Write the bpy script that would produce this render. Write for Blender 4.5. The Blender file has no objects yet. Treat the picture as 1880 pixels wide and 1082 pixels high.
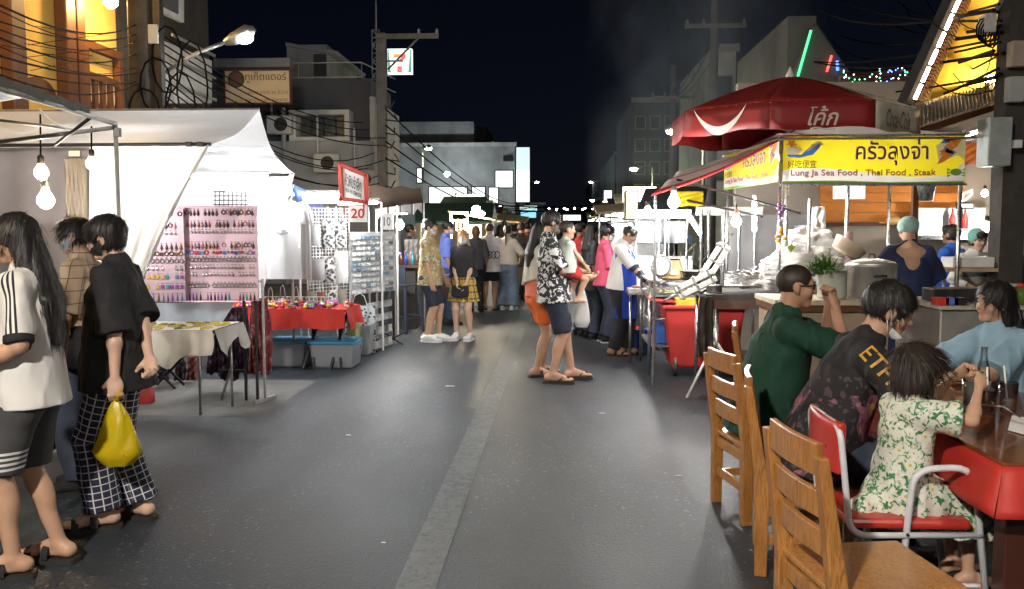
import bpy, math, random, os
import numpy as np
from mathutils import Vector, Matrix, noise as mnoise
random.seed(7); np.random.seed(7)
R = math.radians
scene = bpy.context.scene
COL = scene.collection
# ------------------------------------------------------------------ camera, sky, moon, exposure
EYE = Vector((0, 0, 1.58)); FPX = 1564.0
cd = bpy.data.cameras.new('camera'); cam = bpy.data.objects.new('camera', cd); COL.objects.link(cam)
cd.sensor_width = 36; cd.lens = 36 * FPX / 1880; cd.clip_start = .05; cd.clip_end = 600
cam.location = EYE
cam.rotation_euler = (R(90 - 4.497), 0, R(2.93))
scene.camera = cam
CR = cam.rotation_euler.to_matrix()
def ray(px, py): return CR @ Vector(((px - 940) / FPX, -(py - 541) / FPX, -1))
def at(px, py, Y):                                   # the point seen at a photo pixel, on the plane y = Y
    d = ray(px, py); return EYE + d * (Y / d.y)
def gp(px, py, z=0.0):                               # the point seen at a photo pixel, on the plane z
    d = ray(px, py); return EYE + d * ((z - EYE.z) / d.z)
world = bpy.data.worlds.new('World'); scene.world = world; world.use_nodes = True
nt = world.node_tree; nt.nodes.clear()
wo = nt.nodes.new('ShaderNodeOutputWorld'); bg = nt.nodes.new('ShaderNodeBackground'); bg2 = nt.nodes.new('ShaderNodeBackground')
sky = nt.nodes.new('ShaderNodeTexSky'); sky.sky_type = 'NISHITA'; sky.sun_disc = False
sky.sun_elevation = R(-6); sky.sun_rotation = R(40)
bg.inputs[1].default_value = 0.05; nt.links.new(sky.outputs[0], bg.inputs[0])
tc = nt.nodes.new('ShaderNodeTexCoord'); sx = nt.nodes.new('ShaderNodeSeparateXYZ'); rp = nt.nodes.new('ShaderNodeValToRGB')
nt.links.new(tc.outputs['Generated'], sx.inputs[0]); nt.links.new(sx.outputs[2], rp.inputs[0])
rp.color_ramp.elements[0].position = 0.0; rp.color_ramp.elements[0].color = (.0026, .0038, .0085, 1)
rp.color_ramp.elements[1].position = 0.55; rp.color_ramp.elements[1].color = (.0006, .0008, .0019, 1)
nt.links.new(rp.outputs[0], bg2.inputs[0]); bg2.inputs[1].default_value = 0.9
ad = nt.nodes.new('ShaderNodeAddShader'); nt.links.new(bg.outputs[0], ad.inputs[0]); nt.links.new(bg2.outputs[0], ad.inputs[1])
nt.links.new(ad.outputs[0], wo.inputs[0])
sl = bpy.data.lights.new('moon', 'SUN'); sl.energy = 0.02; sl.angle = R(.5); sl.color = (.8, .88, 1)
so = bpy.data.objects.new('moon', sl); so.rotation_euler = (R(40), 0, R(30)); COL.objects.link(so)
scene.view_settings.view_transform = 'Standard'; scene.view_settings.look = 'None'
scene.view_settings.exposure = 0.0; scene.view_settings.gamma = 1; scene.view_settings.use_curve_mapping = False
cy = scene.cycles
cy.use_denoising = True; cy.max_bounces = 7; cy.diffuse_bounces = 3; cy.glossy_bounces = 3; cy.transmission_bounces = 6
cy.transparent_max_bounces = 8; cy.volume_bounces = 0; cy.sample_clamp_indirect = 4; cy.caustics_reflective = False; cy.caustics_refractive = False
LG = 1.0                                             # one gain on every lamp
# ------------------------------------------------------------------ materials
MATS = {}
class NG:
    def __init__(s, name):
        s.m = bpy.data.materials.new(name); s.m.use_nodes = True; s.t = s.m.node_tree
        s.b = s.t.nodes['Principled BSDF']; s._tc = None
    def n(s, k, **kw):
        x = s.t.nodes.new('ShaderNode' + k)
        for a, v in kw.items(): setattr(x, a, v)
        return x
    def L(s, a, b): s.t.links.new(a, b)
    def put(s, sock, v):
        if hasattr(v, 'is_output'): s.L(v, sock)
        elif isinstance(v, (tuple, list)) and len(v) == 3 and sock.type == 'RGBA': sock.default_value = (*v, 1)
        else: sock.default_value = v
    def obj(s):
        if not s._tc: s._tc = s.n('TexCoord')
        return s._tc.outputs['Object']
    def attr(s, nm): return s.n('Attribute', attribute_name=nm).outputs['Vector']
    def sep(s, v):
        x = s.n('SeparateXYZ'); s.L(v, x.inputs[0]); return x.outputs[0], x.outputs[1], x.outputs[2]
    def mapv(s, v, scale=(1, 1, 1), loc=(0, 0, 0), rot=(0, 0, 0)):
        x = s.n('Mapping'); s.L(v, x.inputs[0]); x.inputs['Scale'].default_value = scale; x.inputs['Location'].default_value = loc; x.inputs['Rotation'].default_value = rot
        return x.outputs[0]
    def noise(s, scale, v=None, detail=3, rough=.55, dist=0):
        x = s.n('TexNoise'); s.L(v or s.obj(), x.inputs['Vector']); x.inputs['Scale'].default_value = scale; x.inputs['Detail'].default_value = detail
        x.inputs['Roughness'].default_value = rough; x.inputs['Distortion'].default_value = dist
        return x.outputs[0]
    def vor(s, scale, v=None, out='Distance', feat='F1'):
        x = s.n('TexVoronoi', feature=feat); s.L(v or s.obj(), x.inputs['Vector']); x.inputs['Scale'].default_value = scale
        return x.outputs[out]
    def ramp(s, f, stops, const=False):
        x = s.n('ValToRGB'); s.L(f, x.inputs[0]); e = x.color_ramp.elements
        if const: x.color_ramp.interpolation = 'CONSTANT'
        while len(e) < len(stops): e.new(.5)
        for i, (p, c) in enumerate(stops):
            e[i].position = p; e[i].color = (*c, 1) if isinstance(c, (tuple, list)) else (c, c, c, 1)
        return x.outputs[0]
    def math(s, op, a, b=0.0, c=0.0):
        x = s.n('Math', operation=op)
        for i, v in enumerate((a, b, c)): s.put(x.inputs[i], v)
        return x.outputs[0]
    def mix(s, f, a, b, mode='MIX'):
        x = s.n('MixRGB', blend_type=mode); s.put(x.inputs[0], f); s.put(x.inputs[1], a); s.put(x.inputs[2], b); return x.outputs[0]
    def bump(s, h, st=.3, d=.01):
        x = s.n('Bump'); s.put(x.inputs['Height'], h); x.inputs['Strength'].default_value = st; x.inputs['Distance'].default_value = d
        s.L(x.outputs[0], s.b.inputs['Normal'])
    def set(s, **kw):
        for k, v in kw.items(): s.put(s.b.inputs[k.replace('_', ' ')], v)
        return s
def M(name, col=(.5, .5, .5), rough=.6, metal=0.0, var=.18, scale=6.0, bump=.0, bscale=60, dirt=0.0, **kw):
    if name in MATS: return MATS[name]
    g = NG(name)
    lo = tuple(c * (1 - var) for c in col); hi = tuple(min(1, c * (1 + var)) for c in col)
    n1 = g.noise(scale, detail=4)
    c = g.ramp(n1, [(.3, lo), (.7, hi)])
    if dirt:
        n2 = g.noise(scale * .45, g.mapv(g.obj(), (1, 1, .35)), detail=6, rough=.65)
        c = g.mix(g.ramp(n2, [(.48, 0.0), (.68, dirt)]), c, tuple(x * .35 for x in col))
    g.set(Base_Color=c, Metallic=metal)
    g.set(Roughness=g.ramp(g.noise(scale * 2.3, detail=2), [(.3, max(0, rough - .08)), (.7, min(1, rough + .08))]))
    if bump: g.bump(g.noise(bscale, detail=3), bump, .01)
    for k, v in kw.items(): g.put(g.b.inputs[k.replace('_', ' ')], v)
    MATS[name] = g.m; return g.m
def E(name, col, strength):
    if name in MATS: return MATS[name]
    g = NG(name); g.set(Base_Color=(.8, .8, .8), Emission_Color=col, Emission_Strength=strength * LG); MATS[name] = g.m; return g.m
def thin(name, col, trans, rough=.5, var=.06):           # thin sheet that passes light: tarp, curtain, bag
    if name in MATS: return MATS[name]
    g = NG(name); out = g.t.nodes['Material Output']
    c = g.ramp(g.noise(2.5, detail=5), [(.3, tuple(x * (1 - var) for x in col)), (.7, col)])
    g.set(Base_Color=c, Roughness=rough); g.bump(g.noise(5, g.mapv(g.obj(), (1, 1, .5)), detail=4, dist=1.2), .25, .05)
    tr = g.n('BsdfTranslucent'); g.L(c, tr.inputs[0]); mx = g.n('MixShader'); mx.inputs[0].default_value = trans
    g.L(g.b.outputs[0], mx.inputs[1]); g.L(tr.outputs[0], mx.inputs[2]); g.L(mx.outputs[0], out.inputs[0])
    MATS[name] = g.m; return g.m
# ------------------------------------------------------------------ objects
RM = {}
def tag(o, label=None, cat=None, group=None, kind=None):
    if label: o['label'] = label
    if cat: o['category'] = cat
    if group: o['group'] = group
    if kind: o['kind'] = kind
    return o
def T(name, label, cat, loc=(0, 0, 0), rz=0, group=None, kind=None):
    o = bpy.data.objects.new(name, None); COL.objects.link(o); o.location = loc; o.rotation_euler = (0, 0, rz); o.empty_display_size = .1
    RM[o] = Matrix.Translation(Vector(loc)) @ Matrix.Rotation(rz, 4, 'Z')
    return tag(o, label, cat, group, kind)
def dup(o, loc=None, rz=None, label=None, parent=None):
    c = o.copy(); COL.objects.link(c)
    if parent: c.parent = parent
    if loc is not None: c.location = loc
    if rz is not None: c.rotation_euler = (0, 0, rz)
    if label: c['label'] = label
    if parent is None: RM[c] = Matrix.Translation(c.location) @ Matrix.Rotation(c.rotation_euler.z, 4, 'Z')
    else: RM[c] = RM[parent]
    for ch in list(o.children): dup(ch, parent=c)
    return c
def V(*a): return Vector(a)
def frame(d, up=None):
    d = Vector(d).normalized(); up = Vector(up) if up else (V(0, 0, 1) if abs(d.z) < .95 else V(1, 0, 0))
    x = up.cross(d).normalized(); y = d.cross(x); return x, y, d
class B:
    def __init__(s): s.v = []; s.f = []; s.mi = []; s.m = 0
    def add(s, v, f):
        o = len(s.v); s.v += [Vector(p) for p in v]; s.f += [tuple(i + o for i in q) for q in f]; s.mi += [s.m] * len(f); return s
    def box(s, c, d, rz=0, Mx=None):
        c = Vector(c); h = Vector(d) / 2
        Q = Mx.to_3x3() if Mx is not None else Matrix.Rotation(rz, 3, 'Z')
        v = [c + Q @ V(h.x * i, h.y * j, h.z * k) for i in (-1, 1) for j in (-1, 1) for k in (-1, 1)]
        return s.add(v, [(0, 1, 3, 2), (4, 6, 7, 5), (0, 4, 5, 1), (2, 3, 7, 6), (0, 2, 6, 4), (1, 5, 7, 3)])
    def box2(s, a, b): a = Vector(a); b = Vector(b); return s.box((a + b) / 2, [abs(x) for x in (b - a)])
    def bar(s, p0, p1, w, t, up=None):
        p0 = Vector(p0); p1 = Vector(p1); x, y, d = frame(p1 - p0, up)
        return s.box((p0 + p1) / 2, (w, t, (p1 - p0).length), Mx=Matrix((x, y, d)).transposed())
    def tube(s, path, r, n=8, cap=True, closed=False):
        P = [Vector(p) for p in path]; m = len(P); rr = r if isinstance(r, (list, tuple)) else [r] * m
        vs = []; x = None
        for i in range(m):
            a = P[i - 1] if (i > 0 or closed) else P[i]; b = P[(i + 1) % m] if (i < m - 1 or closed) else P[i]
            d = (b - a).normalized() if (b - a).length > 1e-9 else V(0, 0, 1)
            if x is None: x = frame(d)[0]
            x = (x - d * x.dot(d)).normalized(); y = d.cross(x)
            for k in range(n):
                t = 2 * math.pi * k / n; vs.append(P[i] + (x * math.cos(t) + y * math.sin(t)) * rr[i])
        fs = []
        for i in range(m if closed else m - 1):
            j = (i + 1) % m
            for k in range(n): fs.append((i * n + k, i * n + (k + 1) % n, j * n + (k + 1) % n, j * n + k))
        if cap and not closed: fs += [tuple(range(n - 1, -1, -1)), tuple(range((m - 1) * n, m * n))]
        return s.add(vs, fs)
    def cyl(s, p0, p1, r0, r1=None, n=12): return s.tube([p0, p1], [r0, r0 if r1 is None else r1], n)
    def lathe(s, prof, c=(0, 0, 0), n=16, Mx=None, cap=True):
        c = Vector(c); Q = Mx.to_3x3() if Mx is not None else Matrix.Identity(3); vs = []
        for r, z in prof:
            for k in range(n): t = 2 * math.pi * k / n; vs.append(c + Q @ V(r * math.cos(t), r * math.sin(t), z))
        fs = []; m = len(prof)
        for i in range(m - 1):
            for k in range(n): fs.append((i * n + k, i * n + (k + 1) % n, (i + 1) * n + (k + 1) % n, (i + 1) * n + k))
        if cap: fs += [tuple(range(n - 1, -1, -1)), tuple(range((m - 1) * n, m * n))]
        return s.add(vs, fs)
    def sph(s, c, r, n=10, m=7):
        r = r if isinstance(r, (tuple, list, Vector)) else (r, r, r); c = Vector(c); vs = []; fs = []
        for i in range(m + 1):
            p = math.pi * i / m
            for k in range(n):
                t = 2 * math.pi * k / n; vs.append(c + V(r[0] * math.sin(p) * math.cos(t), r[1] * math.sin(p) * math.sin(t), r[2] * math.cos(p)))
        for i in range(m):
            for k in range(n): fs.append((i * n + k, (i + 1) * n + k, (i + 1) * n + (k + 1) % n, i * n + (k + 1) % n))
        return s.add(vs, fs)
    def quad(s, *p): return s.add(p, [tuple(range(len(p)))])
    def slab(s, pts, t):                               # a polygon given thickness along its normal
        P = [Vector(p) for p in pts]; n = (P[1] - P[0]).cross(P[2] - P[0]).normalized() * t; m = len(P)
        return s.add(P + [p + n for p in P], [tuple(range(m - 1, -1, -1)), tuple(range(m, 2 * m))] + [(i, (i + 1) % m, (i + 1) % m + m, i + m) for i in range(m)])
    def grid(s, nu, nv, fn):
        vs = [fn(i / nu, j / nv) for i in range(nu + 1) for j in range(nv + 1)]
        return s.add(vs, [(i * (nv + 1) + j, (i + 1) * (nv + 1) + j, (i + 1) * (nv + 1) + j + 1, i * (nv + 1) + j + 1) for i in range(nu) for j in range(nv)])
    def build(s, name, mats, parent=None, smooth=False, world=True, label=None, cat=None, group=None, kind=None, bev=0, solid=0, sub=0):
        me = bpy.data.meshes.new(name); o = bpy.data.objects.new(name, me); COL.objects.link(o)
        vs = s.v
        if parent is not None:
            o.parent = parent; RM[o] = RM[parent]
            if world: Q = RM[parent].inverted(); vs = [Q @ p for p in vs]
        elif world:
            xs = [p.x for p in vs]; ys = [p.y for p in vs]; zs = [p.z for p in vs]
            c = V((min(xs) + max(xs)) / 2, (min(ys) + max(ys)) / 2, min(zs)); o.location = c; vs = [p - c for p in vs]
            RM[o] = Matrix.Translation(c)
        else: RM[o] = Matrix.Identity(4)
        me.from_pydata([tuple(p) for p in vs], [], s.f)
        for m in (mats if isinstance(mats, (list, tuple)) else [mats]): me.materials.append(m)
        if max(s.mi, default=0): me.polygons.foreach_set('material_index', s.mi)
        if smooth: me.polygons.foreach_set('use_smooth', [True] * len(me.polygons))
        me.update()
        if solid: m = o.modifiers.new('thickness', 'SOLIDIFY'); m.thickness = solid; m.offset = 0
        if sub: m = o.modifiers.new('subdivision', 'SUBSURF'); m.levels = m.render_levels = sub
        if bev: m = o.modifiers.new('bevel', 'BEVEL'); m.width = bev; m.segments = 2; m.limit_method = 'ANGLE'; m.angle_limit = R(40)
        return tag(o, label, cat, group, kind)
FC = {}
def text(s, w=None, h=None, Mx=None, mat=None, parent=None, name='lettering', depth=.002, shear=0, align='CENTER', off=0.0, fit=True):
    key = (s, shear, off, align)
    if key not in FC:
        c = bpy.data.curves.new('lettering', 'FONT'); c.body = s; c.size = 1; c.shear = shear; c.offset = off; c.resolution_u = 3
        o = bpy.data.objects.new('lettering', c); COL.objects.link(o); bpy.context.view_layer.update()
        me = bpy.data.meshes.new_from_object(o.evaluated_get(bpy.context.evaluated_depsgraph_get()))
        FC[key] = ([v.co.copy() for v in me.vertices], [tuple(p.vertices) for p in me.polygons])
        bpy.data.objects.remove(o); bpy.data.curves.remove(c); bpy.data.meshes.remove(me)
    vs, fs = FC[key]
    x0 = min(v.x for v in vs); x1 = max(v.x for v in vs); y0 = min(v.y for v in vs); y1 = max(v.y for v in vs)
    kx = (w / (x1 - x0)) if w else None; ky = (h / (y1 - y0)) if h else None
    kx = kx or ky; ky = ky or kx; ox = (x0 + x1) / 2 if align == 'CENTER' else x0
    b = B(); b.add([Mx @ V((v.x - ox) * kx, (v.y - (y0 + y1) / 2) * ky, depth) for v in vs], fs)
    return b.build(name, mat, parent)
def facing(p, ang=0, tilt=0):        # text plane at p that faces -Y (towards the viewer), turned by ang about z
    return Matrix.Translation(Vector(p)) @ Matrix.Rotation(ang, 4, 'Z') @ Matrix.Rotation(R(90) + tilt, 4, 'X')
def catenary(a, b, sag, n=10): a = Vector(a); b = Vector(b); return [a.lerp(b, i / n) - V(0, 0, sag * 4 * (i / n) * (1 - i / n)) for i in range(n + 1)]
# ------------------------------------------------------------------ people: signed distance body, one continuous mesh
class SDF:
    def __init__(s, lo, hi, h):
        s.h = h; s.lo = np.array(lo, float); s.n = np.ceil((np.array(hi) - s.lo) / h).astype(int) + 2
        s.v = np.full(s.n, .2, np.float32); s.ax = [(s.lo[i] + h * np.arange(s.n[i])).astype(np.float32) for i in range(3)]
    def region(s, lo, hi):
        a = np.clip(np.floor((np.array(lo) - s.lo) / s.h).astype(int), 0, s.n); b = np.clip(np.ceil((np.array(hi) - s.lo) / s.h).astype(int) + 1, 0, s.n)
        return tuple(slice(a[i], b[i]) for i in range(3))
    def add(s, prim, off=0.0, k=None, sub=False):
        lo, hi, fn, kk = prim; k = kk if k is None else k; m = k + off + 3 * s.h
        sl = s.region(np.array(lo) - m, np.array(hi) + m)
        x, y, z = s.ax[0][sl[0]], s.ax[1][sl[1]], s.ax[2][sl[2]]
        if min(len(x), len(y), len(z)) == 0: return
        d = fn(x[:, None, None], y[None, :, None], z[None, None, :]).astype(np.float32) - off
        a = s.v[sl]
        if sub: d = -d; h = np.maximum(k - np.abs(a - d), 0) / k; s.v[sl] = np.maximum(a, d) + h * h * k * .25
        else: h = np.maximum(k - np.abs(a - d), 0) / max(k, 1e-6); s.v[sl] = np.minimum(a, d) - h * h * k * .25
    def cut(s, p, n):                                  # keep the side opposite to n
        p = np.array(p, float); n = np.array(n, float); n /= np.linalg.norm(n)
        d = (s.ax[0][:, None, None] - p[0]) * n[0] + (s.ax[1][None, :, None] - p[1]) * n[1] + (s.ax[2][None, None, :] - p[2]) * n[2]
        np.maximum(s.v, d.astype(np.float32), out=s.v)
    def mesh(s):
        v = s.v; S = v < 0; cn = np.zeros(s.n - 1, np.int8); nx, ny, nz = s.n - 1
        cs = [(i, j, k) for i in (0, 1) for j in (0, 1) for k in (0, 1)]
        for i, j, k in cs: cn += S[i:i + nx, j:j + ny, k:k + nz]
        I = np.argwhere((cn > 0) & (cn < 8))
        if len(I) == 0: return np.zeros((0, 3)), np.zeros((0, 4), int)
        idx = np.full(s.n - 1, -1, np.int32); idx[I[:, 0], I[:, 1], I[:, 2]] = np.arange(len(I))
        cv = [v[I[:, 0] + i, I[:, 1] + j, I[:, 2] + k] for i, j, k in cs]
        P = np.zeros((len(I), 3)); N = np.zeros(len(I))
        for a in range(8):
            for ax, st in ((0, 4), (1, 2), (2, 1)):
                if cs[a][ax] == 0:
                    b = a + st; A = cv[a]; Bv = cv[b]; cr = (A < 0) != (Bv < 0)
                    t = np.where(cr, A / np.where(cr, A - Bv, 1), 0); p = np.array(cs[a], float)[None, :].repeat(len(I), 0); p[:, ax] += t
                    P += p * cr[:, None]; N += cr
        P = s.lo + (I + P / N[:, None]) * s.h
        F = []
        for ax in range(3):
            a = np.take(S, range(0, s.n[ax] - 1), ax); b = np.take(S, range(1, s.n[ax]), ax)
            E_ = np.argwhere(a != b); o1, o2 = [(1, 2), (2, 0), (0, 1)][ax]
            E_ = E_[(E_[:, o1] > 0) & (E_[:, o2] > 0) & (E_[:, o1] < s.n[o1] - 1) & (E_[:, o2] < s.n[o2] - 1)]
            if len(E_) == 0: continue
            ins = S[E_[:, 0], E_[:, 1], E_[:, 2]]
            def cell(d1, d2): q = E_.copy(); q[:, o1] -= d1; q[:, o2] -= d2; return idx[q[:, 0], q[:, 1], q[:, 2]]
            q = np.stack([cell(1, 1), cell(0, 1), cell(0, 0), cell(1, 0)], 1)
            q[~ins] = q[~ins][:, ::-1]; F.append(q)
        return P, np.concatenate(F)
def A3(v): return np.array((v[0], v[1], v[2]), float)
def cone(p0, p1, r0, r1, k=.02, flat=False, flat0=False):
    p0 = A3(p0); p1 = A3(p1); d = p1 - p0; L = np.linalg.norm(d) + 1e-9; u = d / L; r = max(r0, r1)
    def fn(x, y, z):
        X = x - p0[0]; Y = y - p0[1]; Z = z - p0[2]; t = X * u[0] + Y * u[1] + Z * u[2]; tc = np.clip(t, 0, L)
        q = np.sqrt((X - tc * u[0]) ** 2 + (Y - tc * u[1]) ** 2 + (Z - tc * u[2]) ** 2) - (r0 + (r1 - r0) * tc / L)
        if flat: q = np.maximum(q, t - L)
        if flat0: q = np.maximum(q, -t)
        return q
    return (np.minimum(p0, p1) - r, np.maximum(p0, p1) + r, fn, k)
def ell(c, r, Q=None, k=.02):
    c = A3(c); r = A3(r); Q = np.eye(3) if Q is None else np.array(Q, float); m = r.max()   # columns of Q are the axes
    def fn(x, y, z):
        X = x - c[0]; Y = y - c[1]; Z = z - c[2]; a = [X * Q[0, i] + Y * Q[1, i] + Z * Q[2, i] for i in range(3)]
        k0 = np.sqrt((a[0] / r[0]) ** 2 + (a[1] / r[1]) ** 2 + (a[2] / r[2]) ** 2); k1 = np.sqrt((a[0] / r[0] ** 2) ** 2 + (a[1] / r[1] ** 2) ** 2 + (a[2] / r[2] ** 2) ** 2)
        return k0 * (k0 - 1) / np.maximum(k1, 1e-6)
    return (c - m, c + m, fn, k)
def econe(p0, p1, ab0, ab1, rt, k=.03, flat=False, flat0=False, pl=0, pln=0):   # elliptical section, rt: direction of the first half axis; pl folds
    p0 = A3(p0); p1 = A3(p1); d = p1 - p0; L = np.linalg.norm(d) + 1e-9; u = d / L; rt = A3(rt); e = rt - u * (rt @ u); e /= np.linalg.norm(e); f = np.cross(u, e)
    m = max(*ab0, *ab1)
    def fn(x, y, z):
        X = x - p0[0]; Y = y - p0[1]; Z = z - p0[2]; t = X * u[0] + Y * u[1] + Z * u[2]; tc = np.clip(t, 0, L); w = tc / L
        a = ab0[0] + (ab1[0] - ab0[0]) * w; b = ab0[1] + (ab1[1] - ab0[1]) * w; c = np.minimum(a, b) * .7
        ax_ = X * e[0] + Y * e[1] + Z * e[2]; bx = X * f[0] + Y * f[1] + Z * f[2]
        if pl: g = 1 + pl * w * np.sin(np.arctan2(bx, ax_) * pln + 1.3); a = a * g; b = b * g
        q = np.sqrt((ax_ / a) ** 2 + (bx / b) ** 2 + ((t - tc) / c) ** 2)
        o = (q - 1) * np.minimum(a, b)
        if flat: o = np.maximum(o, t - L)
        if flat0: o = np.maximum(o, -t)
        return o
    return (np.minimum(p0, p1) - m, np.maximum(p0, p1) + m, fn, k)
_ws = np.random.RandomState(3); _wk = _ws.normal(size=(14, 3)); _wk /= np.linalg.norm(_wk, axis=1)[:, None]; _wp = _ws.uniform(0, 6.28, 14); _wf = _ws.uniform(.6, 2.2, 14)
def wrinkle(P, freq, st=(1, 1, 1)):
    q = P * np.array(st); o = 0
    for i in range(14): o = o + np.sin((q @ _wk[i]) * freq * _wf[i] + _wp[i] + 1.5 * np.sin((q @ _wk[(i + 5) % 14]) * freq * .5)) / _wf[i]
    return o / 5
def ik(a, t, l1, l2, hint):
    d = t - a; L = d.length; mx = (l1 + l2) * .998
    if L > mx: t = a + d * (mx / L); d = t - a; L = mx
    x = (l1 * l1 - l2 * l2 + L * L) / (2 * L); h = math.sqrt(max(0, l1 * l1 - x * x)); u = d / L
    n = Vector(hint) - u * Vector(hint).dot(u); n = n.normalized() if n.length > 1e-6 else frame(u)[0]
    return a + u * x + n * h, t
def np_mesh(name, P, F, mat, parent, uv=None, smooth=True):
    me = bpy.data.meshes.new(name); n = len(P); m = len(F); k = F.shape[1]
    me.vertices.add(n); me.vertices.foreach_set('co', P.astype(np.float32).ravel()); me.loops.add(m * k); me.loops.foreach_set('vertex_index', F.astype(np.int32).ravel())
    me.polygons.add(m); me.polygons.foreach_set('loop_start', np.arange(0, m * k, k, dtype=np.int32)); me.polygons.foreach_set('loop_total', np.full(m, k, np.int32))
    me.polygons.foreach_set('use_smooth', np.full(m, smooth)); me.update(calc_edges=True)
    if uv is not None:
        a = me.attributes.new('uvw', 'FLOAT_VECTOR', 'POINT'); a.data.foreach_set('vector', uv.astype(np.float32).ravel())
    me.materials.append(mat); o = bpy.data.objects.new(name, me); COL.objects.link(o); o.parent = parent; RM[o] = RM[parent]
    return o
def skin_mat(nm, col):
    if nm in MATS: return MATS[nm]
    g = NG(nm); n = g.noise(9, detail=4)
    c = g.ramp(n, [(.3, tuple(x * .86 for x in col)), (.7, tuple(min(1, x * 1.08) for x in col))])
    _, _, w = g.sep(g.attr('uvw'))
    c = g.mix(w, c, (col[0] * .75, col[1] * .32, col[2] * .36))
    g.set(Base_Color=c, Roughness=g.ramp(g.noise(30), [(.3, .40), (.7, .58)]), Specular_IOR_Level=.4, Subsurface_Weight=.10, Subsurface_Scale=.012); g.bump(g.noise(260, detail=2), .08, .002)
    MATS[nm] = g.m; return g.m
def hair_mat(nm, col, rough=.52):
    if nm in MATS: return MATS[nm]
    g = NG(nm); v = g.mapv(g.obj(), (1, 1, .09)); n = g.noise(150, v, detail=3)
    g.set(Base_Color=g.ramp(n, [(.3, tuple(c * .6 for c in col)), (.75, tuple(c * 1.6 for c in col))]), Roughness=rough)
    g.bump(n, .35, .004); MATS[nm] = g.m; return g.m
SKIN = [skin_mat('skin_a', (.50, .30, .20)), skin_mat('skin_b', (.40, .225, .145)), skin_mat('skin_c', (.30, .155, .095)), skin_mat('skin_d', (.58, .38, .28))]
HB = hair_mat('hair_black', (.010, .009, .009)); HD = hair_mat('hair_dark_brown', (.022, .014, .010)); HL = hair_mat('hair_blond', (.34, .20, .085), .45)
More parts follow.
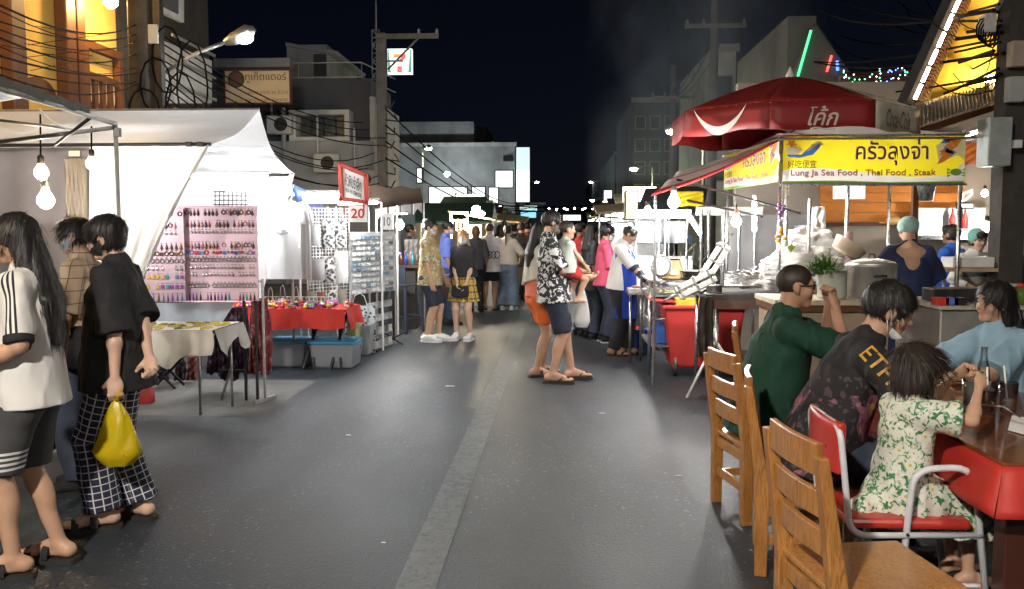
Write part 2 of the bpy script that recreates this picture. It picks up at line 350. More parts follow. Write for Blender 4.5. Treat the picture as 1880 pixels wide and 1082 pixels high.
class P:
    """one person: local +Y is ahead, +X the person's right"""
    def __init__(s, label, loc, rz, H=1.65, res=.009, skin=0, g=1.0, fem=True, lean=0, side=0, twist=0, hip=None, head=(0, 0, 0), hk=1.0, feet=None, hands=None, elb=None, knee=None, group=None, shoe=.012, toe=(0, 0), curl=(.5, .5), palm=None, shw=None, footlift=None):
        s.t = T('person', label, 'person', loc, rz, group); s.H = H; s.res = res; s.g = g
        s.LM = RM[s.t].inverted(); h = H
        hz = (.527 * h + shoe) if hip is None else hip[2]
        pv = V(0, 0, hz) if hip is None else Vector(hip)
        rot = Matrix.Rotation(twist, 3, 'Z') @ Matrix.Rotation(-lean, 3, 'X') @ Matrix.Rotation(side, 3, 'Y')
        s.Rt = rot @ V(1, 0, 0); s.Fw = rot @ V(0, 1, 0); s.Up = rot @ V(0, 0, 1); rot2 = Matrix.Rotation(-lean * .35, 3, 'X') @ rot; U2 = rot2 @ V(0, 0, 1); F2 = rot2 @ V(0, 1, 0)
        s.pv = pv; s.waist = pv + s.Up * .10 * h; s.chest = s.waist + (s.Up * .6 + U2 * .4).normalized() * .115 * h; s.neck = s.chest + U2 * .105 * h - F2 * .012 * h
        s.F2 = F2; s.U2 = U2
        sw = (shw or (.090 if fem else .101)) * h
        s.sh = [s.neck - U2 * .030 * h + s.Rt * sw * q for q in (-1, 1)]
        yaw, pit, rol = head
        s.HQ = Matrix.Rotation(yaw, 3, 'Z') @ Matrix.Rotation(-pit, 3, 'X') @ Matrix.Rotation(rol, 3, 'Y')
        s.hs = .132 * h * hk                              # head height
        hu = s.HQ @ V(0, 0, 1)
        s.hc = s.neck + (U2 * .6 + hu * .4).normalized() * .044 * h + hu * s.hs * .42 + (s.HQ @ V(0, 1, 0)) * .018 * h
        s.hp = [pv + s.Rt * .052 * h * q - s.Up * .005 * h for q in (-1, 1)]
        fz = .043 * h + shoe
        fp = feet or [(-.062 * h, 0), (.062 * h, .0)]
        s.an = []; s.kn = []; s.fd = []
        for i in (0, 1):
            f = fp[i]; a = V(f[0], f[1], f[2] if len(f) > 2 else fz)
            hint = knee[i] if knee and knee[i] else V(0, 1, 0)
            k_, a = ik(s.hp[i], a, .245 * h, .246 * h, hint); s.kn.append(k_); s.an.append(a)
            tw = toe[i] + (.16 if i == 0 else -.16); s.fd.append(V(-math.sin(tw), math.cos(tw), 0))
        s.el = []; s.wr = []
        for i in (0, 1):
            q = (-1, 1)[i]
            w = hands[i] if hands and hands[i] is not None else None
            w = s.sh[i] + s.Rt * q * .035 * h + V(0, .035 * h, -.30 * h) if w is None else Vector(w)
            hint = elb[i] if elb and elb[i] else V(q * .35, -1, -.1)
            e, w = ik(s.sh[i], w, .168 * h, .148 * h, hint); s.el.append(e); s.wr.append(w)
        s.curl = curl; s.palm = palm or [None, None]; s.shoe = shoe; s.mats = SKIN[skin]
        s.build_body(fem)
    def L(s, p): return s.LM @ Vector(p)
    def HP(s, x, y, z): return s.hc + s.HQ @ (V(x, y, z) * s.hs)
    def torso(s, fem, g=None):
        h = s.H; g = g or s.g; wf = .93 if fem else 1.0
        return [econe(s.pv - s.Up * .02 * h, s.waist, (.094 * h * g, .070 * h * g), (.074 * h * g * wf, .056 * h * g), s.Rt, .05),
                econe(s.waist, s.chest, (.074 * h * g * wf, .056 * h * g), (.087 * h * g, .066 * h * g), s.Rt, .05),
                econe(s.chest, s.neck - s.U2 * .035 * h, (.087 * h * g, .066 * h * g), (.082 * h, .046 * h), s.Rt, .04),
                cone(s.sh[0], s.sh[1], .030 * h, .030 * h, .04),
                cone(s.neck - s.U2 * .03 * h - s.Rt * .05 * h, s.neck + s.U2 * .012 * h, .03 * h, .028 * h, .03), cone(s.neck - s.U2 * .03 * h + s.Rt * .05 * h, s.neck + s.U2 * .012 * h, .03 * h, .028 * h, .03)]
    def leg(s, i, part=2):
        h = s.H; g = .5 + .5 * s.g; hp, kn, an = s.hp[i], s.kn[i], s.an[i]
        o = [cone(hp, kn, .054 * h * g, .034 * h * g, .02)]
        if part > 1:
            d = an - kn; bk = (kn - hp).cross(V(1, 0, 0)); bk = frame(d)[0]
            back = -(s.fd[i] - d.normalized() * s.fd[i].dot(d.normalized())).normalized()
            o += [cone(kn, an, .033 * h * g, .0195 * h, .012), ell(kn + d * .30 + back * .010 * h, (.030 * h * g, .031 * h * g, .075 * h), np.array(Matrix((frame(d)[0], frame(d)[1], frame(d)[2])).transposed()), .015)]
        return o
    def foot(s, i):
        h = s.H; a = s.an[i]; f = s.fd[i]; z0 = a.z - .043 * h
        heel = a - f * .028 * h; heel.z = z0 + .024 * h; ball = a + f * .075 * h; ball.z = z0 + .017 * h; toe = a + f * .115 * h; toe.z = z0 + .012 * h
        x = V(f.y, -f.x, 0)
        return [cone(a, heel, .021 * h, .021 * h, .01), cone(heel, ball, .020 * h, .016 * h, .015), cone(a + f * .01 * h, ball + V(0, 0, .006 * h), .021 * h, .014 * h, .015), cone(ball - x * .013 * h, ball + x * .013 * h + f * .004 * h, .0145 * h, .0135 * h, .012)] + [cone(ball + x * o * q_ * h + f * .006 * h, ball + x * o * q_ * 1.1 * h + f * l * h - V(0, 0, .004 * h), r * h * 1.1, r * h, .0035) for q_ in ((-1, 1)[i],) for o, l, r in ((-.0185, .042, .0095), (-.0065, .044, .0076), (.0035, .040, .0072), (.0125, .034, .0068), (.0205, .026, .0062))]
    def hand(s, i):
        h = s.H; w = s.wr[i]; d = (w - s.el[i]).normalized(); q = (-1, 1)[i]
        pn = s.palm[i]; pn = Vector(pn) if pn else V(-q, .15, 0) * 1.0
        pn = (pn - d * pn.dot(d)).normalized()                 # palm faces this way
        sd = d.cross(pn).normalized() * (1 if i == 0 else -1)  # towards the thumb
        if sd.dot(V(0, 1, .3)) < 0 and s.palm[i] is None: sd = -sd
        c = s.curl[i]; o = [ell(w + d * .028 * h, (.0125 * h, .025 * h, .032 * h), np.array(Matrix((pn, sd, d)).transposed()), .012)]
        for j, (off, L) in enumerate(((.0165, .92), (.0055, 1.0), (-.0055, .95), (-.016, .76))):
            b0 = w + d * .036 * h + sd * off * h * .9; b = w + d * .056 * h + sd * off * h * 1.08; seg = .0195 * h * L; a = c * (.85 + .1 * j); pts = [b0, b]; dd = d
            for k_ in range(3):
                an = a * (.75 + .35 * k_); b = b + (d * math.cos(an * (k_ + 1) * .8) + pn * math.sin(an * (k_ + 1) * .8)) * seg * (1.15, .8, .62)[k_]; pts.append(b)
            rr = (.0068, .0062, .0056, .0050, .0043)
            for k_ in range(4): o.append(cone(pts[k_], pts[k_ + 1], rr[k_] * h, rr[k_ + 1] * h, .003))
        t0 = w + d * .012 * h + sd * .014 * h; t1 = t0 + (d * .6 + sd * .7 + pn * .35).normalized() * .028 * h; t2 = t1 + (d * .9 + sd * .15 + pn * .4 * (1 + c)).normalized() * .024 * h
        o += [cone(t0, t1, .0105 * h, .0078 * h, .006), cone(t1, t2, .0075 * h, .0055 * h, .004)]
        return o
    def headp(s):
        a = s.hs; H_ = s.HP; Q = np.array(s.HQ)
        o = [ell(H_(0, -.07, .12), (.335 * a, .41 * a, .37 * a), Q, .03 * a), ell(H_(0, .10, -.15), (.255 * a, .27 * a, .31 * a), Q, .12 * a),
             cone(H_(-.05, .27, -.40), H_(.05, .27, -.40), .085 * a, .085 * a, .1 * a), cone(H_(-.12, .29, .09), H_(.12, .29, .09), .075 * a, .075 * a, .08 * a),
             ell(H_(-.17, .23, -.12), (.10 * a, .10 * a, .10 * a), Q, .1 * a), ell(H_(.17, .23, -.12), (.10 * a, .10 * a, .10 * a), Q, .1 * a)]
        n = [cone(H_(0, .345, .03), H_(0, .425, -.10), .035 * a, .052 * a, .05 * a), cone(H_(-.05, .37, -.115), H_(.05, .37, -.115), .038 * a, .038 * a, .03 * a),
             ell(H_(0, .345, -.225), (.095 * a, .05 * a, .026 * a), Q, .02 * a), ell(H_(0, .338, -.272), (.085 * a, .05 * a, .030 * a), Q, .02 * a)]
        for q in (-1, 1):
            n += [ell(H_(q * .335, -.05, -.03), (.035 * a, .085 * a, .13 * a), Q, .03 * a), cone(H_(q * .33, -.03, -.12), H_(q * .33, .0, -.16), .035 * a, .03 * a, .03 * a)]
        return o, n
    def neckp(s): return [cone(s.neck - s.U2 * .02 * s.H, s.HP(0, -.10, -.22), .032 * s.H, .031 * s.H, .03)]
    def build_body(s, fem):
        h = s.H; pr = s.torso(fem)
        for i in (0, 1):
            pr += s.leg(i) + [cone(s.hp[i] - s.Fw * .018 * h, s.hp[i].lerp(s.kn[i], .25), .056 * h * s.g, .052 * h * s.g, .03)] + s.foot(i)
            pr += [cone(s.sh[i], s.el[i], .0285 * h * (.6 + .4 * s.g), .0225 * h, .02), cone(s.el[i], s.wr[i], .0225 * h, .0145 * h, .012), ell(s.el[i].lerp(s.wr[i], .28), (.0235 * h,) * 3, None, .02)]
        pr += s.neckp(); hp, hn = s.headp(); sub = []
        allp = pr + hp + hn
        for i in (0, 1): allp += s.hand(i)
        lo = np.min([p[0] for p in allp], 0) - .03; hi = np.max([p[1] for p in allp], 0) + .03
        G = SDF(lo, hi, s.res)
        for p in pr + hp: G.add(p)
        for q in (-1, 1): G.add(ell(s.HP(q * .135, .375, .035), (.085 * s.hs, .06 * s.hs, .05 * s.hs)), 0, .05 * s.hs, sub=True)
        for p in hn: G.add(p)
        Hn = SDF(lo, hi, s.res)
        for i in (0, 1):
            for p in s.hand(i): Hn.add(p)
        k = .012; hh = np.maximum(k - np.abs(G.v - Hn.v), 0) / k; G.v = np.minimum(G.v, Hn.v) - hh * hh * k * .25
        Pm, F = G.mesh()
        uv = np.zeros((len(Pm), 3)); lp = A3(s.HP(0, .37, -.247)); Qh = np.array(s.HQ); q = (Pm - lp) @ Qh / s.hs
        uv[:, 2] = np.clip(1.4 - np.sqrt((q[:, 0] / .095) ** 2 + (q[:, 1] / .07) ** 2 + (q[:, 2] / .055) ** 2) , 0, .75)
        s.body = np_mesh('body', Pm, F, s.mats, s.t, uv); s.bounds = (lo, hi)
        if s.res < .0125: s.eyes()
    def eyes(s):
        a = s.hs
        for q in (-1, 1):
            b = B(); Q4 = s.HQ.to_4x4(); c = s.HP(q * .135, .296, .03); t = [B() for _ in range(2)]
            b.sph((0, 0, 0), .052 * a, 10, 8); b.m = 1; b.sph((q * -.002 * a, .0195 * a, 0), (.034 * a, .036 * a, .034 * a), 8, 6)
            b.v = [c + s.HQ @ p for p in b.v]; b.build('eye', [M('eye_white', (.42, .38, .35), .3), M('iris', (.02, .012, .008), .15)], s.t, True, world=False)
            e = B(); e.tube([s.HP(q * .06, .375, .115), s.HP(q * .13, .375, .14), s.HP(q * .215, .325, .12)], [.016 * a, .020 * a, .010 * a], 6); e.build('eyebrow', HB, s.t, True, world=False)
    # ---- clothing
    def cloth(s, name, prims, mat, cuts=(), wr=.004, wf=38, st=(1, 1, .6), limbs=(), off=0, res=None, label=None, subs=()):
        lo = np.min([p[0] for p in prims], 0) - .04 - off; hi = np.max([p[1] for p in prims], 0) + .04 + off
        G = SDF(lo, hi, res or s.res)
        for p in prims: G.add(p, off)
        for p in subs: G.add(p, 0, .01, sub=True)
        if wr:
            m = np.argwhere(np.abs(G.v) < 3 * G.h + wr); Pq = G.lo + m * G.h
            fold = np.maximum(0, wrinkle(Pq + wrinkle(Pq, 9)[:, None] * .02, wf * 1.9, (1.2, 1.2, .45))) ** 1.5
            G.v[m[:, 0], m[:, 1], m[:, 2]] += (.7 * wr * wrinkle(Pq, wf, st) - .8 * wr * fold).astype(np.float32)
        for p, n in cuts: G.cut(p, n)
        Pm, F = G.mesh(); uv = np.zeros((len(Pm), 3)); best = np.full(len(Pm), 1e9)
        for li, (a, b, ref, r) in enumerate(limbs):
            a = A3(a); b = A3(b); u = b - a; L = np.linalg.norm(u); u /= L; rf = A3(ref); rf = rf - u * (rf @ u); rf /= np.linalg.norm(rf); bn = np.cross(u, rf)
            q = Pm - a; t = q @ u; x = q @ rf; y = q @ bn; d = np.abs(np.sqrt(x * x + y * y)) + np.maximum(0, np.maximum(-t, t - L)); d = d - r; sel = d < best; best = np.where(sel, d, best)
            uv[sel] = np.stack([np.arctan2(y, x) * r, t, np.full(len(t), li + 1.)], 1)[sel]
        o = np_mesh(name, Pm, F, mat, s.t, uv)
        if label: o['label'] = label
        return o
    def shirt(s, mat, hem=-.03, sleeve=.55, off=.012, boxy=.0, name='shirt', fem=True, flare=1.0, collar=False, limbs=True, cutneck=None, wr=.005, sw=.034, hemn=None, label=None, slo=.010):
        h = s.H; pr = s.torso(fem); bot = s.pv + s.Up * hem * h; lim = []
        a = .108 * h * s.g * flare; pr.append(econe(s.chest, bot, (.086 * h * s.g + boxy * .6, .068 * h * s.g + boxy * .6), (a + boxy + .004, .090 * h * s.g * flare + boxy), s.Rt, .03))
        cuts = [(bot, hemn or -s.Up)]
        base = [p for p in pr]
        for i in (0, 1):
            e = s.sh[i].lerp(s.el[i], min(1, sleeve / .55)) if sleeve <= .55 else s.el[i]
            if sleeve > .0:
                base.append(cone(s.sh[i] + (s.sh[i] - e).normalized() * .01, e, sw * h * .98 - .012, sw * h * 1.12 + slo - .012, .025, flat=True))
                if sleeve > .55: base.append(cone(s.el[i], s.el[i].lerp(s.wr[i], (sleeve - .55) / .45), sw * h * .9 - .012, sw * h * .62 - .012, .02, flat=True))
                lim.append((s.sh[i], s.el[i], s.Rt * (-1, 1)[i] + s.Fw * .01, .05))
        base.append(cone(s.neck - s.U2 * .055 * h, s.neck + s.U2 * .004 * h, .056 * h, .036 * h, .03))
        if collar: base.append(cone(s.neck - s.U2 * .02 * h, s.neck + s.U2 * .022 * h, .044 * h, .036 * h, .012, flat=True))
        lim = [(s.neck, s.pv, s.Fw, .13)] + lim
        keep = [p for p in base]
        cuts_ = cuts if not any((s.el[i] - bot).dot(s.Up) < 0.02 for i in (0, 1)) or sleeve <= .3 else cuts
        cu = cuts_ + ([cutneck] if cutneck else [])
        return s.cloth(name, keep, mat, cu, wr=wr, off=off, limbs=lim, label=label)
    def pants(s, mat, ln=1.0, ease=.012, flare=.0, top=.09, name='trousers', wr=.005, limbs=True, label=None):
        h = s.H; g = .5 + .5 * s.g
        pr = [econe(s.pv - s.Up * .03 * h, s.pv + s.Up * top * h, (.094 * h * s.g, .070 * h * s.g), (.080 * h * s.g, .060 * h * s.g), s.Rt, .04)]; lim = []
        for i in (0, 1):
            hp, kn, an = s.hp[i], s.kn[i], s.an[i]; t = min(1, ln / .5); e = hp.lerp(kn, t)
            pr += [cone(hp, e, .056 * h * g, (.056 + (.036 - .056) * t) * h * g + flare * t * .6, .02, flat=ln < .5), cone(hp - s.Fw * .018 * h, hp.lerp(kn, .25), .057 * h * s.g, .053 * h * s.g, .03)]
            if ln > .5:
                u = (ln - .5) / .5; pr.append(cone(kn, kn.lerp(an, u), .036 * h * g + flare * .6, .030 * h + flare, .02, flat=True))
            lim += [(hp, kn, s.Rt * (-1, 1)[i], .075), (kn, an, s.Rt * (-1, 1)[i], .075)]
        return s.cloth(name, pr, mat, [(s.pv + s.Up * top * h, s.Up)], wr=wr, off=ease, limbs=lim, st=(1, 1, .8), label=label)
    def skirt(s, mat, top=.10, ln=.22, ab=(.14, .11), name='skirt', pl=.05, pln=14):
        h = s.H; a = s.pv + s.Up * top * h; b = V(s.pv.x, s.pv.y, s.pv.z - ln * h)
        return s.cloth(name, [econe(a, b, (.080 * h * s.g, .062 * h * s.g), (ab[0] * h, ab[1] * h), s.Rt, .02, flat=True, flat0=True, pl=pl, pln=pln)], mat, wr=.002, off=.004, limbs=[(a, b, s.Fw, .13)])
    # ---- hair, mask, shoes
    def hair(s, style='short', mat=None, ln=.3, vol=1.0, name='hair'):
        a = s.hs; H_ = s.HP; Q = np.array(s.HQ); mat = mat or HB; hz = s.HQ
        sk = ell(H_(0, -.075, .135), (.375 * a * vol, .445 * a * vol, .405 * a * vol), Q, .03 * a)
        pr = [sk]; nz = .012 * a; subs = []
        fwd = hz @ V(0, 1, -.62); fwd = fwd.normalized(); cuts = []
        G = None; face = [ell(H_(0, .36, -.16), (.28 * a, .34 * a, .40 * a), Q, .02 * a)]
        ears = [ell(H_(q * .36, .03, -.06), (.10 * a, .11 * a, .15 * a), Q, .02) for q in (-1, 1)]
        if style == 'short': subs = face + ears + [ell(H_(0, -.1, -.42), (.5 * a, .5 * a, .27 * a), Q, .02)]
        elif style == 'buzz': pr = [ell(H_(0, -.075, .125), (.345 * a, .42 * a, .382 * a), Q, .03 * a)]; subs = [ell(H_(0, .42, -.16), (.3 * a, .38 * a, .46 * a), Q, .02 * a)] + ears + [ell(H_(0, -.1, -.42), (.5 * a, .5 * a, .25 * a), Q, .02)]; nz = .003 * a
        elif style == 'bangs': pr += [ell(H_(0, -.10, -.05), (.36 * a, .38 * a, .40 * a), Q, .05 * a), ell(H_(0, .18, .28), (.31 * a, .24 * a, .20 * a), Q, .05 * a)]; subs = [ell(H_(0, .40, -.20), (.27 * a, .30 * a, .36 * a), Q, .02 * a)] + ears + [ell(H_(0, -.05, -.62), (.6 * a, .6 * a, .34 * a), Q, .02)]
        elif style == 'bob': pr += [ell(H_(0, -.12, -.10), (.40 * a, .40 * a, .52 * a), Q, .05 * a), ell(H_(0, .18, .26), (.31 * a, .24 * a, .22 * a), Q, .05 * a)]; subs = [ell(H_(0, .45, -.22), (.27 * a, .36 * a, .42 * a), Q, .02 * a), ell(H_(0, .0, -.80), (.7 * a, .7 * a, .32 * a), Q, .02)]
        elif style in ('long', 'pony', 'bun'):
            subs = [ell(H_(0, .42, -.18), (.275 * a, .36 * a, .44 * a), Q, .02 * a)]
            if style == 'long':
                b0 = H_(0, -.20, .0); b1 = s.neck - s.F2 * .055 * s.H - s.U2 * ln * s.H * .4; b2 = b1 - V(0, 0, ln * s.H * .6) - s.F2 * .012 * s.H; rr = s.HQ @ V(1, 0, 0)
                pr += [econe(b0, b1, (.37 * a, .34 * a), (.44 * a, .26 * a), rr, .06 * a), econe(b1, b2, (.44 * a, .26 * a), (.34 * a, .13 * a), rr, .05 * a),
                       cone(H_(-.31, -.10, .10), H_(-.33, -.14, -.70), .11 * a, .10 * a, .06 * a), cone(H_(.31, -.10, .10), H_(.33, -.14, -.70), .11 * a, .10 * a, .06 * a)]; subs[0] = ell(H_(0, .46, -.20), (.30 * a, .36 * a, .46 * a), Q, .02 * a)
            else:
                subs += ears + [ell(H_(0, -.05, -.50), (.5 * a, .5 * a, .30 * a), Q, .02)]
                if style == 'pony': k0 = H_(0, -.50, .15); pr += [ell(k0, (.10 * a,) * 3), ]; s._tail = (k0, H_(0, -.72, -.10), H_(0, -.66, -.75 - ln))
                else: pr += [ell(H_(0, -.52, .18), (.17 * a, .15 * a, .16 * a), Q, .03 * a)]
        elif style == 'cap': pr = [ell(H_(0, -.10, .17), (.42 * a, .47 * a, .42 * a), Q, .03 * a)]; cuts = [(H_(0, .1, -.02), -(hz @ V(0, -.35, 1)))]; nz = .018 * a
        elif style == 'puff': pr += [ell(H_(0, -.14, .20), (.48 * a, .52 * a, .44 * a), Q, .05 * a)]; subs = face
        if style == 'pony':
            t0, t1, t2 = s._tail; pr += [cone(t0, t1, .07 * a, .10 * a, .04 * a), cone(t1, t2, .10 * a, .035 * a, .04 * a)]
        lo = np.min([p[0] for p in pr], 0) - .04; hi = np.max([p[1] for p in pr], 0) + .04; r = min(s.res, .009); G = SDF(lo, hi, r)
        for p in pr: G.add(p)
        for p in subs: G.add(p, 0, .05 * a, sub=True)
        m = np.argwhere(np.abs(G.v) < 3 * r + nz); Pq = G.lo + m * r
        G.v[m[:, 0], m[:, 1], m[:, 2]] += (nz * wrinkle(Pq, 120 if style != 'cap' else 70, (1, 1, .22 if style != 'cap' else 1.4)) + (1.1 * nz * wrinkle(Pq, 330, (1, 1, .12)) if style not in ('cap', 'buzz') else 0)).astype(np.float32)
        for p, n in cuts: G.cut(p, n)
        Pm, F = G.mesh(); o = np_mesh(name, Pm, F, mat, s.t)
        if s.res < .0115 and style not in ('cap', 'buzz'): s.strands(Pm, F, o, mat, 2800 if s.res < .0085 else 500, .085 if style in ('long', 'bob', 'pony') else .032)
        return o
    def strands(s, Pm, F, o, mat, n, L):               # loose locks lying on the hair, so that its outline is not a clean shell
        a, b, c = Pm[F[:, 0]], Pm[F[:, 1]], Pm[F[:, 2]]; N = np.cross(b - a, c - a); N /= np.linalg.norm(N, axis=1)[:, None] + 1e-12
        rs = np.random.RandomState(11); k = rs.randint(0, len(F), n); p = (a[k] + c[k]) / 2; nn = N[k]; cr = np.array(s.HP(0, -.35, .55)); d = p - cr; d[:, 2] -= .03 + .10 * (p[:, 2] < s.hc.z); d += rs.normal(0, .022, d.shape)
        d -= nn * (d * nn).sum(1)[:, None]; d /= np.linalg.norm(d, axis=1)[:, None] + 1e-9; w = np.cross(nn, d) * rs.uniform(.0004, .0014, n)[:, None]; l = rs.uniform(.4, 1.1, n)[:, None] * L; up = rs.uniform(.001, .007, n)[:, None]
        q = [p - nn * .002, p + d * l * .5 + nn * up, p + d * l + nn * (up * 1.2 - .004) - np.array([0, 0, .15]) * l]; Vv = np.stack([q[0] - w, q[0] + w, q[1] - w, q[1] + w, q[2] - w * .3, q[2] + w * .3], 1).reshape(-1, 3)
        i = np.arange(n)[:, None] * 6; Fq = np.concatenate([i + np.array([[0, 1, 3, 2]]), i + np.array([[2, 3, 5, 4]])]); h = np_mesh('hair_strands', Vv, Fq, mat, o); h['kind'] = 'stuff'
    def mask(s, mat, dy=0, dz=0, straps=True, name='face_mask'):
        a = s.hs; Q = np.array(s.HQ); hp, hn = s.headp(); G = SDF(A3(s.hc) - .8 * a, A3(s.hc) + .8 * a, min(s.res, .006))
        for p in hp + hn[:4]: G.add(p, .035 * a)
        G.cut(s.HP(0, .0, -.04 + dz), s.HQ @ V(0, .45, 1)); G.cut(s.HP(0, 0, -.44 + dz * .6), s.HQ @ V(0, .25, -1)); G.cut(s.HP(0, .10, 0), s.HQ @ V(0, -1, 0))
        Pm, F = G.mesh(); Pm = Pm + np.array(s.HQ @ V(0, dy * a, 0)); o = np_mesh(name, Pm, F, mat, s.t)
        if straps:
            for q in (-1, 1):
                B().tube([s.HP(q * .27, .12, -.10 + dz), s.HP(q * .35, .0, .0), s.HP(q * .37, -.06, .06)], .012 * a, 5).build('strap', mat, o, True, world=False); B().tube([s.HP(q * .25, .12, -.32 + dz * .6), s.HP(q * .35, -.03, -.13)], .012 * a, 5).build('strap', mat, o, True, world=False)
        return o
    def sandal(s, mat, strap=None, n=2, name='sandal'):
        h = s.H
        for i in (0, 1):
            a = s.an[i]; f = s.fd[i]; x = V(f.y, -f.x, 0); z0 = a.z - .043 * h; b = B(); pts = []
            for t, w in ((-.056, .018), (-.050, .026), (-.02, .029), (.03, .029), (.08, .036), (.115, .032), (.132, .018)):
                pts.append((t, w))
            up = [a + f * t * h + x * w * h for t, w in pts] + [a + f * t * h - x * w * h for t, w in reversed(pts)]
            lowz = z0 - s.shoe; P0 = [V(p.x, p.y, lowz) for p in up][::-1]; b.slab(P0[::-1], s.shoe + .003)
            o = b.build(name, mat, s.t, world=False)
            sb = B()
            if n == 1:
                c = a + f * .098 * h; c.z = z0 + .03 * h
                for q in (-1, 1): e = a + f * .03 * h + x * q * .026 * h; e.z = z0; md = e.lerp(c, .5) + V(0, 0, .014 * h); sb.tube([e, md, c], .0042 * h, 6)
                sb.tube([c, V(c.x, c.y, z0)], .004 * h, 6)
            else:
                for t in ((.03, .085) if n == 2 else (.02, .055, .09)):
                    c = a + f * t * h; arc = []
                    for k_ in range(9): th = math.pi * k_ / 8; arc.append(V(c.x, c.y, z0 + .004) + x * math.cos(th) * .034 * h + V(0, 0, math.sin(th) * (.048 - t * .22) * h))
                    for k_ in range(8): sb.bar(arc[k_], arc[k_ + 1], .022 * h, .004, f.cross(arc[k_ + 1] - arc[k_]))
                    sb.build('strap', strap or mat, o, False, world=False); sb = B()
            if sb.v: sb.build('strap', strap or mat, o, False, world=False)
    def shoes(s, mat, sole=None, name='shoe'):
        for i in (0, 1):
            pr = s.foot(i); lo = np.min([p[0] for p in pr], 0) - .03; hi = np.max([p[1] for p in pr], 0) + .03; G = SDF(lo, hi, min(s.res, .008))
            for p in pr: G.add(p, .007)
            z0 = s.an[i].z - .043 * s.H; G.cut((0, 0, z0 - .012), (0, 0, -1)); G.cut(s.an[i] + V(0, 0, .012 * s.H), (0, 0, 1)); Pm, F = G.mesh(); o = np_mesh(name, Pm, F, mat, s.t)
            a = s.an[i]; f = s.fd[i]; x = V(f.y, -f.x, 0); b = B(); pts = ((-.056, .020), (-.04, .029), (.03, .030), (.08, .037), (.115, .033), (.134, .018))
            up = [a + f * t * s.H + x * w * s.H for t, w in pts] + [a + f * t * s.H - x * w * s.H for t, w in reversed(pts)]
            b.slab([V(p.x, p.y, z0 - s.shoe) for p in up], s.shoe + .004); b.build('sole', sole or mat, o, world=False)
    def bare(s): pass
# ------------------------------------------------------------------ the setting
def atx(px, py, X): d = ray(px, py); return EYE + d * ((X) / d.x)
def box_part(nm, a, b, mat, parent, bev=0, **k): return B().box2(a, b).build(nm, mat, parent, bev=bev, **k)
# asphalt: bumps for coarse stones; pale aggregate specks in the colour imitate their sparkle
g = NG('asphalt'); o_ = g.obj()
big = g.noise(.35, detail=5, rough=.6); fine = g.noise(55, detail=4, rough=.7); st = g.vor(115)
c = g.mix(g.ramp(big, [(.35, 0.0), (.65, 1.0)]), (.025, .037, .048), (.041, .056, .070))
c = g.mix(g.ramp(fine, [(.35, .55), (.7, 0.0)]), c, (.028, .030, .033))
spk = g.ramp(g.noise(.7, g.mapv(o_, (1.3, .6, 1), (5.2, 1, 0)), detail=3), [(.40, .15), (.58, 1.0)]); c = g.mix(g.math('MULTIPLY', g.ramp(g.vor(75, out='Color'), [(.84, 0.0), (.93, .55)]), spk), c, (.26, .275, .29)); c = g.mix(g.ramp(g.vor(110, g.mapv(o_, loc=(7, 3, 0)), out='Color'), [(.80, 0.0), (.88, .6)]), c, (.02, .021, .023))
c = g.mix(g.ramp(g.noise(.9, detail=6, rough=.7), [(.56, 0.0), (.66, .6)]), c, (.030, .029, .028))
wet = g.ramp(g.noise(.45, g.mapv(o_, (1.4, .5, 1), (3.1, .4, 0)), detail=3), [(.40, .56), (.64, .43)])
g.set(Base_Color=c, Roughness=wet, Specular_IOR_Level=.5)
pm = g.ramp(g.noise(.5, g.mapv(o_, (1.2, .45, 1), (1.7, 0, 0)), detail=2), [(.40, .25), (.60, 1.0)])
g.bump(g.math('MULTIPLY', g.math('ADD', g.math('MULTIPLY', st, -.9), fine), pm), .8, .0045); ASPH = g.m
b = B(); b.quad((-40, -20, 0), (40, -20, 0), (40, 300, 0), (-40, 300, 0)); b.build('road', ASPH, kind='structure')
g = NG('worn_line'); n = g.noise(14, detail=6, rough=.75); n2 = g.noise(1.3, detail=4)
g.set(Base_Color=g.mix(g.ramp(n, [(.40, 0.0), (.60, .8)]), (.15, .165, .17), g.mix(g.ramp(n2, [(.4, 0.0), (.6, 1.0)]), (.115, .13, .135), (.06, .074, .082))), Roughness=.6); g.bump(g.noise(60, detail=3), .5, .006)
tr_ = g.n('BsdfTransparent'); mx_ = g.n('MixShader'); g.L(g.ramp(g.noise(26, detail=8, rough=.75), [(.50, 0.05), (.70, .40)]), mx_.inputs[0]); g.L(g.b.outputs[0], mx_.inputs[1]); g.L(tr_.outputs[0], mx_.inputs[2]); g.L(mx_.outputs[0], g.t.nodes['Material Output'].inputs[0])
b = B(); l0 = gp(762, 1082); l1 = gp(935, 650); dl = (l1 - l0) / (l1.y - l0.y); xl = lambda y: l0.x + dl.x * (y - l0.y)
b.quad((xl(-3) - .09, -3, .004), (xl(-3) + .09, -3, .004), (xl(60) + .09, 60, .004), (xl(60) - .09, 60, .004)); b.build('road_line', g.m, kind='structure')
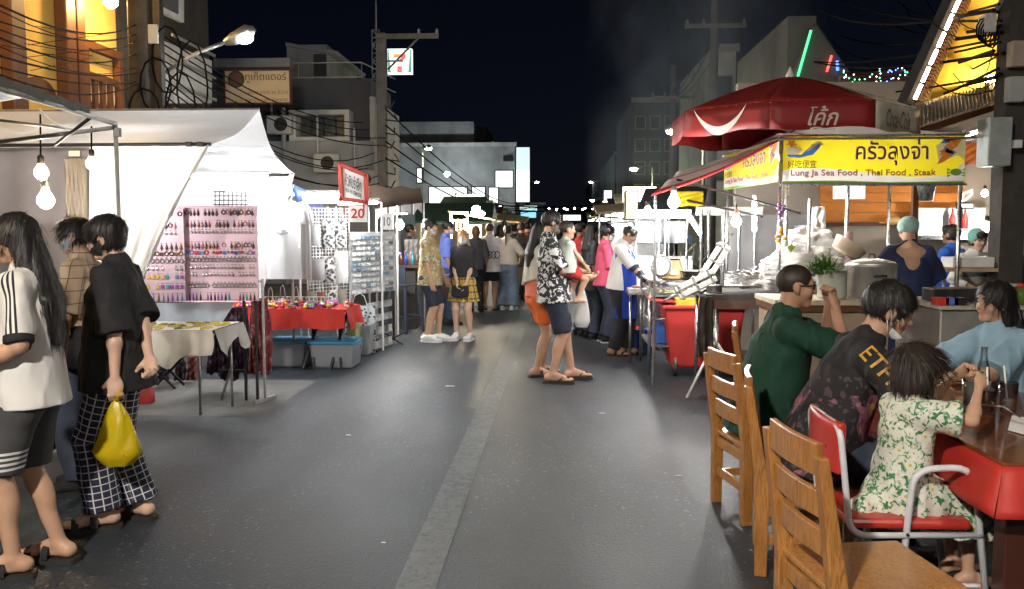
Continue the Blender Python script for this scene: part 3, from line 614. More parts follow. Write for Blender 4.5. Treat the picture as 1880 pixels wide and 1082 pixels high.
# concrete apron under the left stalls, a 4 mm sheet laid over the asphalt, and raised pavements beyond
CONC = M('concrete', (.15, .15, .145), .8, bump=.4, bscale=45, dirt=.5, scale=2)
b = B(); b.quad((-8, 6.9, .004), (-2.45, 6.9, .004), (-2.45, 8.6, .004), (-8, 8.6, .004)); b.build('apron', CONC, kind='structure')
b = B(); b.box2((-40, 9, -.1), (-5.2, 120, .13)); b.build('pavement', CONC, kind='structure'); b = B(); b.box2((4.9, 5.5, -.1), (40, 120, .13)); b.build('pavement', CONC, kind='structure')
for px_, py_, s_ in ((826, 710, .05), (704, 998, .012), (640, 800, .02), (1105, 760, .03), (1245, 875, .025)):
    q = gp(px_, py_); b = B(); b.slab([q + V(-s_, -s_ * .3, .004), q + V(s_, -s_ * .4, .004), q + V(s_ * .8, s_ * .3, .004), q + V(-s_ * .7, s_ * .4, .004)], .003); b.build('litter', M('paper_scrap', (.6, .58, .52), .8), label='pale scrap of litter lying on the asphalt', cat='litter', group='scraps of litter on the road')
ORD = 'first second third fourth fifth sixth seventh eighth ninth tenth eleventh twelfth thirteenth fourteenth fifteenth sixteenth seventeenth eighteenth nineteenth twentieth twenty-first twenty-second'.split()
# --- common materials
STEEL = M('steel', (.55, .56, .57), .32, 1.0, scale=20, bump=.05); GALV = M('galvanised', (.42, .43, .44), .5, .85, scale=30); DARKM = M('dark_metal', (.03, .03, .032), .5, .4)
BLACKP = M('black_plastic', (.015, .015, .016), .45); WHITEP = M('white_plastic', (.72, .72, .71), .45); CABLE = M('cable', (.005, .004, .004), .9, Specular_IOR_Level=.1)
POLE = M('pole_concrete', (.16, .15, .14), .85, bump=.4, bscale=30, dirt=.6)
def cable(pts, r=.007, label='black overhead cable slung along the street', group='overhead cables', mat=None):
    return B().tube(pts, r, 5).build('cable', mat or CABLE, label=label, cat='cable', group=group)
# --- left, nearest: yellow shophouse with brown columns
YW = M('yellow_wall', (.66, .42, .10), .8, scale=1.2, var=.1, bump=.15); BRN = M('brown_wood', (.10, .036, .013), .55, bump=.2, bscale=40, scale=4); CREAM = M('cream_pane', (.62, .48, .28), .6)
FX = -7.0
t = T('shophouse', 'yellow shophouse upper floor with brown columns and barred window, lit warm', 'building', (FX, 10, 0))
y0 = 4.0; y1 = atx(214, 90, FX).y
box_part('wall', (FX - .3, y0, 0), (FX, y1, 9), YW, t)
def fcol(px0, px1, z0=0, z1=9, pr=.18):
    a = atx(px0, 150, FX).y; c_ = atx(px1, 150, FX).y; box_part('column', (FX + .003, a, z0), (FX + pr, c_, z1), BRN, t, .02)
fcol(0, 28); fcol(103, 122); fcol(124, 140)
w0 = atx(141, 90, FX).y; w1 = atx(212, 90, FX).y; z1 = atx(141, 70, FX).z; z0 = 3.2
f_ = B(); f_.box2((FX + .003, w0, z1 - .12), (FX + .12, w1, z1)); f_.box2((FX + .003, w0, z1 - .55), (FX + .1, w1, z1 - .45)); f_.box2((FX + .003, w0, z0), (FX + .12, w0 + .12, z1 - .12)); f_.box2((FX + .003, w1 - .12, z0), (FX + .12, w1, z1 - .12)); win = f_.build('window', BRN, t)
wn = 4
for i in range(wn):
    a = w0 + .12 + (w1 - w0 - .24) * i / wn; c_ = w0 + .12 + (w1 - w0 - .24) * (i + 1) / wn
    box_part('pane', (FX + .02, a + .03, z0), (FX + .04, c_ - .03, z1 - .55), CREAM, win)
    if i: box_part('mullion', (FX + .03, a - .05, z0), (FX + .09, a + .05, z1 - .55), BRN, win)
    br = B(); zz = z0
    while zz < z1 - .9: br.bar((FX + .06, a, zz), (FX + .06, c_, zz + .42), .014, .014); br.bar((FX + .06, c_, zz), (FX + .06, a, zz + .42), .014, .014); zz += .42
    br.build('window_bars', DARKM, win, kind='stuff')
ar = B(); ya = atx(40, 160, FX).y; yb = atx(100, 160, FX).y; zc = atx(70, 170, FX).z; ym = (ya + yb) / 2; ra = (yb - ya) / 2
ar.slab([V(FX + .02, ym + ra * math.cos(math.pi * k / 14), zc + ra * .55 * math.sin(math.pi * k / 14)) for k in range(15)], -.06); ar.build('arch', BRN, t)
ev = B(); ev.box2((FX - .3, y0, 5.75), (FX + .95, y1 + .1, 5.85)); ev.build('eave', BRN, t)
lp = atx(203, 3, FX + .5)
b = B(); b.lathe([(.05, .1), (.12, .06), (.12, .0)], lp + V(0, 0, .05), 12); l_ = T('porch_lamp', 'warm porch lamp under the eave of the yellow shophouse', 'lamp', lp); b.build('lamp_shade', BRN, l_, True)
B().sph(lp, .10, 12, 8).build('bulb', E('warm_porch', (1, .62, .22), 520), l_, True)
lp2 = V(FX + .55, 9.2, 5.5); l_ = T('porch_lamp', 'second porch lamp under the same eave, nearer the camera', 'lamp', lp2); B().lathe([(.05, .1), (.12, .06), (.12, .0)], lp2 + V(0, 0, .05), 12).build('lamp_shade', BRN, l_, True); B().sph(lp2, .10, 12, 8).build('bulb', MATS['warm_porch'], l_, True)
# grimy concrete pier and the building with a sign panel
GRIM = M('grimy_render', (.045, .04, .036), .9, bump=.4, bscale=14, dirt=.7, scale=2); WHT = M('white_render', (.56, .56, .54), .85, bump=.15, dirt=.6, scale=1.6); GREYW = M('grey_render', (.36, .37, .375), .85, bump=.15, dirt=.65, scale=.8); DARKW = M('dark_render', (.075, .078, .088), .85, bump=.1, dirt=.3, scale=.7)
t = T('shophouse', 'dark old shophouse beside the yellow one with a boarded sign panel', 'building', (FX, 18, 0))
box_part('wall', (FX - 3, y1 + .05, 0), (FX - .05, 17.3, 11), GRIM, t); pa = atx(302, 120, FX + .3); pb = atx(389, 120, FX + .3)
pn = B(); pn.slab([atx(300, 75, FX + .3), atx(389, 112, FX + .3), atx(389, 190, FX + .3), atx(300, 190, FX + .3)], .08); pn.build('sign_panel', WHT, t)
for k in range(4):
    zz = 3.6 + k * .42; B().box2((FX + .39, pa.y + .1, zz), (FX + .42, pb.y - .1, zz + .05)).build('batten', GALV, t)
tr = B(); tr.slab([atx(292, -20, FX + .3), atx(338, 0, FX + .3), atx(338, 42, FX + .3), atx(292, 20, FX + .3)], .08); tr.build('window_surround', WHT, t); tr = B(); tr.slab([atx(297, -20, FX + .41), atx(328, -5, FX + .41), atx(328, 26, FX + .41), atx(297, 10, FX + .41)], .03); tr.build('window', DARKW, t)
# --- utility pole left with its tangle, street lamp on an arm
pl = V((262 - 1020) / FPX * 12, 12, 0)
t = T('utility_pole', 'thick grimy concrete utility pole behind the white tents with cable coils', 'utility pole', pl)
b = B(); b.cyl(pl, pl + V(0, 0, 9), .24, .19, 10); b.build('pole', M('sooty_concrete', (.055, .05, .046), .9, bump=.5, bscale=18, dirt=.6), t, True)
for k in range(5):
    q = pl + V(.1 + .16 * k, -.28, 3.2 + .35 * (k % 3)); B().tube([q + V(math.cos(a) * .22, .03 * k, math.sin(a) * (.3 + .08 * k)) for a in [i * .55 for i in range(12)]], .014, 5, closed=True).build('cable_coil', CABLE, t)
B().box(pl + V(.24, -.2, 4.25), (.14, .1, .26)).build('junction_box', WHT, t, bev=.01)
B().box(pl + V(.28, -.15, 3.6), (.1, .12, 2.6)).build('conduit', DARKM, t)
def street_lamp(label, base, h, head, mat, s=1.0, pole=True, arm0=None):
    t = T('street_lamp', label, 'street lamp', base, 0, 'street lamps along the road'); base = Vector(base); head = Vector(head); a0 = Vector(arm0) if arm0 else base + V(0, 0, h)
    if pole: B().cyl(base, base + V(0, 0, h), .06 * s, .045 * s, 8).build('pole', GALV, t, True)
    B().tube([a0, a0.lerp(head, .5) + V(0, 0, .05), head], .035 * s, 7).build('arm', GALV, t, True)
    u = (head - a0).normalized(); x, y, z = frame(u); hd = B(); hd.tube([head - u * .12 * s, head + u * .05 * s, head + u * .35 * s, head + u * .48 * s], [.05 * s, .11 * s, .13 * s, .04 * s], 10); hd.build('lamp_head', GALV, t, True)
    B().sph(head + u * .26 * s - V(0, 0, .075 * s), (.17 * s, .13 * s, .10 * s), 12, 8).build('lamp_glass', mat, t, True); return t
LEDW = E('street_led', (.93, .97, 1.0), 1100); YGR = E('street_yellow', (.92, 1.0, .42), 260)
hp_ = at(436, 74, 12.2); street_lamp('bright white street lamp on a long arm above the white tent', pl, 0, hp_ + V(-.1, 0, 0), LEDW, .8, False, at(300, 135, 12))
# --- beige shop sign
t = T('shop_sign', 'beige board sign with round emblem and green lettering on dark building', 'sign', at(473, 190, 19))
c0 = at(413, 131, 19); c1 = at(532, 188, 19)
BEIGE = M('beige_board', (.66, .50, .30), .6, var=.12, scale=1.5); b = B(); b.box2((c0.x, 19.003, c1.z), (c1.x, 19.1, c0.z)); b.build('board', BEIGE, t); b = B()
for a_, c_ in (((c0.x - .03, 18.98, c1.z - .03), (c1.x + .03, 19.1, c1.z - .003)), ((c0.x - .03, 18.98, c0.z + .003), (c1.x + .03, 19.1, c0.z + .03)), ((c0.x - .03, 18.98, c1.z), (c0.x - .003, 19.1, c0.z)), ((c1.x + .003, 18.98, c1.z), (c1.x + .03, 19.1, c0.z))): b.box2(a_, c_)
b.build('frame', M('maroon_frame', (.10, .02, .02)), t)
GRN = M('green_ink', (.03, .055, .025), .7, var=.05); BRK = M('brown_ink', (.20, .10, .04), .7, var=.05)
def px_text(s, px, py, Y, wpx, mat, parent, hpx=None, dy=-.003, **k): p = at(px, py, Y); sc = Y / FPX; return text(s, wpx * sc, hpx * sc if hpx else None, facing(p + V(0, dy, 0)), mat, parent, **k)
px_text('ทูเก็ตแตอร์', 488, 142, 19, 76, GRN, t, 20)
px_text('บริการ อาหาร ๒๔ ชั่วโมง', 492, 169, 19, 74, BRK, t, 8); px_text('โทร. อาหารตามสั่ง ของฝาก', 480, 183, 19, 96, BRK, t, 8)
e = at(434, 146, 19); b = B(); b.cyl(e, e + V(0, -.02, 0), .15, .15, 20); b.build('emblem', M('emblem_brown', (.10, .045, .03)), t); b = B(); b.tube([e + V(math.cos(i * .314) * .17, -.015, math.sin(i * .314) * .17) for i in range(20)], .022, 6, closed=True); b.build('emblem_ring', GRN, t)
# --- dark corner building
t = T('corner_building', 'dark two storey building with white ribbon window and rooftop railing', 'building', (-6, 24, 0))
zt = at(560, 145, 22).z; xr = at(700, 300, 22).x; xl_ = -14
box_part('wall', (xl_, 22, 0), (xr - .25, 24.7, zt), DARKW, t); wn0 = at(541, 207, 22); wn1 = at(650, 262, 22)
box_part('lower_wall', (at(478, 300, 22).x, 21.6, 0), (at(690, 300, 22).x, 21.997, at(600, 262, 22).z), GREYW, t); box_part('upper_slab', (at(400, 100, 22).x, 21.7, at(400, 128, 22).z), (at(538, 100, 22).x, 21.997, at(400, 112, 22).z), GREYW, t)
b = B(); x0, x1, z0, z1 = wn0.x, wn1.x, wn1.z, wn0.z; b.box2((x0, 21.5, z1 - .12), (x1, 21.997, z1)); b.box2((x0, 21.5, z0), (x1, 21.997, z0 + .1)); b.box2((x0, 21.5, z0 + .1), (x0 + .17, 21.997, z1 - .12)); b.box2((x1 - .12, 21.5, z0 + .1), (x1, 21.997, z1 - .12)); w_ = b.build('window', WHT, t)
for k in range(4):
    a = x0 + .17 + (x1 - x0 - .29) * k / 4; c_ = x0 + .17 + (x1 - x0 - .29) * (k + 1) / 4; box_part('pane', (a + .02, 21.9, z0 + .1), (c_ - .02, 21.95, z1 - .12), M('dim_pane', (.075, .08, .08), .25), w_)
box_part('side_wall', (xr - .247, 22.2, 0), (xr, 24.6, at(720, 190, 22).z), WHT, t); box_part('pillar', (at(684, 300, 22).x, 21.75, 0), (at(692, 300, 22).x, 21.997, at(700, 180, 22).z), WHT, t)
for q_ in ((515, 230), (668, 330), (600, 300)):
    e = at(q_[0], q_[1], 21.4); B().box(e, (.62, .28, .46)).build('air_conditioner', WHT, t, bev=.02); B().cyl(e + V(.05, -.145, 0), e + V(.05, -.155, 0), .17, .17, 14).build('fan_grille', DARKM, t); B().cyl(e + V(-.25, .1, .2), e + V(-.25, .1, 1.3), .025, .025, 6).build('pipe', WHT, t)
B().cyl((at(531, 300, 21.9).x, 21.5, 0), (at(531, 300, 21.9).x, 21.5, zt - .8), .06, .06, 8).build('drain_pipe', GREYW, t)
rl = B()
for z_ in (zt + .05, zt + .42): rl.tube([(at(425, 140, 22).x, 22.1, z_), (xr - .5, 22.1, z_), (xr - .1, 24.6, z_)], .018, 5)
for k in range(5): x_ = at(430, 140, 22).x + k * (xr - .5 - at(430, 140, 22).x) / 4; rl.tube([(x_, 22.1, zt), (x_, 22.1, zt + .42)], .015, 5)
rl.build('railing', GALV, t)
rs = B(); a = at(527, 125, 27); c_ = at(600, 82, 27); rs.box2((a.x, 27, 0), (c_.x, 31, c_.z)); rs.build('roof_room', GREYW, t); B().slab([at(524, 84, 26.8), at(618, 100, 26.8), at(618, 100, 26.8) + V(0, 4, 0), at(524, 84, 26.8) + V(0, 4, 0)], .1).build('roof_slab', GREYW, t)
box_part('roof_window', (at(605, 100, 27).x - .5, 26.95, zt + .1), (at(605, 100, 27).x - .1, 26.997, c_.z - .3), DARKW, t)
# lattice mast and pole with crossarm in front of it
t = T('lattice_mast', 'thin lattice mast rising from the dark corner building roof', 'mast', at(690, 160, 23)); b = B(); m0 = at(684, 155, 23); m1 = at(696, 55, 23)
for x_ in (m0.x, m1.x): b.tube([(x_, 23, m0.z), (x_, 23, m1.z)], .022, 5)
n_ = 7
for k in range(n_): za = m0.z + (m1.z - m0.z) * k / n_; zb = m0.z + (m1.z - m0.z) * (k + 1) / n_; b.tube([(m0.x, 23, za), (m1.x, 23, zb)] if k % 2 else [(m1.x, 23, za), (m0.x, 23, zb)], .014, 4); b.tube([(m0.x, 23, zb), (m1.x, 23, zb)], .014, 4)
b.build('lattice', GALV, t, kind='stuff')
pp = V((702 - 1020) / FPX * 21, 21, 0); zp = at(706, 62, 21).z
t = T('utility_pole', 'square concrete pole with one long crossarm beside the lit striped-seven sign', 'utility pole', pp)
B().bar(pp, (pp.x, 21, zp), .22, .22).build('pole', POLE, t); B().bar((pp.x - .1, 20.85, zp - .1), at(805, 66, 20.85), .09, .11).build('crossarm', POLE, t); B().bar(at(712, 128, 20.84), at(770, 68, 20.84), .04, .04).build('brace', POLE, t); B().cyl((pp.x - .12, 21, zp), (pp.x - .12, 21, zp + 1.2), .025, .02, 6).build('spike', GALV, t)
for q in (769, 802): B().lathe([(.02, 0), (.05, .03), (.03, .07), (.05, .1), (.02, .16)], at(q, 64, 20.85), 8).build('insulator', GALV, t, True)
for k in range(7): z_ = 2.6 + k * .32; B().tube([(pp.x + .1, 20.86, z_), (pp.x + .25 + .1 * (k % 3), 20.8, z_ - .05), (pp.x + .34, 20.8, z_ + .12)], .02, 5).build('bracket', DARKM, t)
# convenience store sign
YS = 24; c0 = at(711, 90, YS); c1 = at(756, 135, YS); cx = (c0.x + c1.x) / 2; cz = (c0.z + c1.z) / 2; sw = c1.x - c0.x
t = T('shop_sign', 'square lit sign with green border and big striped numeral seven', 'sign', (cx, YS, c1.z))
WLIT = E('white_sign', (.95, 1, .98), 1.7); box_part('sign_box', (c0.x, YS, c1.z), (c1.x, YS + .2, c0.z), WLIT, t)
GLIT = E('green_sign', (.02, .33, .16), 1.0); OLIT = E('orange_sign', (.95, .30, .03), 1.0); RLIT = E('red_sign', (.85, .05, .04), 1.0)
def flat(nm, pts, mat, par, y=None, th=.006): return B().slab([V(cx + p[0] * sw, (y or YS) - .003, cz + p[1] * sw) for p in pts], th).build(nm, mat, par)
for pts in (((-.49, -.42), (-.36, -.42), (-.44, .42), (-.49, .42)), ((.36, -.42), (.49, -.42), (.49, .42), (.44, .42)), ((-.49, .42), (.49, .42), (.49, .46), (-.49, .46)), ((-.49, -.46), (.49, -.46), (.49, -.42), (-.49, -.42))): flat('border', pts, GLIT, t)
flat('numeral_bar', ((-.25, .14), (.06, .14), (.06, .28), (-.25, .28)), OLIT, t); flat('numeral_stem', ((-.10, -.02), (.12, -.02), (.26, .14), (.26, .28), (.06, .28), (.08, .14)), RLIT, t); flat('numeral_foot', ((-.10, -.42), (.10, -.42), (.10, -.20), (-.10, -.20)), RLIT, t); text('ELEVEN', sw * .5, sw * .11, facing((cx, YS - .003, cz - .10 * sw)), GLIT, t)
B().bar((pp.x, YS, cz), (c0.x, YS, cz), .05, .05).build('bracket', GALV, t)
# --- big pale bank building far left with lit signs
YB = 70; t = T('bank_building', 'large plain grey building far down the left side of the street', 'building', (-7, 75, 0))
xr = at(945, 300, YB).x; box_part('wall', (-20, YB, 0), (xr, YB + 25, at(900, 262, YB).z), GREYW, t); box_part('upper_storey', (-20, YB + 1, at(900, 262, YB).z + .003), (at(868, 300, YB).x, YB + 20, at(800, 221, YB).z), GREYW, t); box_part('parapet', (-20, YB - .15, at(900, 262, YB).z - .3), (xr + .15, YB - .003, at(900, 262, YB).z), WHT, t)
box_part('roof_recess', (at(868, 300, YB).x + .003, YB + 4, at(900, 262, YB).z + .003), (at(886, 300, YB).x, YB + 12, at(880, 222, YB).z), DARKW, t)
box_part('air_conditioner', (at(925, 300, YB).x, YB - .8, at(900, 297, YB).z), (at(943, 300, YB).x, YB - .16, at(900, 287, YB).z), DARKM, t)
def lit_box(label, px0, py0, px1, py1, Y, mat, d=.3, nm='lit_sign'):
    a = at(px0, py0, Y); c_ = at(px1, py1, Y); t = T(nm, label, 'sign', ((a.x + c_.x) / 2, Y, c_.z)); b = B(); b.box2((a.x, Y, c_.z), (c_.x, Y + d, a.z)); b.build('light_panel', mat, t)
    f = B(); w = .012 * Y / 10
    for p, q in (((a.x - w, Y - .02, a.z + .002), (c_.x + w, Y + d, a.z + w)), ((a.x - w, Y - .02, c_.z - w), (c_.x + w, Y + d, c_.z - .002)), ((a.x - w, Y - .02, c_.z), (a.x - .002, Y + d, a.z)), ((c_.x + .002, Y - .02, c_.z), (c_.x + w, Y + d, a.z))): f.box2(p, q)
    f.build('frame', DARKM, t); return t
W3 = E('white_panel', (.95, 1, .98), 1.5); MINT = E('mint_panel', (.62, .95, .88), 1.0); GINK = E('green_logo', (.02, .35, .2), .8)
t = lit_box('wide white lit window sign above the green canopy', 788, 344, 857, 374, 48, W3); B().box2(at(835, 355, 47.9), at(839, 374, 47.99)).build('stand', DARKM, t)
t = lit_box('narrow white lit sign with small green logo, right of the wide one', 867, 344, 890, 373, 48, W3); px_text('Σ', 878, 355, 48, 8, GINK, t, 8, dy=-.01)
lit_box('narrow white lit sign at the end of the lit row', 898, 345, 914, 373, 48, W3)
t = lit_box('square white lit sign with green logo on the grey building', 910, 314, 941, 344, 66, W3); px_text('Σ', 925, 323, 66, 8, GINK, t, 7, dy=-.01)
t = lit_box('tall mint and white lit tower sign at the grey building corner', 948, 271, 972, 371, 68, W3, .8); B().box2(at(948, 271, 67.98), at(972, 312, 67.99)).build('mint_panel', MINT, t); px_text('+', 961, 321, 67.97, 6, RLIT, t, 6)
lit_box('small upright white lit sign by the thin lamp post', 766, 310, 774, 335, 30, W3); lit_box('low green and white shop sign far down the street', 954, 378, 986, 388, 60, MINT); lit_box('blue lit shop sign below the green and white one', 956, 390, 984, 400, 58, E('blue_panel', (.25, .6, .9), 1.4)); lit_box('white lit shop sign at the far end of the street', 1034, 395, 1066, 405, 80, W3)
t = T('flood_lamp', 'round white flood lamp on the grey building wall', 'lamp', at(821, 320, 66)); B().sph(at(821, 320, 66), .20, 12, 8).build('lamp_glass', E('flood_white', (.9, 1, 1), 450), t, True); B().cyl(at(821, 320, 66), at(821, 320, 69.9), .06, .06, 6).build('arm', DARKM, t)
street_lamp('small yellow street lamp on a thin post before the grey building', gp(777, 340) if False else V(at(776, 300, 32).x, 32, 0), at(776, 272, 32).z, at(782, 271, 31.8), YGR, .7)
# --- far street: right side buildings dim in the smoke, end of street
FARW = M('far_render', (.10, .11, .13), .9, scale=.5, dirt=.4)
def far_building(label, px0, px1, pyt, Y, D, mat, cols=3, rows=3, side='R', wmat=None):
    a = at(px0, 418, Y); c_ = at(px1, 418, Y); zt = at(px0, pyt, Y).z; t = T('far_building', label, 'building', ((a.x + c_.x) / 2, Y, 0)); box_part('wall', (a.x, Y, 0), (c_.x, Y + D, zt), mat, t); box_part('parapet', (a.x - .1, Y - .12, zt - .25), (c_.x + .1, Y - .003, zt), GREYW, t)
    for i in range(cols):
        for j in range(rows):
            w = (c_.x - a.x) / cols; x_ = a.x + w * (i + .2); z_ = 3.2 + j * (zt - 3.6) / rows
            wf = B().box2((x_ - .05, Y - .06, z_ - .05), (x_ + w * .6 + .05, Y - .003, z_ + (zt - 4) / rows * .6)).build('window', GREYW, t); box_part('pane', (x_, Y - .09, z_), (x_ + w * .6, Y - .063, z_ + (zt - 4) / rows * .6 - .05), wmat or M('dark_pane', (.05, .055, .065), .4), wf)
    return t
far_building('dim far block on the right side behind the smoke', 1160, 1240, 180, 45, 12, FARW, 3, 4); far_building('lower far block on the right with pale green upper wall', 1128, 1162, 278, 60, 20, M('teal_render', (.08, .14, .14), .9), 2, 2); far_building('lowest dark block at the far right end of the street', 1088, 1130, 330, 85, 20, FARW, 3, 2); far_building('pale slab of a tall building above the red umbrella', 1305, 1345, 82, 30, 8, WHT, 1, 3)
far_building('grey block behind the umbrella top', 1346, 1450, 108, 33, 10, GREYW, 3, 3); far_building('dark block at the far left end of the street', 975, 1000, 372, 90, 20, FARW, 2, 1)
t = lit_box('white and orange upright lit sign on the right side far away', 1109, 350, 1123, 375, 55, E('white_soft', (1, .95, .9), 1.6)); B().box2(at(1109, 371, 54.98), at(1123, 376, 54.99)).build('orange_strip', OLIT, t)
for i, (px_, py_, Y_) in enumerate(((1232, 236, 24), (1163, 307, 40))): h_ = at(px_, py_, Y_); street_lamp(('yellow green street lamp glowing left of the red umbrella', 'smaller yellow street lamp further down the right side')[i], (h_.x + .9, Y_, 0), h_.z, h_ + V(.3, 0, 0), YGR, 1.0 if i == 0 else 1.1)
for i, (px_, py_, Y_) in enumerate(((980, 333, 85), (1090, 333, 85), (1094, 366, 70))): h_ = at(px_, py_, Y_); street_lamp('distant white street lamp, a bright dot', (h_.x + (.9 if i else -.9), Y_, 0), h_.z, h_, E('street_far', (.95, 1, 1), 90), 1.1)
FL = E('far_bulb', (1, .97, .9), 60)
for i in range(9):
    q = at(1008 + i * 11 + (i % 3) * 3, 383 + (i % 2) * 2, 60); B().sph(q, .06, 8, 6).build('string_bulb', FL, label='tiny white bulb on the string across the street end', cat='bulb', group='string of bulbs across the street end')
cable([at(925, 383, 60), at(1000, 382, 60), at(1110, 381, 60), at(1180, 378, 60)], .03, 'cable across the street end carrying small bulbs'); cable([at(880, 376, 52), at(1000, 381, 52), at(1110, 377, 52)], .04, 'black cable crossing low over the far street'); cable([at(880, 384, 50), at(1010, 389, 50), at(1120, 385, 50)], .04, 'second black cable crossing just under the first one')
B().box2((-60, 180, 0), (60, 182, 5)).build('far_wall', FARW, kind='structure')
# pole with crossarm on the right
for px_, Y_, top, lab in ((1305, 22, 0, 'concrete pole with crossarm in front of the pale slab building'), (1232, 30, 120, 'distant pole with crossarm inside the smoke')):
    x_ = at(px_, 418, Y_).x; zt = at(px_, top, Y_).z + (1.0 if top == 0 else 0); t = T('utility_pole', lab, 'utility pole', (x_, Y_, 0)); B().cyl((x_, Y_, 0), (x_, Y_, zt), .13, .10, 8).build('pole', POLE, t, True)
    zc = at(px_, 50 if top == 0 else 180, Y_).z; B().bar((x_ - .75, Y_ - .15, zc), (x_ + .75, Y_ - .15, zc), .09, .09).build('crossarm', POLE, t)
    for q in (-.7, -.3, .7): B().lathe([(.02, 0), (.045, .03), (.02, .12)], (x_ + q, Y_ - .15, zc + .05), 6).build('insulator', GALV, t)
# --- green neon gable house and the fairy-lit tiled roof
YG = 18; t = T('gable_building', 'grey gabled shop front with green and red neon edges', 'building', at(1500, 300, YG)); ap = at(1490, 52, YG)
B().slab([at(1450, 0 + 300, YG), at(1560, 300, YG), at(1552, 140, YG), ap, at(1450, 140, YG)], .3).build('gable_wall', M('gable_grey', (.17, .165, .155), .85, dirt=.6, scale=1.2), t); box_part('side_block', at(1447, 30, YG + .5), at(1488, 420, YG + .5) + V(0, 5, 0), M('gable_grey', 0), t)
rf = B(); rf.slab([ap + V(0, -.1, .05), at(1558, 142, YG - .1), at(1558, 142, YG - .1) + V(0, 6, 0), ap + V(0, 6, .05)], .08); rf.build('roof', DARKW, t)
GNE = E('green_neon', (.03, .9, .3), 2.2); RNE = E('red_neon', (1, .06, .03), 2.2); BNE = E('blue_neon', (.05, .25, 1), 2.2)
B().tube([at(1489, 56, YG - .4), at(1465, 140, YG - .4)], .025, 6).build('green_neon_tube', GNE, t); B().tube([at(1527, 102, YG - .4), at(1518, 132, YG - .4)], .025, 6).build('red_neon_tube', RNE, t); B().tube([at(1537, 112, YG - .4), at(1538, 130, YG - .4)], .03, 6).build('blue_neon_tube', BNE, t)
t = T('tiled_roof', 'low red tiled roof with coloured fairy lights on it', 'roof', at(1610, 240, 15)); TILE = M('red_tile', (.16, .05, .035), .8); A_, C_, D_, E_2 = at(1540, 185, 13), at(1690, 185, 13), at(1675, 128, 15.5), at(1545, 134, 15.5)
for i in range(9):
    u0 = i / 9; u1 = (i + .93) / 9; B().slab([A_.lerp(E_2, u0), C_.lerp(D_, u0), C_.lerp(D_, u1) + V(0, 0, -.02), A_.lerp(E_2, u1) + V(0, 0, -.02)], .03).build('tile_course', TILE, t)
for k in range(6):
    lb = B(); m = (E('fairy_blue', (.1, .2, 1), 9), E('fairy_green', (.1, 1, .5), 7), E('fairy_white', (1, .95, .9), 7))[k % 3]
    for i in range(14): u = random.random(); w = random.random(); lb.sph(A_.lerp(E_2, w).lerp(C_.lerp(D_, w), u if k % 3 else .5 + .45 * u) + V(0, -.03, .05), .011, 5, 4)
    lb.build('fairy_lights', m, t, kind='stuff')
B().cyl((at(1545, 300, 15).x, 15, 0), (at(1545, 300, 15).x, 15, at(1545, 140, 15).z), .1, .1, 8).build('post', POLE, t); B().cyl((at(1685, 300, 13.2).x, 13.2, 0), (at(1685, 300, 13.2).x, 13.2, at(1685, 190, 13.2).z), .1, .1, 8).build('post', POLE, t)
# --- right: yellow-lit restaurant with steep gable and strip lights
YR = 10.0; t = T('restaurant_building', 'yellow restaurant gable with a steep eave edged by strip lights', 'building', at(1800, 400, YR))
YW2 = M('bright_yellow_wall', (.75, .46, .06), .7, scale=1, var=.08); B().slab([at(1690, 190, YR), at(2150, 190, YR), at(2150, -300, YR), at(1900, -300, YR)], .2).build('gable_wall', YW2, t)
g0 = at(1676, 186, YR - .9); g1 = at(1790, -70, YR - .9)
rfb = B(); rfb.slab([g0 + V(-.06, 0, 0), g0 + V(-.06, .3, 0), g1 + V(-.06, .3, 0), g1 + V(-.06, 0, 0)], .10); rfb.build('gable_roof', M('dark_roof', (.012, .009, .008), .9), t)
for k in range(40):
    p = g0.lerp(g1, (k + .2) / 40); q = g0.lerp(g1, (k + .8) / 40); B().slab([p, q, q + V(.07, 0, -.05), p.lerp(q, .5) + V(.10, 0, -.10), p + V(.07, 0, -.05)], .012).build('fringe_board', BRN, t)
for k in range(8):
    p = g0.lerp(g1, (k + .08) / 8) + V(-.01, -.06, 0); q = g0.lerp(g1, (k + .9) / 8) + V(-.01, -.06, 0); B().tube([p, q], .018, 6).build('strip_light', E('strip_warm', (1, .80, .55), 26), t)
for i, (dx, z_) in enumerate(((.55, 3.15), (1.35, 3.5), (.9, 4.2))):
    q = at(1690, 190, YR); q = V(q.x + dx, YR - .45, z_); tt = T('wall_lamp', ('lowest', 'middle', 'highest')[i] + ' warm wall lamp on the yellow restaurant gable', 'lamp', q); B().lathe([(.02, -.1), (.07, -.06), (.07, -.02)], q, 10).build('cup', BRN, tt); B().sph(q, .065, 10, 7).build('bulb', E('warm_gable', (1, .72, .3), 260), tt, True); B().bar(q + V(0, 0, -.08), q + V(0, .44, -.08), .03, .03).build('bracket', BRN, tt)
box_part('ground_floor_wall', (at(1690, 300, YR + 1.6).x, YR + 1.5, 0), (12, YR + 1.7, 3.2), M('dim_wall', (.20, .16, .11), .8, dirt=.5, scale=1.5), t)
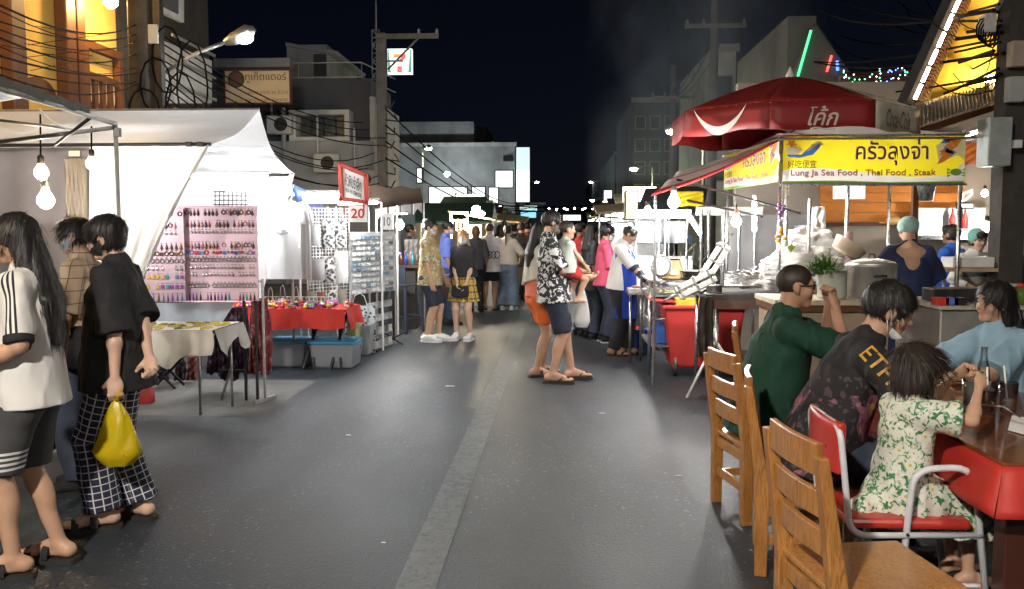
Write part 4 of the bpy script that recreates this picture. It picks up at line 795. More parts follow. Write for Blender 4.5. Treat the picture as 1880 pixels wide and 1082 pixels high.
# corrugated awning under the gable
t = T('corrugated_awning', 'sloping corrugated metal awning below the yellow gable', 'awning', at(1760, 400, 9.2)); a0 = at(1672, 196, 8.6); a1 = at(1672, 235, 8.2); b0 = at(1840, 150, 9.6); b1 = at(1850, 178, 9.0); n_ = 26
sh_ = B(); sh_.grid(n_ * 4, 1, lambda u, v: a0.lerp(b0, u).lerp(a1.lerp(b1, u), v) + V(0, 0, .022 * math.sin(u * n_ * 2 * math.pi))); sh_.build('corrugated_sheet', M('awning_metal', (.33, .29, .24), .55, .5, dirt=.4), t, solid=.006)
for k in range(2): B().bar(a1.lerp(a0, k) + V(0, 0, -.06), b1.lerp(b0, k) + V(0, 0, -.06), .05, .06).build('rafter', BRN, t)
B().bar(a1.lerp(b1, .1) + V(0, .1, -.08), V(a1.lerp(b1, .1).x, a1.y + .1, 0), .05, .05).build('post', BRN, t); B().bar(b1 + V(0, .1, -.08), V(b1.x, b1.y + .1, 0), .06, .06).build('post', BRN, t)
# utility pole right, with meter boxes
px4 = V(at(1853, 300, 8).x, 8, 0); t = T('utility_pole', 'dark utility pole at the right edge with meter boxes and a wire tangle', 'utility pole', px4); B().bar(px4, px4 + V(0, 0, 8), .21, .21).build('pole', MATS['sooty_concrete'], t)
B().box(at(1812, 45, 7.9), (.10, .14, .16)).build('meter_box', WHT, t, bev=.01); B().box(at(1870, 100, 7.8), (.16, .1, .22)).build('meter_box', M('tan_box', (.34, .28, .22)), t, bev=.01); B().box(at(1862, 165, 7.82), (.13, .1, .22)).build('meter_box', GREYW, t, bev=.01); B().box(at(1825, 262, 7.8), (.20, .22, .42)).build('switch_cabinet', M('cabinet_grey', (.32, .36, .35), .5), t, bev=.01); B().box(at(1866, 265, 7.75), (.07, .07, .07)).build('white_meter', WHITEP, t, bev=.005)
B().bar(at(1815, 44, 7.95), px4 + V(0, -.05, 3.9), .03, .03).build('bracket', GALV, t)
for k in range(5): B().tube([at(1805 + 4 * k, 55 + 3 * k, 7.85) + V(.06 * math.cos(a), 0, .10 * math.sin(a)) for a in [i * .7 for i in range(9)]], .008, 5, closed=True).build('wire_loop', CABLE, t)
for k in range(16):
    a = at(1835 + random.randint(-10, 10), 10 + k * 9 + random.randint(-9, 9), 7.9); c_ = at(1500 + random.randint(-180, 200), -40 + k * 14 + random.randint(-30, 30), 18 + random.random() * 12); cable(catenary(a, c_, .15 + random.random() * .3, 8), .011 + .009 * random.random(), ORD[k] + ' thin black cable counted down the right pole, running off down the street', 'cables from the right pole')
for k in range(8):
    a = at(1700 + random.randint(-20, 120), 60 + random.randint(-40, 100), 9.3); c_ = at(1800 + random.randint(0, 60), 60 + random.randint(-50, 130), 7.95); cable(catenary(a, c_, .12, 6), .006, 'short drooping wire between the yellow gable and the right pole', 'wires at the yellow gable')
for k in range(9): cable(catenary(at(0, 5 + k * 17 + random.randint(-6, 6), 6.5), at(250, 40 + k * 15 + random.randint(-10, 10), 11.8), .06 + .12 * random.random(), 8), .004 + .006 * random.random(), ORD[k] + ' black cable from the top drooping before the yellow shophouse', 'cables at the left pole')
for k in range(6): cable([at(random.randint(0, 90), random.randint(40, 150), 9.5), at(random.randint(160, 240), random.randint(10, 190), 11)], .004, 'stray thin wire crossing before the yellow shophouse', 'stray wires at the shophouse')
for k in range(9): cable(catenary(at(290, 60 + k * 15, 11.9), at(690 + random.randint(-30, 20), 225 + k * 14, 20.8), .3 + .4 * random.random(), 10), .012, ORD[k] + ' black cable from the top, running from left pole to crossarm pole', 'cables beyond the left pole')
for k in range(4): cable(catenary(at(708, 200 + k * 30, 20.8), at(960 + 8 * k, 372 + k * 4, 60), .8, 8), .02, ORD[k] + ' black cable from the top leading on down the left side', 'cables down the left side')
for k in range(5): cable(catenary(at(1305 + 16 * (k - 2), 48, 21.8), at(1232 + 9 * (k - 2), 178, 29.8), .3, 6), .012, ORD[k] + ' black cable from the left between the two right hand poles', 'cables between right poles')
FSM = [M('far_cloth_%d' % i, c_, .8) for i, c_ in enumerate(((.30, .28, .25), (.05, .09, .25), (.30, .05, .04), (.08, .16, .10), (.45, .43, .38)))]
FSL = [E('far_panel_white', (.95, .98, 1), 6), E('far_panel_warm', (1, .82, .55), 6), E('far_panel_cool', (.75, .9, 1), 6)]
FSN = 'grey blue red green cream'.split()
for i in range(14):
    Y_ = (26, 30, 35, 40, 46, 53, 61)[i // 2] + (i % 2) * 2; x_ = -3.3 - .02 * Y_ if i % 2 else 1.5 + .012 * Y_; k = (i * 3 + i // 5) % 5
    t = T('market_stall', '%s roofed lit stall, %s along the %s side of the far street' % (FSN[k], ORD[i // 2], 'left' if i % 2 else 'right'), 'stall', (x_ + .7, Y_, 0), 0, 'small lit stalls down the far street'); B().slab([(x_, Y_, 2.25), (x_ + 1.5, Y_, 2.25), (x_ + 1.5, Y_ + 1.5, 2.6), (x_, Y_ + 1.5, 2.6)], .05).build('canopy', FSM[k], t); B().box2((x_ + .05, Y_ + .2, 0), (x_ + 1.45, Y_ + .8, .85)).build('counter', FSM[(k + 2) % 5], t); B().box2((x_ + .1, Y_ + .10, 2.02), (x_ + 1.4, Y_ + .14, 2.12)).build('light_strip', FSL[i % 3], t)
    for dx in (.04, 1.46): B().cyl((x_ + dx, Y_ + .05, 0), (x_ + dx, Y_ + .05, 2.25), .025, .025, 6).build('post', GALV, t)
    if i % 3 == 0: B().box2((x_ + .2, Y_ - .02, 2.35), (x_ + 1.2, Y_ - .002, 2.8)).build('lit_sign', FSL[(i + 1) % 3], t)
    for j in range(3): B().box2((x_ + .2 + .4 * j, Y_ + .3, .853), (x_ + .48 + .4 * j, Y_ + .6, 1.05 + .1 * ((i + j) % 3))).build('goods', FSM[(i + j) % 5], t)
# smoke drifting up from the grills
g = NG('smoke'); out = g.t.nodes['Material Output']; g.t.nodes.remove(g.b); pv_ = g.n('VolumePrincipled'); pv_.inputs['Color'].default_value = (.68, .80, 1.0, 1)
tcn = g.n('TexCoord'); gx, gy, gz = g.sep(tcn.outputs['Generated']); nn = g.noise(.55, g.mapv(tcn.outputs['Object'], (1, 1, .6)), detail=4, rough=.6, dist=.6)
rad = g.math('SUBTRACT', 1.0, g.math('MULTIPLY', g.math('ABSOLUTE', g.math('SUBTRACT', gx, .5)), 2.0)); rad = g.math('MULTIPLY', rad, g.math('SUBTRACT', 1.0, g.math('MULTIPLY', gz, .45)))
dn = g.math('MULTIPLY', g.math('MULTIPLY', g.ramp(nn, [(.42, 0.0), (.75, 1.0)]), rad), .34); g.L(dn, pv_.inputs['Density']); g.L(pv_.outputs[0], out.inputs['Volume'])
SMOKE = g.m; b = B(); b.box2((.5, 13.5, 2.4), (4.3, 17, 9)); b.build('smoke', SMOKE, kind='stuff')
# ------------------------------------------------------------------ left hand stalls
def bulb(label, p, mat, r=.04, cap=True, top=None, group=None, capmat=None):
    p = Vector(p); t = T('hanging_bulb', label, 'light bulb', p, 0, group)
    B().lathe([(.001, -r * 1.05), (r * .55, -r * .85), (r * .95, -r * .3), (r, 0), (r * .9, r * .45), (r * .55, r * 1.05), (r * .40, r * 1.35)], p, 12).build('bulb', mat, t, True)
    B().lathe([(r * .42, r * 1.36), (r * .5, r * 1.5), (r * .5, r * 2.5), (r * .2, r * 2.8)], p, 10).build('socket', capmat or BLACKP, t, True)
    if top is not None: B().tube([p + V(0, 0, r * 2.7), Vector(top)], .006, 5).build('wire', CABLE, t)
    return t
def tube_lamp(label, a, c_, mat, r=.016, group='fluorescent tubes in the stalls'):
    a = Vector(a); c_ = Vector(c_); t = T('tube_lamp', label, 'tube lamp', a.lerp(c_, .5), 0, group); u = (c_ - a).normalized()
    B().tube([a, c_], r, 8).build('tube', mat, t, True); B().bar(a - u * .03 + V(0, 0, r + .022), c_ + u * .03 + V(0, 0, r + .022), .035, .03).build('fitting', WHITEP, t); return t
WARMB = E('warm_bulb', (1, .70, .34), 210); COOLB = E('cool_bulb', (1, .97, .92), 900); COOLL = E('cool_bulb_left', (1, .97, .92), 260); TUBE = E('tube_white', (.95, .98, 1.0), 400); TUBEL = E('tube_tent', (.95, .98, 1.0), 80); TUBER = E('tube_right', (.95, .98, 1.0), 200); COOLS = E('cool_bulb_small', (1, .98, .95), 850)
TARP = thin('white_tarp', (.64, .66, .68), .30); TARPG = thin('greyish_tarp', (.52, .50, .53), .35); CURT = thin('white_curtain', (.80, .80, .80), .60, .7); BLUET = thin('blue_tarp', (.05, .15, .30), .3); PLAS = thin('clear_plastic', (.42, .46, .50), .55, .2)
# nearest stall frame
c_ = at(212, 228, 5.0); XS = c_.x
t = T('market_stall', 'thin steel pole frame of the nearest left stall with bare corner post', 'stall', (XS, 5.0, 0))
n0 = atx(-160, 113, XS); GP = M('grey_paint', (.30, .30, .29), .5, dirt=.3, scale=12); B().cyl((XS, 5, 0), c_, .013, .013, 8).build('post', GP, t, True); B().cyl(n0, c_, .014, .014, 8).build('rail', GP, t, True)
B().cyl(n0, (XS, n0.y, 0), .014, .014, 8).build('post', GALV, t, True)
e = at(-60, 268, 5.0); B().cyl(c_ - V(0, 0, .02), e, .013, .013, 8).build('rail', GP, t, True); B().cyl(at(165, 213, 4.6) if False else V(XS, 4.72, c_.z), at(102, 266, 5.02), .010, .010, 6).build('strut', DARKM, t, True); B().cyl(at(-40, 216, 4.4), at(120, 236, 4.95), .008, .008, 6).build('strut', GALV, t, True)
B().cyl(e, V(e.x, 5.0, 0), .014, .014, 8).build('post', GALV, t, True); B().box(c_ + V(.015, -.01, -.05), (.034, .03, .05)).build('corner_clamp', GP, t)
fl = B(); fl.grid(14, 3, lambda u, v: n0.lerp(c_, u * .82) + V(.01 + .012 * math.sin(u * 60), 0, .05 - .05 * v + .008 * math.sin(u * 35))); fl.build('valance', thin('grey_valance', (.07, .08, .08), .3), t)
q0 = n0 + V(-2.6, 0, .18); q1 = V(XS - 2.6, 4.9, c_.z + .12); cv = B(); cv.grid(6, 4, lambda u, v: (n0.lerp(at(45, 180, 4.6), u)).lerp(q0.lerp(q1, u), v) + V(0, 0, -.10 * math.sin(v * math.pi))); cv.build('canopy', BLUET, t, True)
bulb('warm hanging bulb on the near stall rail, upper one of the pair', at(76, 318, 5.6), WARMB, .044, top=at(74, 210, 5.6)); bulb('large white hanging bulb just below the warm one', at(84, 369, 5.58), COOLL, .053, capmat=GALV, top=at(80, 335, 5.6)); bulb('warm hanging bulb nearer the corner post, before the white curtain', at(169, 302, 5.5), WARMB, .036, top=at(168, 232, 5.5))
cable(catenary(at(72, 200, 4.75), at(165, 225, 4.9), .07), .006, 'pale loop of wire between the hanging bulbs', None, WHITEP)
bulb('added bulb further along the near stall rail, out of view', V(XS + .0, 3.0, 2.0), WARMB, .036, top=(XS, 3.0, 2.25));  # unseen bulb added for light on the near left
# tables of the near stall behind the shoppers
t = T('stall_table', 'stall table under a dark cloth behind the woman in the white tee', 'table', (-3.5, 4.6, 0)); B().box2((-4.6, 3.9, .70), (-3.05, 5.3, .73)).build('tabletop', BRN, t)
dc = B(); dc.grid(24, 4, lambda u, v: V(-3.04 + .02 * math.sin(u * 50) * v, 3.85 + u * 1.5, .735 - v * .5)); dc.grid(24, 4, lambda u, v: V(-4.6 + u * 1.56, 3.85 + .02 * math.sin(u * 44) * v, .735 - v * .5)); dc.build('tablecloth', M('dark_cloth', (.02, .02, .025), .9, bump=.3), t, True)
for x_, y_ in ((-3.12, 3.95), (-3.12, 5.2), (-4.5, 5.2), (-4.5, 3.95)): B().cyl((x_, y_, 0), (x_, y_, .70), .016, .016, 8).build('leg', WHITEP, t, True)
B().tube([(-3.12, 3.95, .18), (-3.12, 5.2, .18)], .014, 6).build('stretcher', WHITEP, t)
# grey partition and crinkled plastic roll behind it
b = B(); p0 = at(-80, 272, 6.5); p1 = at(166, 268, 6.5); b.grid(20, 10, lambda u, v: V(p0.x + (p1.x - p0.x) * u, 6.5 + .015 * math.sin(u * 20 + v * 3), p0.z + (.55 - p0.z) * v)); b.build('partition', M('lilac_grey_sheet', (.24, .225, .245), .8, bump=.3, bscale=8, scale=1.2), smooth=True, solid=.006, label='grey fabric partition hanging behind the two near bulbs', cat='partition')
b = B(); p0 = at(118, 292, 6.42); p1 = at(160, 292, 6.42); b.grid(30, 14, lambda u, v: V(p0.x + (p1.x - p0.x) * u, 6.42 - .02 * abs(math.sin(u * 17)) - .01 * math.sin(v * 23 + u * 30), p0.z + (.9 - p0.z) * v)); b.build('plastic_sheet', thin('crinkled_plastic', (.30, .26, .22), .3, .25), smooth=True, label='strip of crinkled clear plastic hanging beside the white curtain', cat='plastic sheet')
B().slab([at(126, 277, 6.45), at(146, 277, 6.45), at(146, 287, 6.45), at(126, 287, 6.45)], .004).build('paper_note', M('cream_paper', (.75, .66, .52), .8), label='small cream paper note pinned on the grey partition', cat='note')
# the white tent
t = T('market_tent', 'large white gabled market tent lit from inside over the earring table', 'tent', (-3.6, 8, 0))
en = at(387, 265, 6.4); el = V(-8.5, 6.4, en.z); rn = at(476, 201, 8.0); rl_ = V(-8.5, 8.0, rn.z); fn_ = at(541, 318, 9.6); fl_ = V(-8.5, 9.6, fn_.z + .02)
b = B(); b.grid(40, 12, lambda u, v: rl_.lerp(rn, u).lerp(el.lerp(en, u), v) + V(0, 0, -.07 * math.sin(v * math.pi) - .012 * math.sin(u * 31) * math.sin(v * math.pi) + .006 * math.sin(u * 70 + v * 9) * v)); b.build('near_slope', TARP, t, True)
b = B(); b.grid(40, 14, lambda u, v: rl_.lerp(rn, u).lerp(fl_.lerp(fn_, u), v) + V(-.05 * math.sin(v * math.pi) * u, 0, -.09 * math.sin(v * math.pi) + .008 * math.sin(u * 44 + v * 12))); b.build('far_slope', TARP, t, True)
B().cyl(el, en, .014, .014, 8).build('rail', DARKM, t); B().cyl(fl_, fn_, .014, .014, 8).build('rail', DARKM, t); B().cyl(rl_, rn, .014, .014, 8).build('ridge_pole', GALV, t); B().cyl((fn_.x - .05, 9.6, 0), (fn_.x - .05, 9.6, fn_.z), .014, .014, 8).build('post', GALV, t)
for x_, y_, z_ in ((-6.5, 6.4, en.z), (-6.5, 9.6, fn_.z)): B().cyl((x_, y_, 0), (x_, y_, z_), .016, .016, 8).build('post', GALV, t)
b = B(); c0 = at(165, 269, 6.4); c1 = at(385, 267, 6.4); d0 = at(165, 560, 6.4); d1 = at(262, 520, 6.4)
b.grid(40, 26, lambda u, v: c0.lerp(c1, u).lerp(d0.lerp(d1, u), v) + V(-.03 * math.sin(v * math.pi) * u * u, -.02 * math.sin(u * 26 + v * 2) * (.3 + v) - .05 * u * math.sin(v * 3), 0)); b.build('curtain', CURT, t, True)
b = B(); b.tube([c1.lerp(d1, k / 12) + V(-.03 * math.sin(k / 12 * math.pi), -.03, 0) for k in range(13)], [.006 + .007 * math.sin(k * .9) ** 2 for k in range(13)], 7); b.build('curtain_edge_roll', CURT, t, True)
b = B(); e0 = at(362, 322, 9.5); e1 = at(538, 320, 9.5); b.grid(16, 10, lambda u, v: V(e0.x - 1.5 + (e1.x - e0.x + 1.5) * u * (1 - .16 * v * (u > .5) * (u - .5) * 2), 9.5 + .02 * math.sin(u * 20), e0.z - .02 + (.75 - e0.z) * v)); b.build('back_wall', CURT, t, True)
b = B(); b.grid(8, 10, lambda u, v: fn_.lerp(at(515, 330, 9.0), u).lerp(at(478, 475, 9.0).lerp(at(462, 472, 8.7), u), v) + V(.03 * math.sin(v * 5), 0, 0)); b.build('side_flap', CURT, t, True)
for i, x_ in enumerate((347, 368)): B().box(at(x_, 265, 6.37), (.05, .035, .035)).build('binder_clip', BLACKP, label=('left', 'right')[i] + ' black binder clip holding the white curtain on the rail', cat='clip', group='binder clips on the tent rail', bev=.006)
tube_lamp('fluorescent tube under the tent ridge over the earrings', (-4.6, 7.7, 2.22), (-3.4, 7.7, 2.22), TUBEL); tube_lamp('fluorescent tube near the tent back wall', (-4.1, 8.8, 2.12), (-3.0, 8.8, 2.12), TUBEL); tube_lamp('fluorescent tube deep in the tent behind the curtain', (-6.2, 7.6, 2.2), (-5.0, 7.6, 2.2), TUBEL)
bulb('added bulb hidden behind the white curtain lighting it', (-3.7, 6.9, 1.75), E('added_curtain_bulb', (1, .97, .92), 520), .04, top=(-3.9, 7.0, 2.3))  # bulb added to make the curtain glow from behind
b = B(); # wire shelf seen above the panels
for k in range(8): b.tube([at(395 + 8 * k, 352, 9.3), at(395 + 8 * k, 378, 9.3)], .006, 4)
for k in range(4): b.tube([at(392, 352 + 8 * k, 9.3), at(455, 352 + 8 * k, 9.3)], .006, 4)
b.build('wire_shelf', DARKM, label='dark wire rack above the pink earring panels', cat='rack')
# earring panels
PINK = M('pink_felt', (.72, .52, .60), .9, var=.06, bump=.2, bscale=200); BLOOP = []
def ear_mesh(kind):
    b = B(); b.tube([(.004 * math.cos(a), 0, .004 * math.sin(a) + .004) for a in (0, 1.2, 2.4, 3.6)], .0012, 4)
    if kind == 0: b.lathe([(.001, -.034), (.008, -.022), (.004, -.008), (.0015, 0)], n=6)
    elif kind == 1: b.tube([(.010 * math.cos(a), 0, -.012 + .011 * math.sin(a)) for a in [i * .785 for i in range(8)]], .003, 4, closed=True)
    elif kind == 2: b.sph((0, 0, -.010), .008, 6, 5)
    elif kind == 3: b.lathe([(.003, -.04), (.0065, -.03), (.0015, 0)], n=5)
    else: b.box((0, 0, -.014), (.016, .005, .018), 0)
    return b
EM = [M('ear_dark', (.05, .04, .05), .35, .3), M('ear_silver', (.55, .55, .57), .25, .9), M('ear_rose', (.40, .16, .18), .4), M('ear_teal', (.05, .30, .36), .35), M('ear_blue', (.06, .10, .40), .35), M('ear_yellow', (.65, .45, .06), .4), M('ear_violet', (.25, .08, .35), .4), M('ear_red', (.55, .04, .04), .35), M('ear_bronze', (.20, .11, .05), .4, .6)]
EP = {}
def earring(kind, mi, p, rz, lab, s=1.0):
    k = (kind, mi)
    if k not in EP:
        me = ear_mesh(kind); o = me.build('earring', EM[mi], world=False); EP[k] = o; RM[o] = None
    else: o = EP[k].copy(); COL.objects.link(o)
    o.location = p; o.rotation_euler = (0, 0, rz); o.scale = (s * 1.75, s * 1.3, s * 1.6); tag(o, lab, 'earring', 'earrings hung on the pink panels')
rows_lab = dict(enumerate('dark drop earring, top row|dark drop earring, second row|silver stud earring, third row|dark drop earring, fourth row|bright coloured earring, middle row|silver hoop earring, sixth row|pearl stud earring, seventh row|pearl stud earring, eighth row|grey hoop earring, ninth row|thin tassel earring, bottom row'.split('|'))); rows_lab = {k: v + ' of the wide pink panel' for k, v in rows_lab.items()}
def ear_panel(label, px0, py0, px1, py1, Y, rz, cols, second=False):
    a = at(px0, py1, Y); d = at(px1, py0, Y); w = d.x - a.x; h = d.z - a.z; o = V((a.x + d.x) / 2, Y, a.z); t = T('earring_display', label, 'display panel', o, rz); Q = RM[t]
    B().box((0, 0, h / 2), (w, .018, h)).build('board', PINK, t, world=False)
    for z_ in (-.008, h + .008): B().box((0, -.002, z_), (w + .03, .026, .012)).build('trim', M('pink_trim', (.55, .34, .42), .6), t, world=False)
    z = [.955, .83, .735, .60, .52, .44, .35, .27, .16, .045]
    for r_ in range(10):
        for k in range(cols):
            u = (k + .5) / cols; x_ = (u - .5) * w * .95; s = 1.0; kind, mi = ((0, 0), (0, 8), (2, 1), (0, 0), (4, 3), (1, 1), (2, 1), (2, 1), (1, 1), (3, 0))[r_]
            if r_ in (0, 1, 3): mi = random.choice((0, 0, 8, 2)); kind = random.choice((0, 0, 0, 1))
            if r_ == 4: kind = random.choice((4, 1, 2)); mi = random.choice((3, 4, 1, 7, 6)) if not second else random.choice((8, 0))
            if r_ == 9: mi = random.choice((0, 6, 3, 8))
            if second and r_ in (7, 8): mi = random.choice((5, 5, 3, 6)); kind = 4
            if random.random() < .06: continue
            lab = rows_lab[r_] if not second else rows_lab[r_].replace('wide pink', 'narrow side')
            lab = lab + ', ' + ORD[k] + ' from the left'
            earring(kind, mi, Q @ V(x_ + random.uniform(-.003, .003), -.014, z[r_] * h + .012), rz, lab, s)
    return t, o, w, h
t1, o1, w1_, h1_ = ear_panel('wide pink felt panel hung with rows of earrings', 336, 381, 471, 549, 7.5, 0, 20)
t2, o2, w2_, h2_ = ear_panel('narrower angled pink panel of earrings, partly behind the curtain', 262, 384, 334, 551, 7.42, .18, 9, True)
for x_ in (447, 468): q = at(x_, 549, 7.55); B().bar((q.x, 7.56, 0), (q.x, 7.56, q.z + .8), .022, .022).build('leg', DARKM, t1)
q = at(400, 549, 7.55); B().bar((q.x, 7.54, .28), (at(447, 500, 7.55).x, 7.54, .28), .02, .02).build('stretcher', DARKM, t1); B().bar((q.x + .03, 7.5, .02), (q.x + .12, 7.5, .30), .02, .02).build('foot_brace', GALV, t1)
# table with white cloth and yellow bracelets
WCL = M('off_white_cloth', (.55, .53, .49), .9, bump=.3, bscale=150, scale=3)
t = T('stall_table', 'folding table under an off-white cloth below the earring panels', 'table', (-3.3, 7.0, 0)); tz = .74; A_ = at(415, 604, 7.05); xr = A_.x; B().box2((-4.6, 6.78, tz - .03), (xr - .01, 7.38, tz)).build('tabletop', BRN, t)
clo = B(); clo.grid(44, 3, lambda u, v: V(-4.6 + (xr + 4.6) * u, 6.76 + .64 * v, tz + .006)); clo.grid(44, 8, lambda u, v: V(-4.6 + (xr + 4.6) * u + .02 * math.sin(v * 3), 6.755 - .05 * v + .025 * math.sin(u * 58) * v, tz + .005 - v * (.20 + .12 * max(0, math.sin(u * 17 + .6)) ** 2)))
clo.grid(12, 8, lambda u, v: V(xr + .02 + .05 * v + .02 * math.sin(u * 15) * v, 6.76 + .64 * u, tz + .005 - v * (.16 + .07 * math.sin(u * 9)))); clo.build('tablecloth', WCL, t, True)
for x_, y_ in ((at(359, 600, 6.9).x, 6.95), (-4.5, 6.9), (-4.5, 7.3), (xr - .06, 7.3)): B().cyl((x_, y_, 0), (x_, y_, tz - .03), .012, .012, 8).build('leg', GALV, t, True)
gb = None
for k in range(60):
    p = V(random.uniform(-3.75, xr - .04), random.uniform(6.82, 7.3), tz + .013)
    if gb is None: gb = B().tube([(.03 * math.cos(a), .03 * math.sin(a), 0) for a in [i * .785 for i in range(8)]], .006, 5, closed=True).build('bracelet', M('yellow_beads', (.50, .38, .05), .5), world=False); o = gb; ob2 = B().tube([(.03 * math.cos(a), .03 * math.sin(a), 0) for a in [i * .785 for i in range(8)]], .006, 5, closed=True).build('bracelet', M('olive_beads', (.14, .16, .04), .5), world=False); o2 = ob2; tag(ob2, 'olive bead bracelet in the pile on the off-white cloth', 'bracelet', 'olive bracelets on the off-white cloth'); ob2.location = p + V(.05, 0, 0)
    else: o = (gb if k % 3 else ob2).copy(); COL.objects.link(o)
    o.location = p; tag(o, 'yellow bead bracelet in the pile on the off-white cloth' if k % 3 or o == gb else 'olive bead bracelet in the pile on the off-white cloth', 'bracelet', 'yellow bracelets on the off-white cloth' if k % 3 or o == gb else 'olive bracelets on the off-white cloth')
b = B(); a0 = at(285, 556, 7.4); a1 = at(430, 556, 7.4); b.grid(20, 6, lambda u, v: a0.lerp(a1, u * (1 - .28 * v)) + V(0, .02 * math.sin(u * 14), -v * .30)); b.build('plastic_sheet', PLAS, smooth=True, label='grey translucent plastic sheet below the pink earring panels', cat='plastic sheet')
# hanging clothes, rail and its foot
t = T('clothes_rail', 'low metal clothes rail right of the earring panels with a T shaped foot', 'clothes rail', at(485, 738, 7.75)); rf = gp(487, 738); B().cyl((rf.x, rf.y, .03), (rf.x, rf.y, 1.12), .013, .013, 8).build('post', GALV, t); B().bar(rf + V(-.05, -.14, .02), rf + V(.04, .16, .02), .03, .03).build('foot', GALV, t); B().cyl((rf.x, rf.y, 1.1), (rf.x - .75, rf.y + .1, 1.1), .012, .012, 8).build('rail', GALV, t)
def garment(label, px, py0, py1, Y, wpx, mat, nf=5, taper=.8, nm='hanging_garment', amp=.03, grp=None, sleeves=False):
    p = at(px, py0, Y); w = wpx * Y / FPX; h = (py1 - py0) * Y / FPX; t = B(); t.grid(26, 18, lambda u, v: p + V((u - .5) * w * (taper + (1 - taper) * min(1, v * 2.2)), amp * math.sin(u * nf * 6.28 + math.sin(v * 4)) * (.25 + v) + .01 * math.sin(v * 19 + u * 8), -h * v * (1 + .03 * math.sin(u * 11))))
    o = t.build(nm, mat, smooth=True, label=label, cat='garment', group=grp, solid=.012); return o
g = NG('dark_print'); g.set(Base_Color=g.ramp(g.noise(14, detail=5), [(.45, (.015, .010, .02)), (.6, (.10, .05, .09)), (.7, (.30, .25, .28))]), Roughness=.9); DPR = g.m
g = NG('red_print'); g.set(Base_Color=g.ramp(g.noise(16, detail=4, dist=1), [(.42, (.20, .025, .03)), (.55, (.28, .06, .07)), (.66, (.45, .28, .26))]), Roughness=.9); RPR = g.m
for i, (px_, w_, y1_) in enumerate(((395, 34, 690), (420, 34, 700), (442, 30, 690))): garment(('leftmost', 'middle', 'rightmost')[i] + ' dark printed garment hanging behind the panel legs', px_, 565, y1_, 8.0, w_, DPR, 4, grp='dark garments on the low rail')
garment('red floral dress hanging at the end of the clothes rail', 476, 548, 690, 7.72, 42, RPR, 3, .7)
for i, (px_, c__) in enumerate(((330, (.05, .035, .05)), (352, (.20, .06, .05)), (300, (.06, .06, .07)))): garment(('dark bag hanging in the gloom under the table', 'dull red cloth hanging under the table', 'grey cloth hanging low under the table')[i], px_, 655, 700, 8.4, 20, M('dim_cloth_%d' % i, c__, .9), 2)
b = B(); q = gp(268, 742); b.grid(20, 10, lambda u, v: q + V(-.03, .05, .24 - .24 * v) + V(math.cos(u * 6.283), math.sin(u * 6.283), 0) * (.015 + .075 * min(1, v * 1.4)) * (1 + .15 * math.sin(u * 19 + v * 4))); b.build('red_bag', M('red_bag', (.30, .02, .02), .7), smooth=True, label='small red bag on the ground under the white cloth table', cat='bag')
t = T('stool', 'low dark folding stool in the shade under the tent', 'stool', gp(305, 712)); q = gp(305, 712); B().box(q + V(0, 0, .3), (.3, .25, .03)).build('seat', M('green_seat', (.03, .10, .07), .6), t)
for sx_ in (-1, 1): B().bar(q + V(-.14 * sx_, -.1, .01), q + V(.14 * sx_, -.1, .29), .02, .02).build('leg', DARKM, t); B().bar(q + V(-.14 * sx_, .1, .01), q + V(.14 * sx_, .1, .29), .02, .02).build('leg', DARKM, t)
# ------------------------------------------------------------------ souvenir stall
STY = 9.9
b = B(); z_ = 2.12; b.grid(14, 8, lambda u, v: at(520, 332, 10).lerp(at(546, 332, 10), u) + V(0, 1.2 * v, -.28 * u * u - .1 * v)); b.build('tarp', M('blue_cover', (.04, .10, .32), .6), smooth=True, label='corner of a blue tarp behind the white tent edge', cat='tarp', solid=.01)
b = B(); b.grid(20, 8, lambda u, v: at(548, 348, 10.3).lerp(at(642, 350, 10.3), u) + V(0, 1.5 * v, .02 - .16 * (1 - v) + .015 * math.sin(u * 20))); b.build('canopy', thin('orange_tarp', (.42, .09, .03), .5), smooth=True, label='low orange tarp canopy over the souvenir stall', cat='canopy')
b = B(); b.box2(at(546, 372, 10.25), at(640, 360, 10.3)); b.build('valance_board', WHITEP, label='white strip along the front of the orange canopy', cat='valance')
t = T('market_stall', 'white pole frame of the souvenir stall holding the number twenty', 'stall', at(600, 650, STY)); s0 = at(548, 372, STY); s1 = at(700, 372, 10.8)
B().cyl(s0, s1, .014, .014, 8).build('rail', WHITEP, t)
for p in (s0, s1, V(s0.x, 11.6, s0.z), V(s1.x - .1, 12.4, s1.z)): B().cyl((p.x, p.y, 0), p, .014, .014, 8).build('post', WHITEP, t)
tube_lamp('fluorescent tube on the souvenir stall beside the sign', at(622, 374, 9.8), at(692, 372, 10.2), TUBE); tube_lamp('fluorescent tube inside the souvenir stall', (-3.4, 10.6, 2.0), (-2.6, 10.9, 2.0), TUBE); tube_lamp('fluorescent tube over the hung white shirts', (-3.5, 8.95, 1.98), (-2.8, 8.95, 1.98), TUBE)
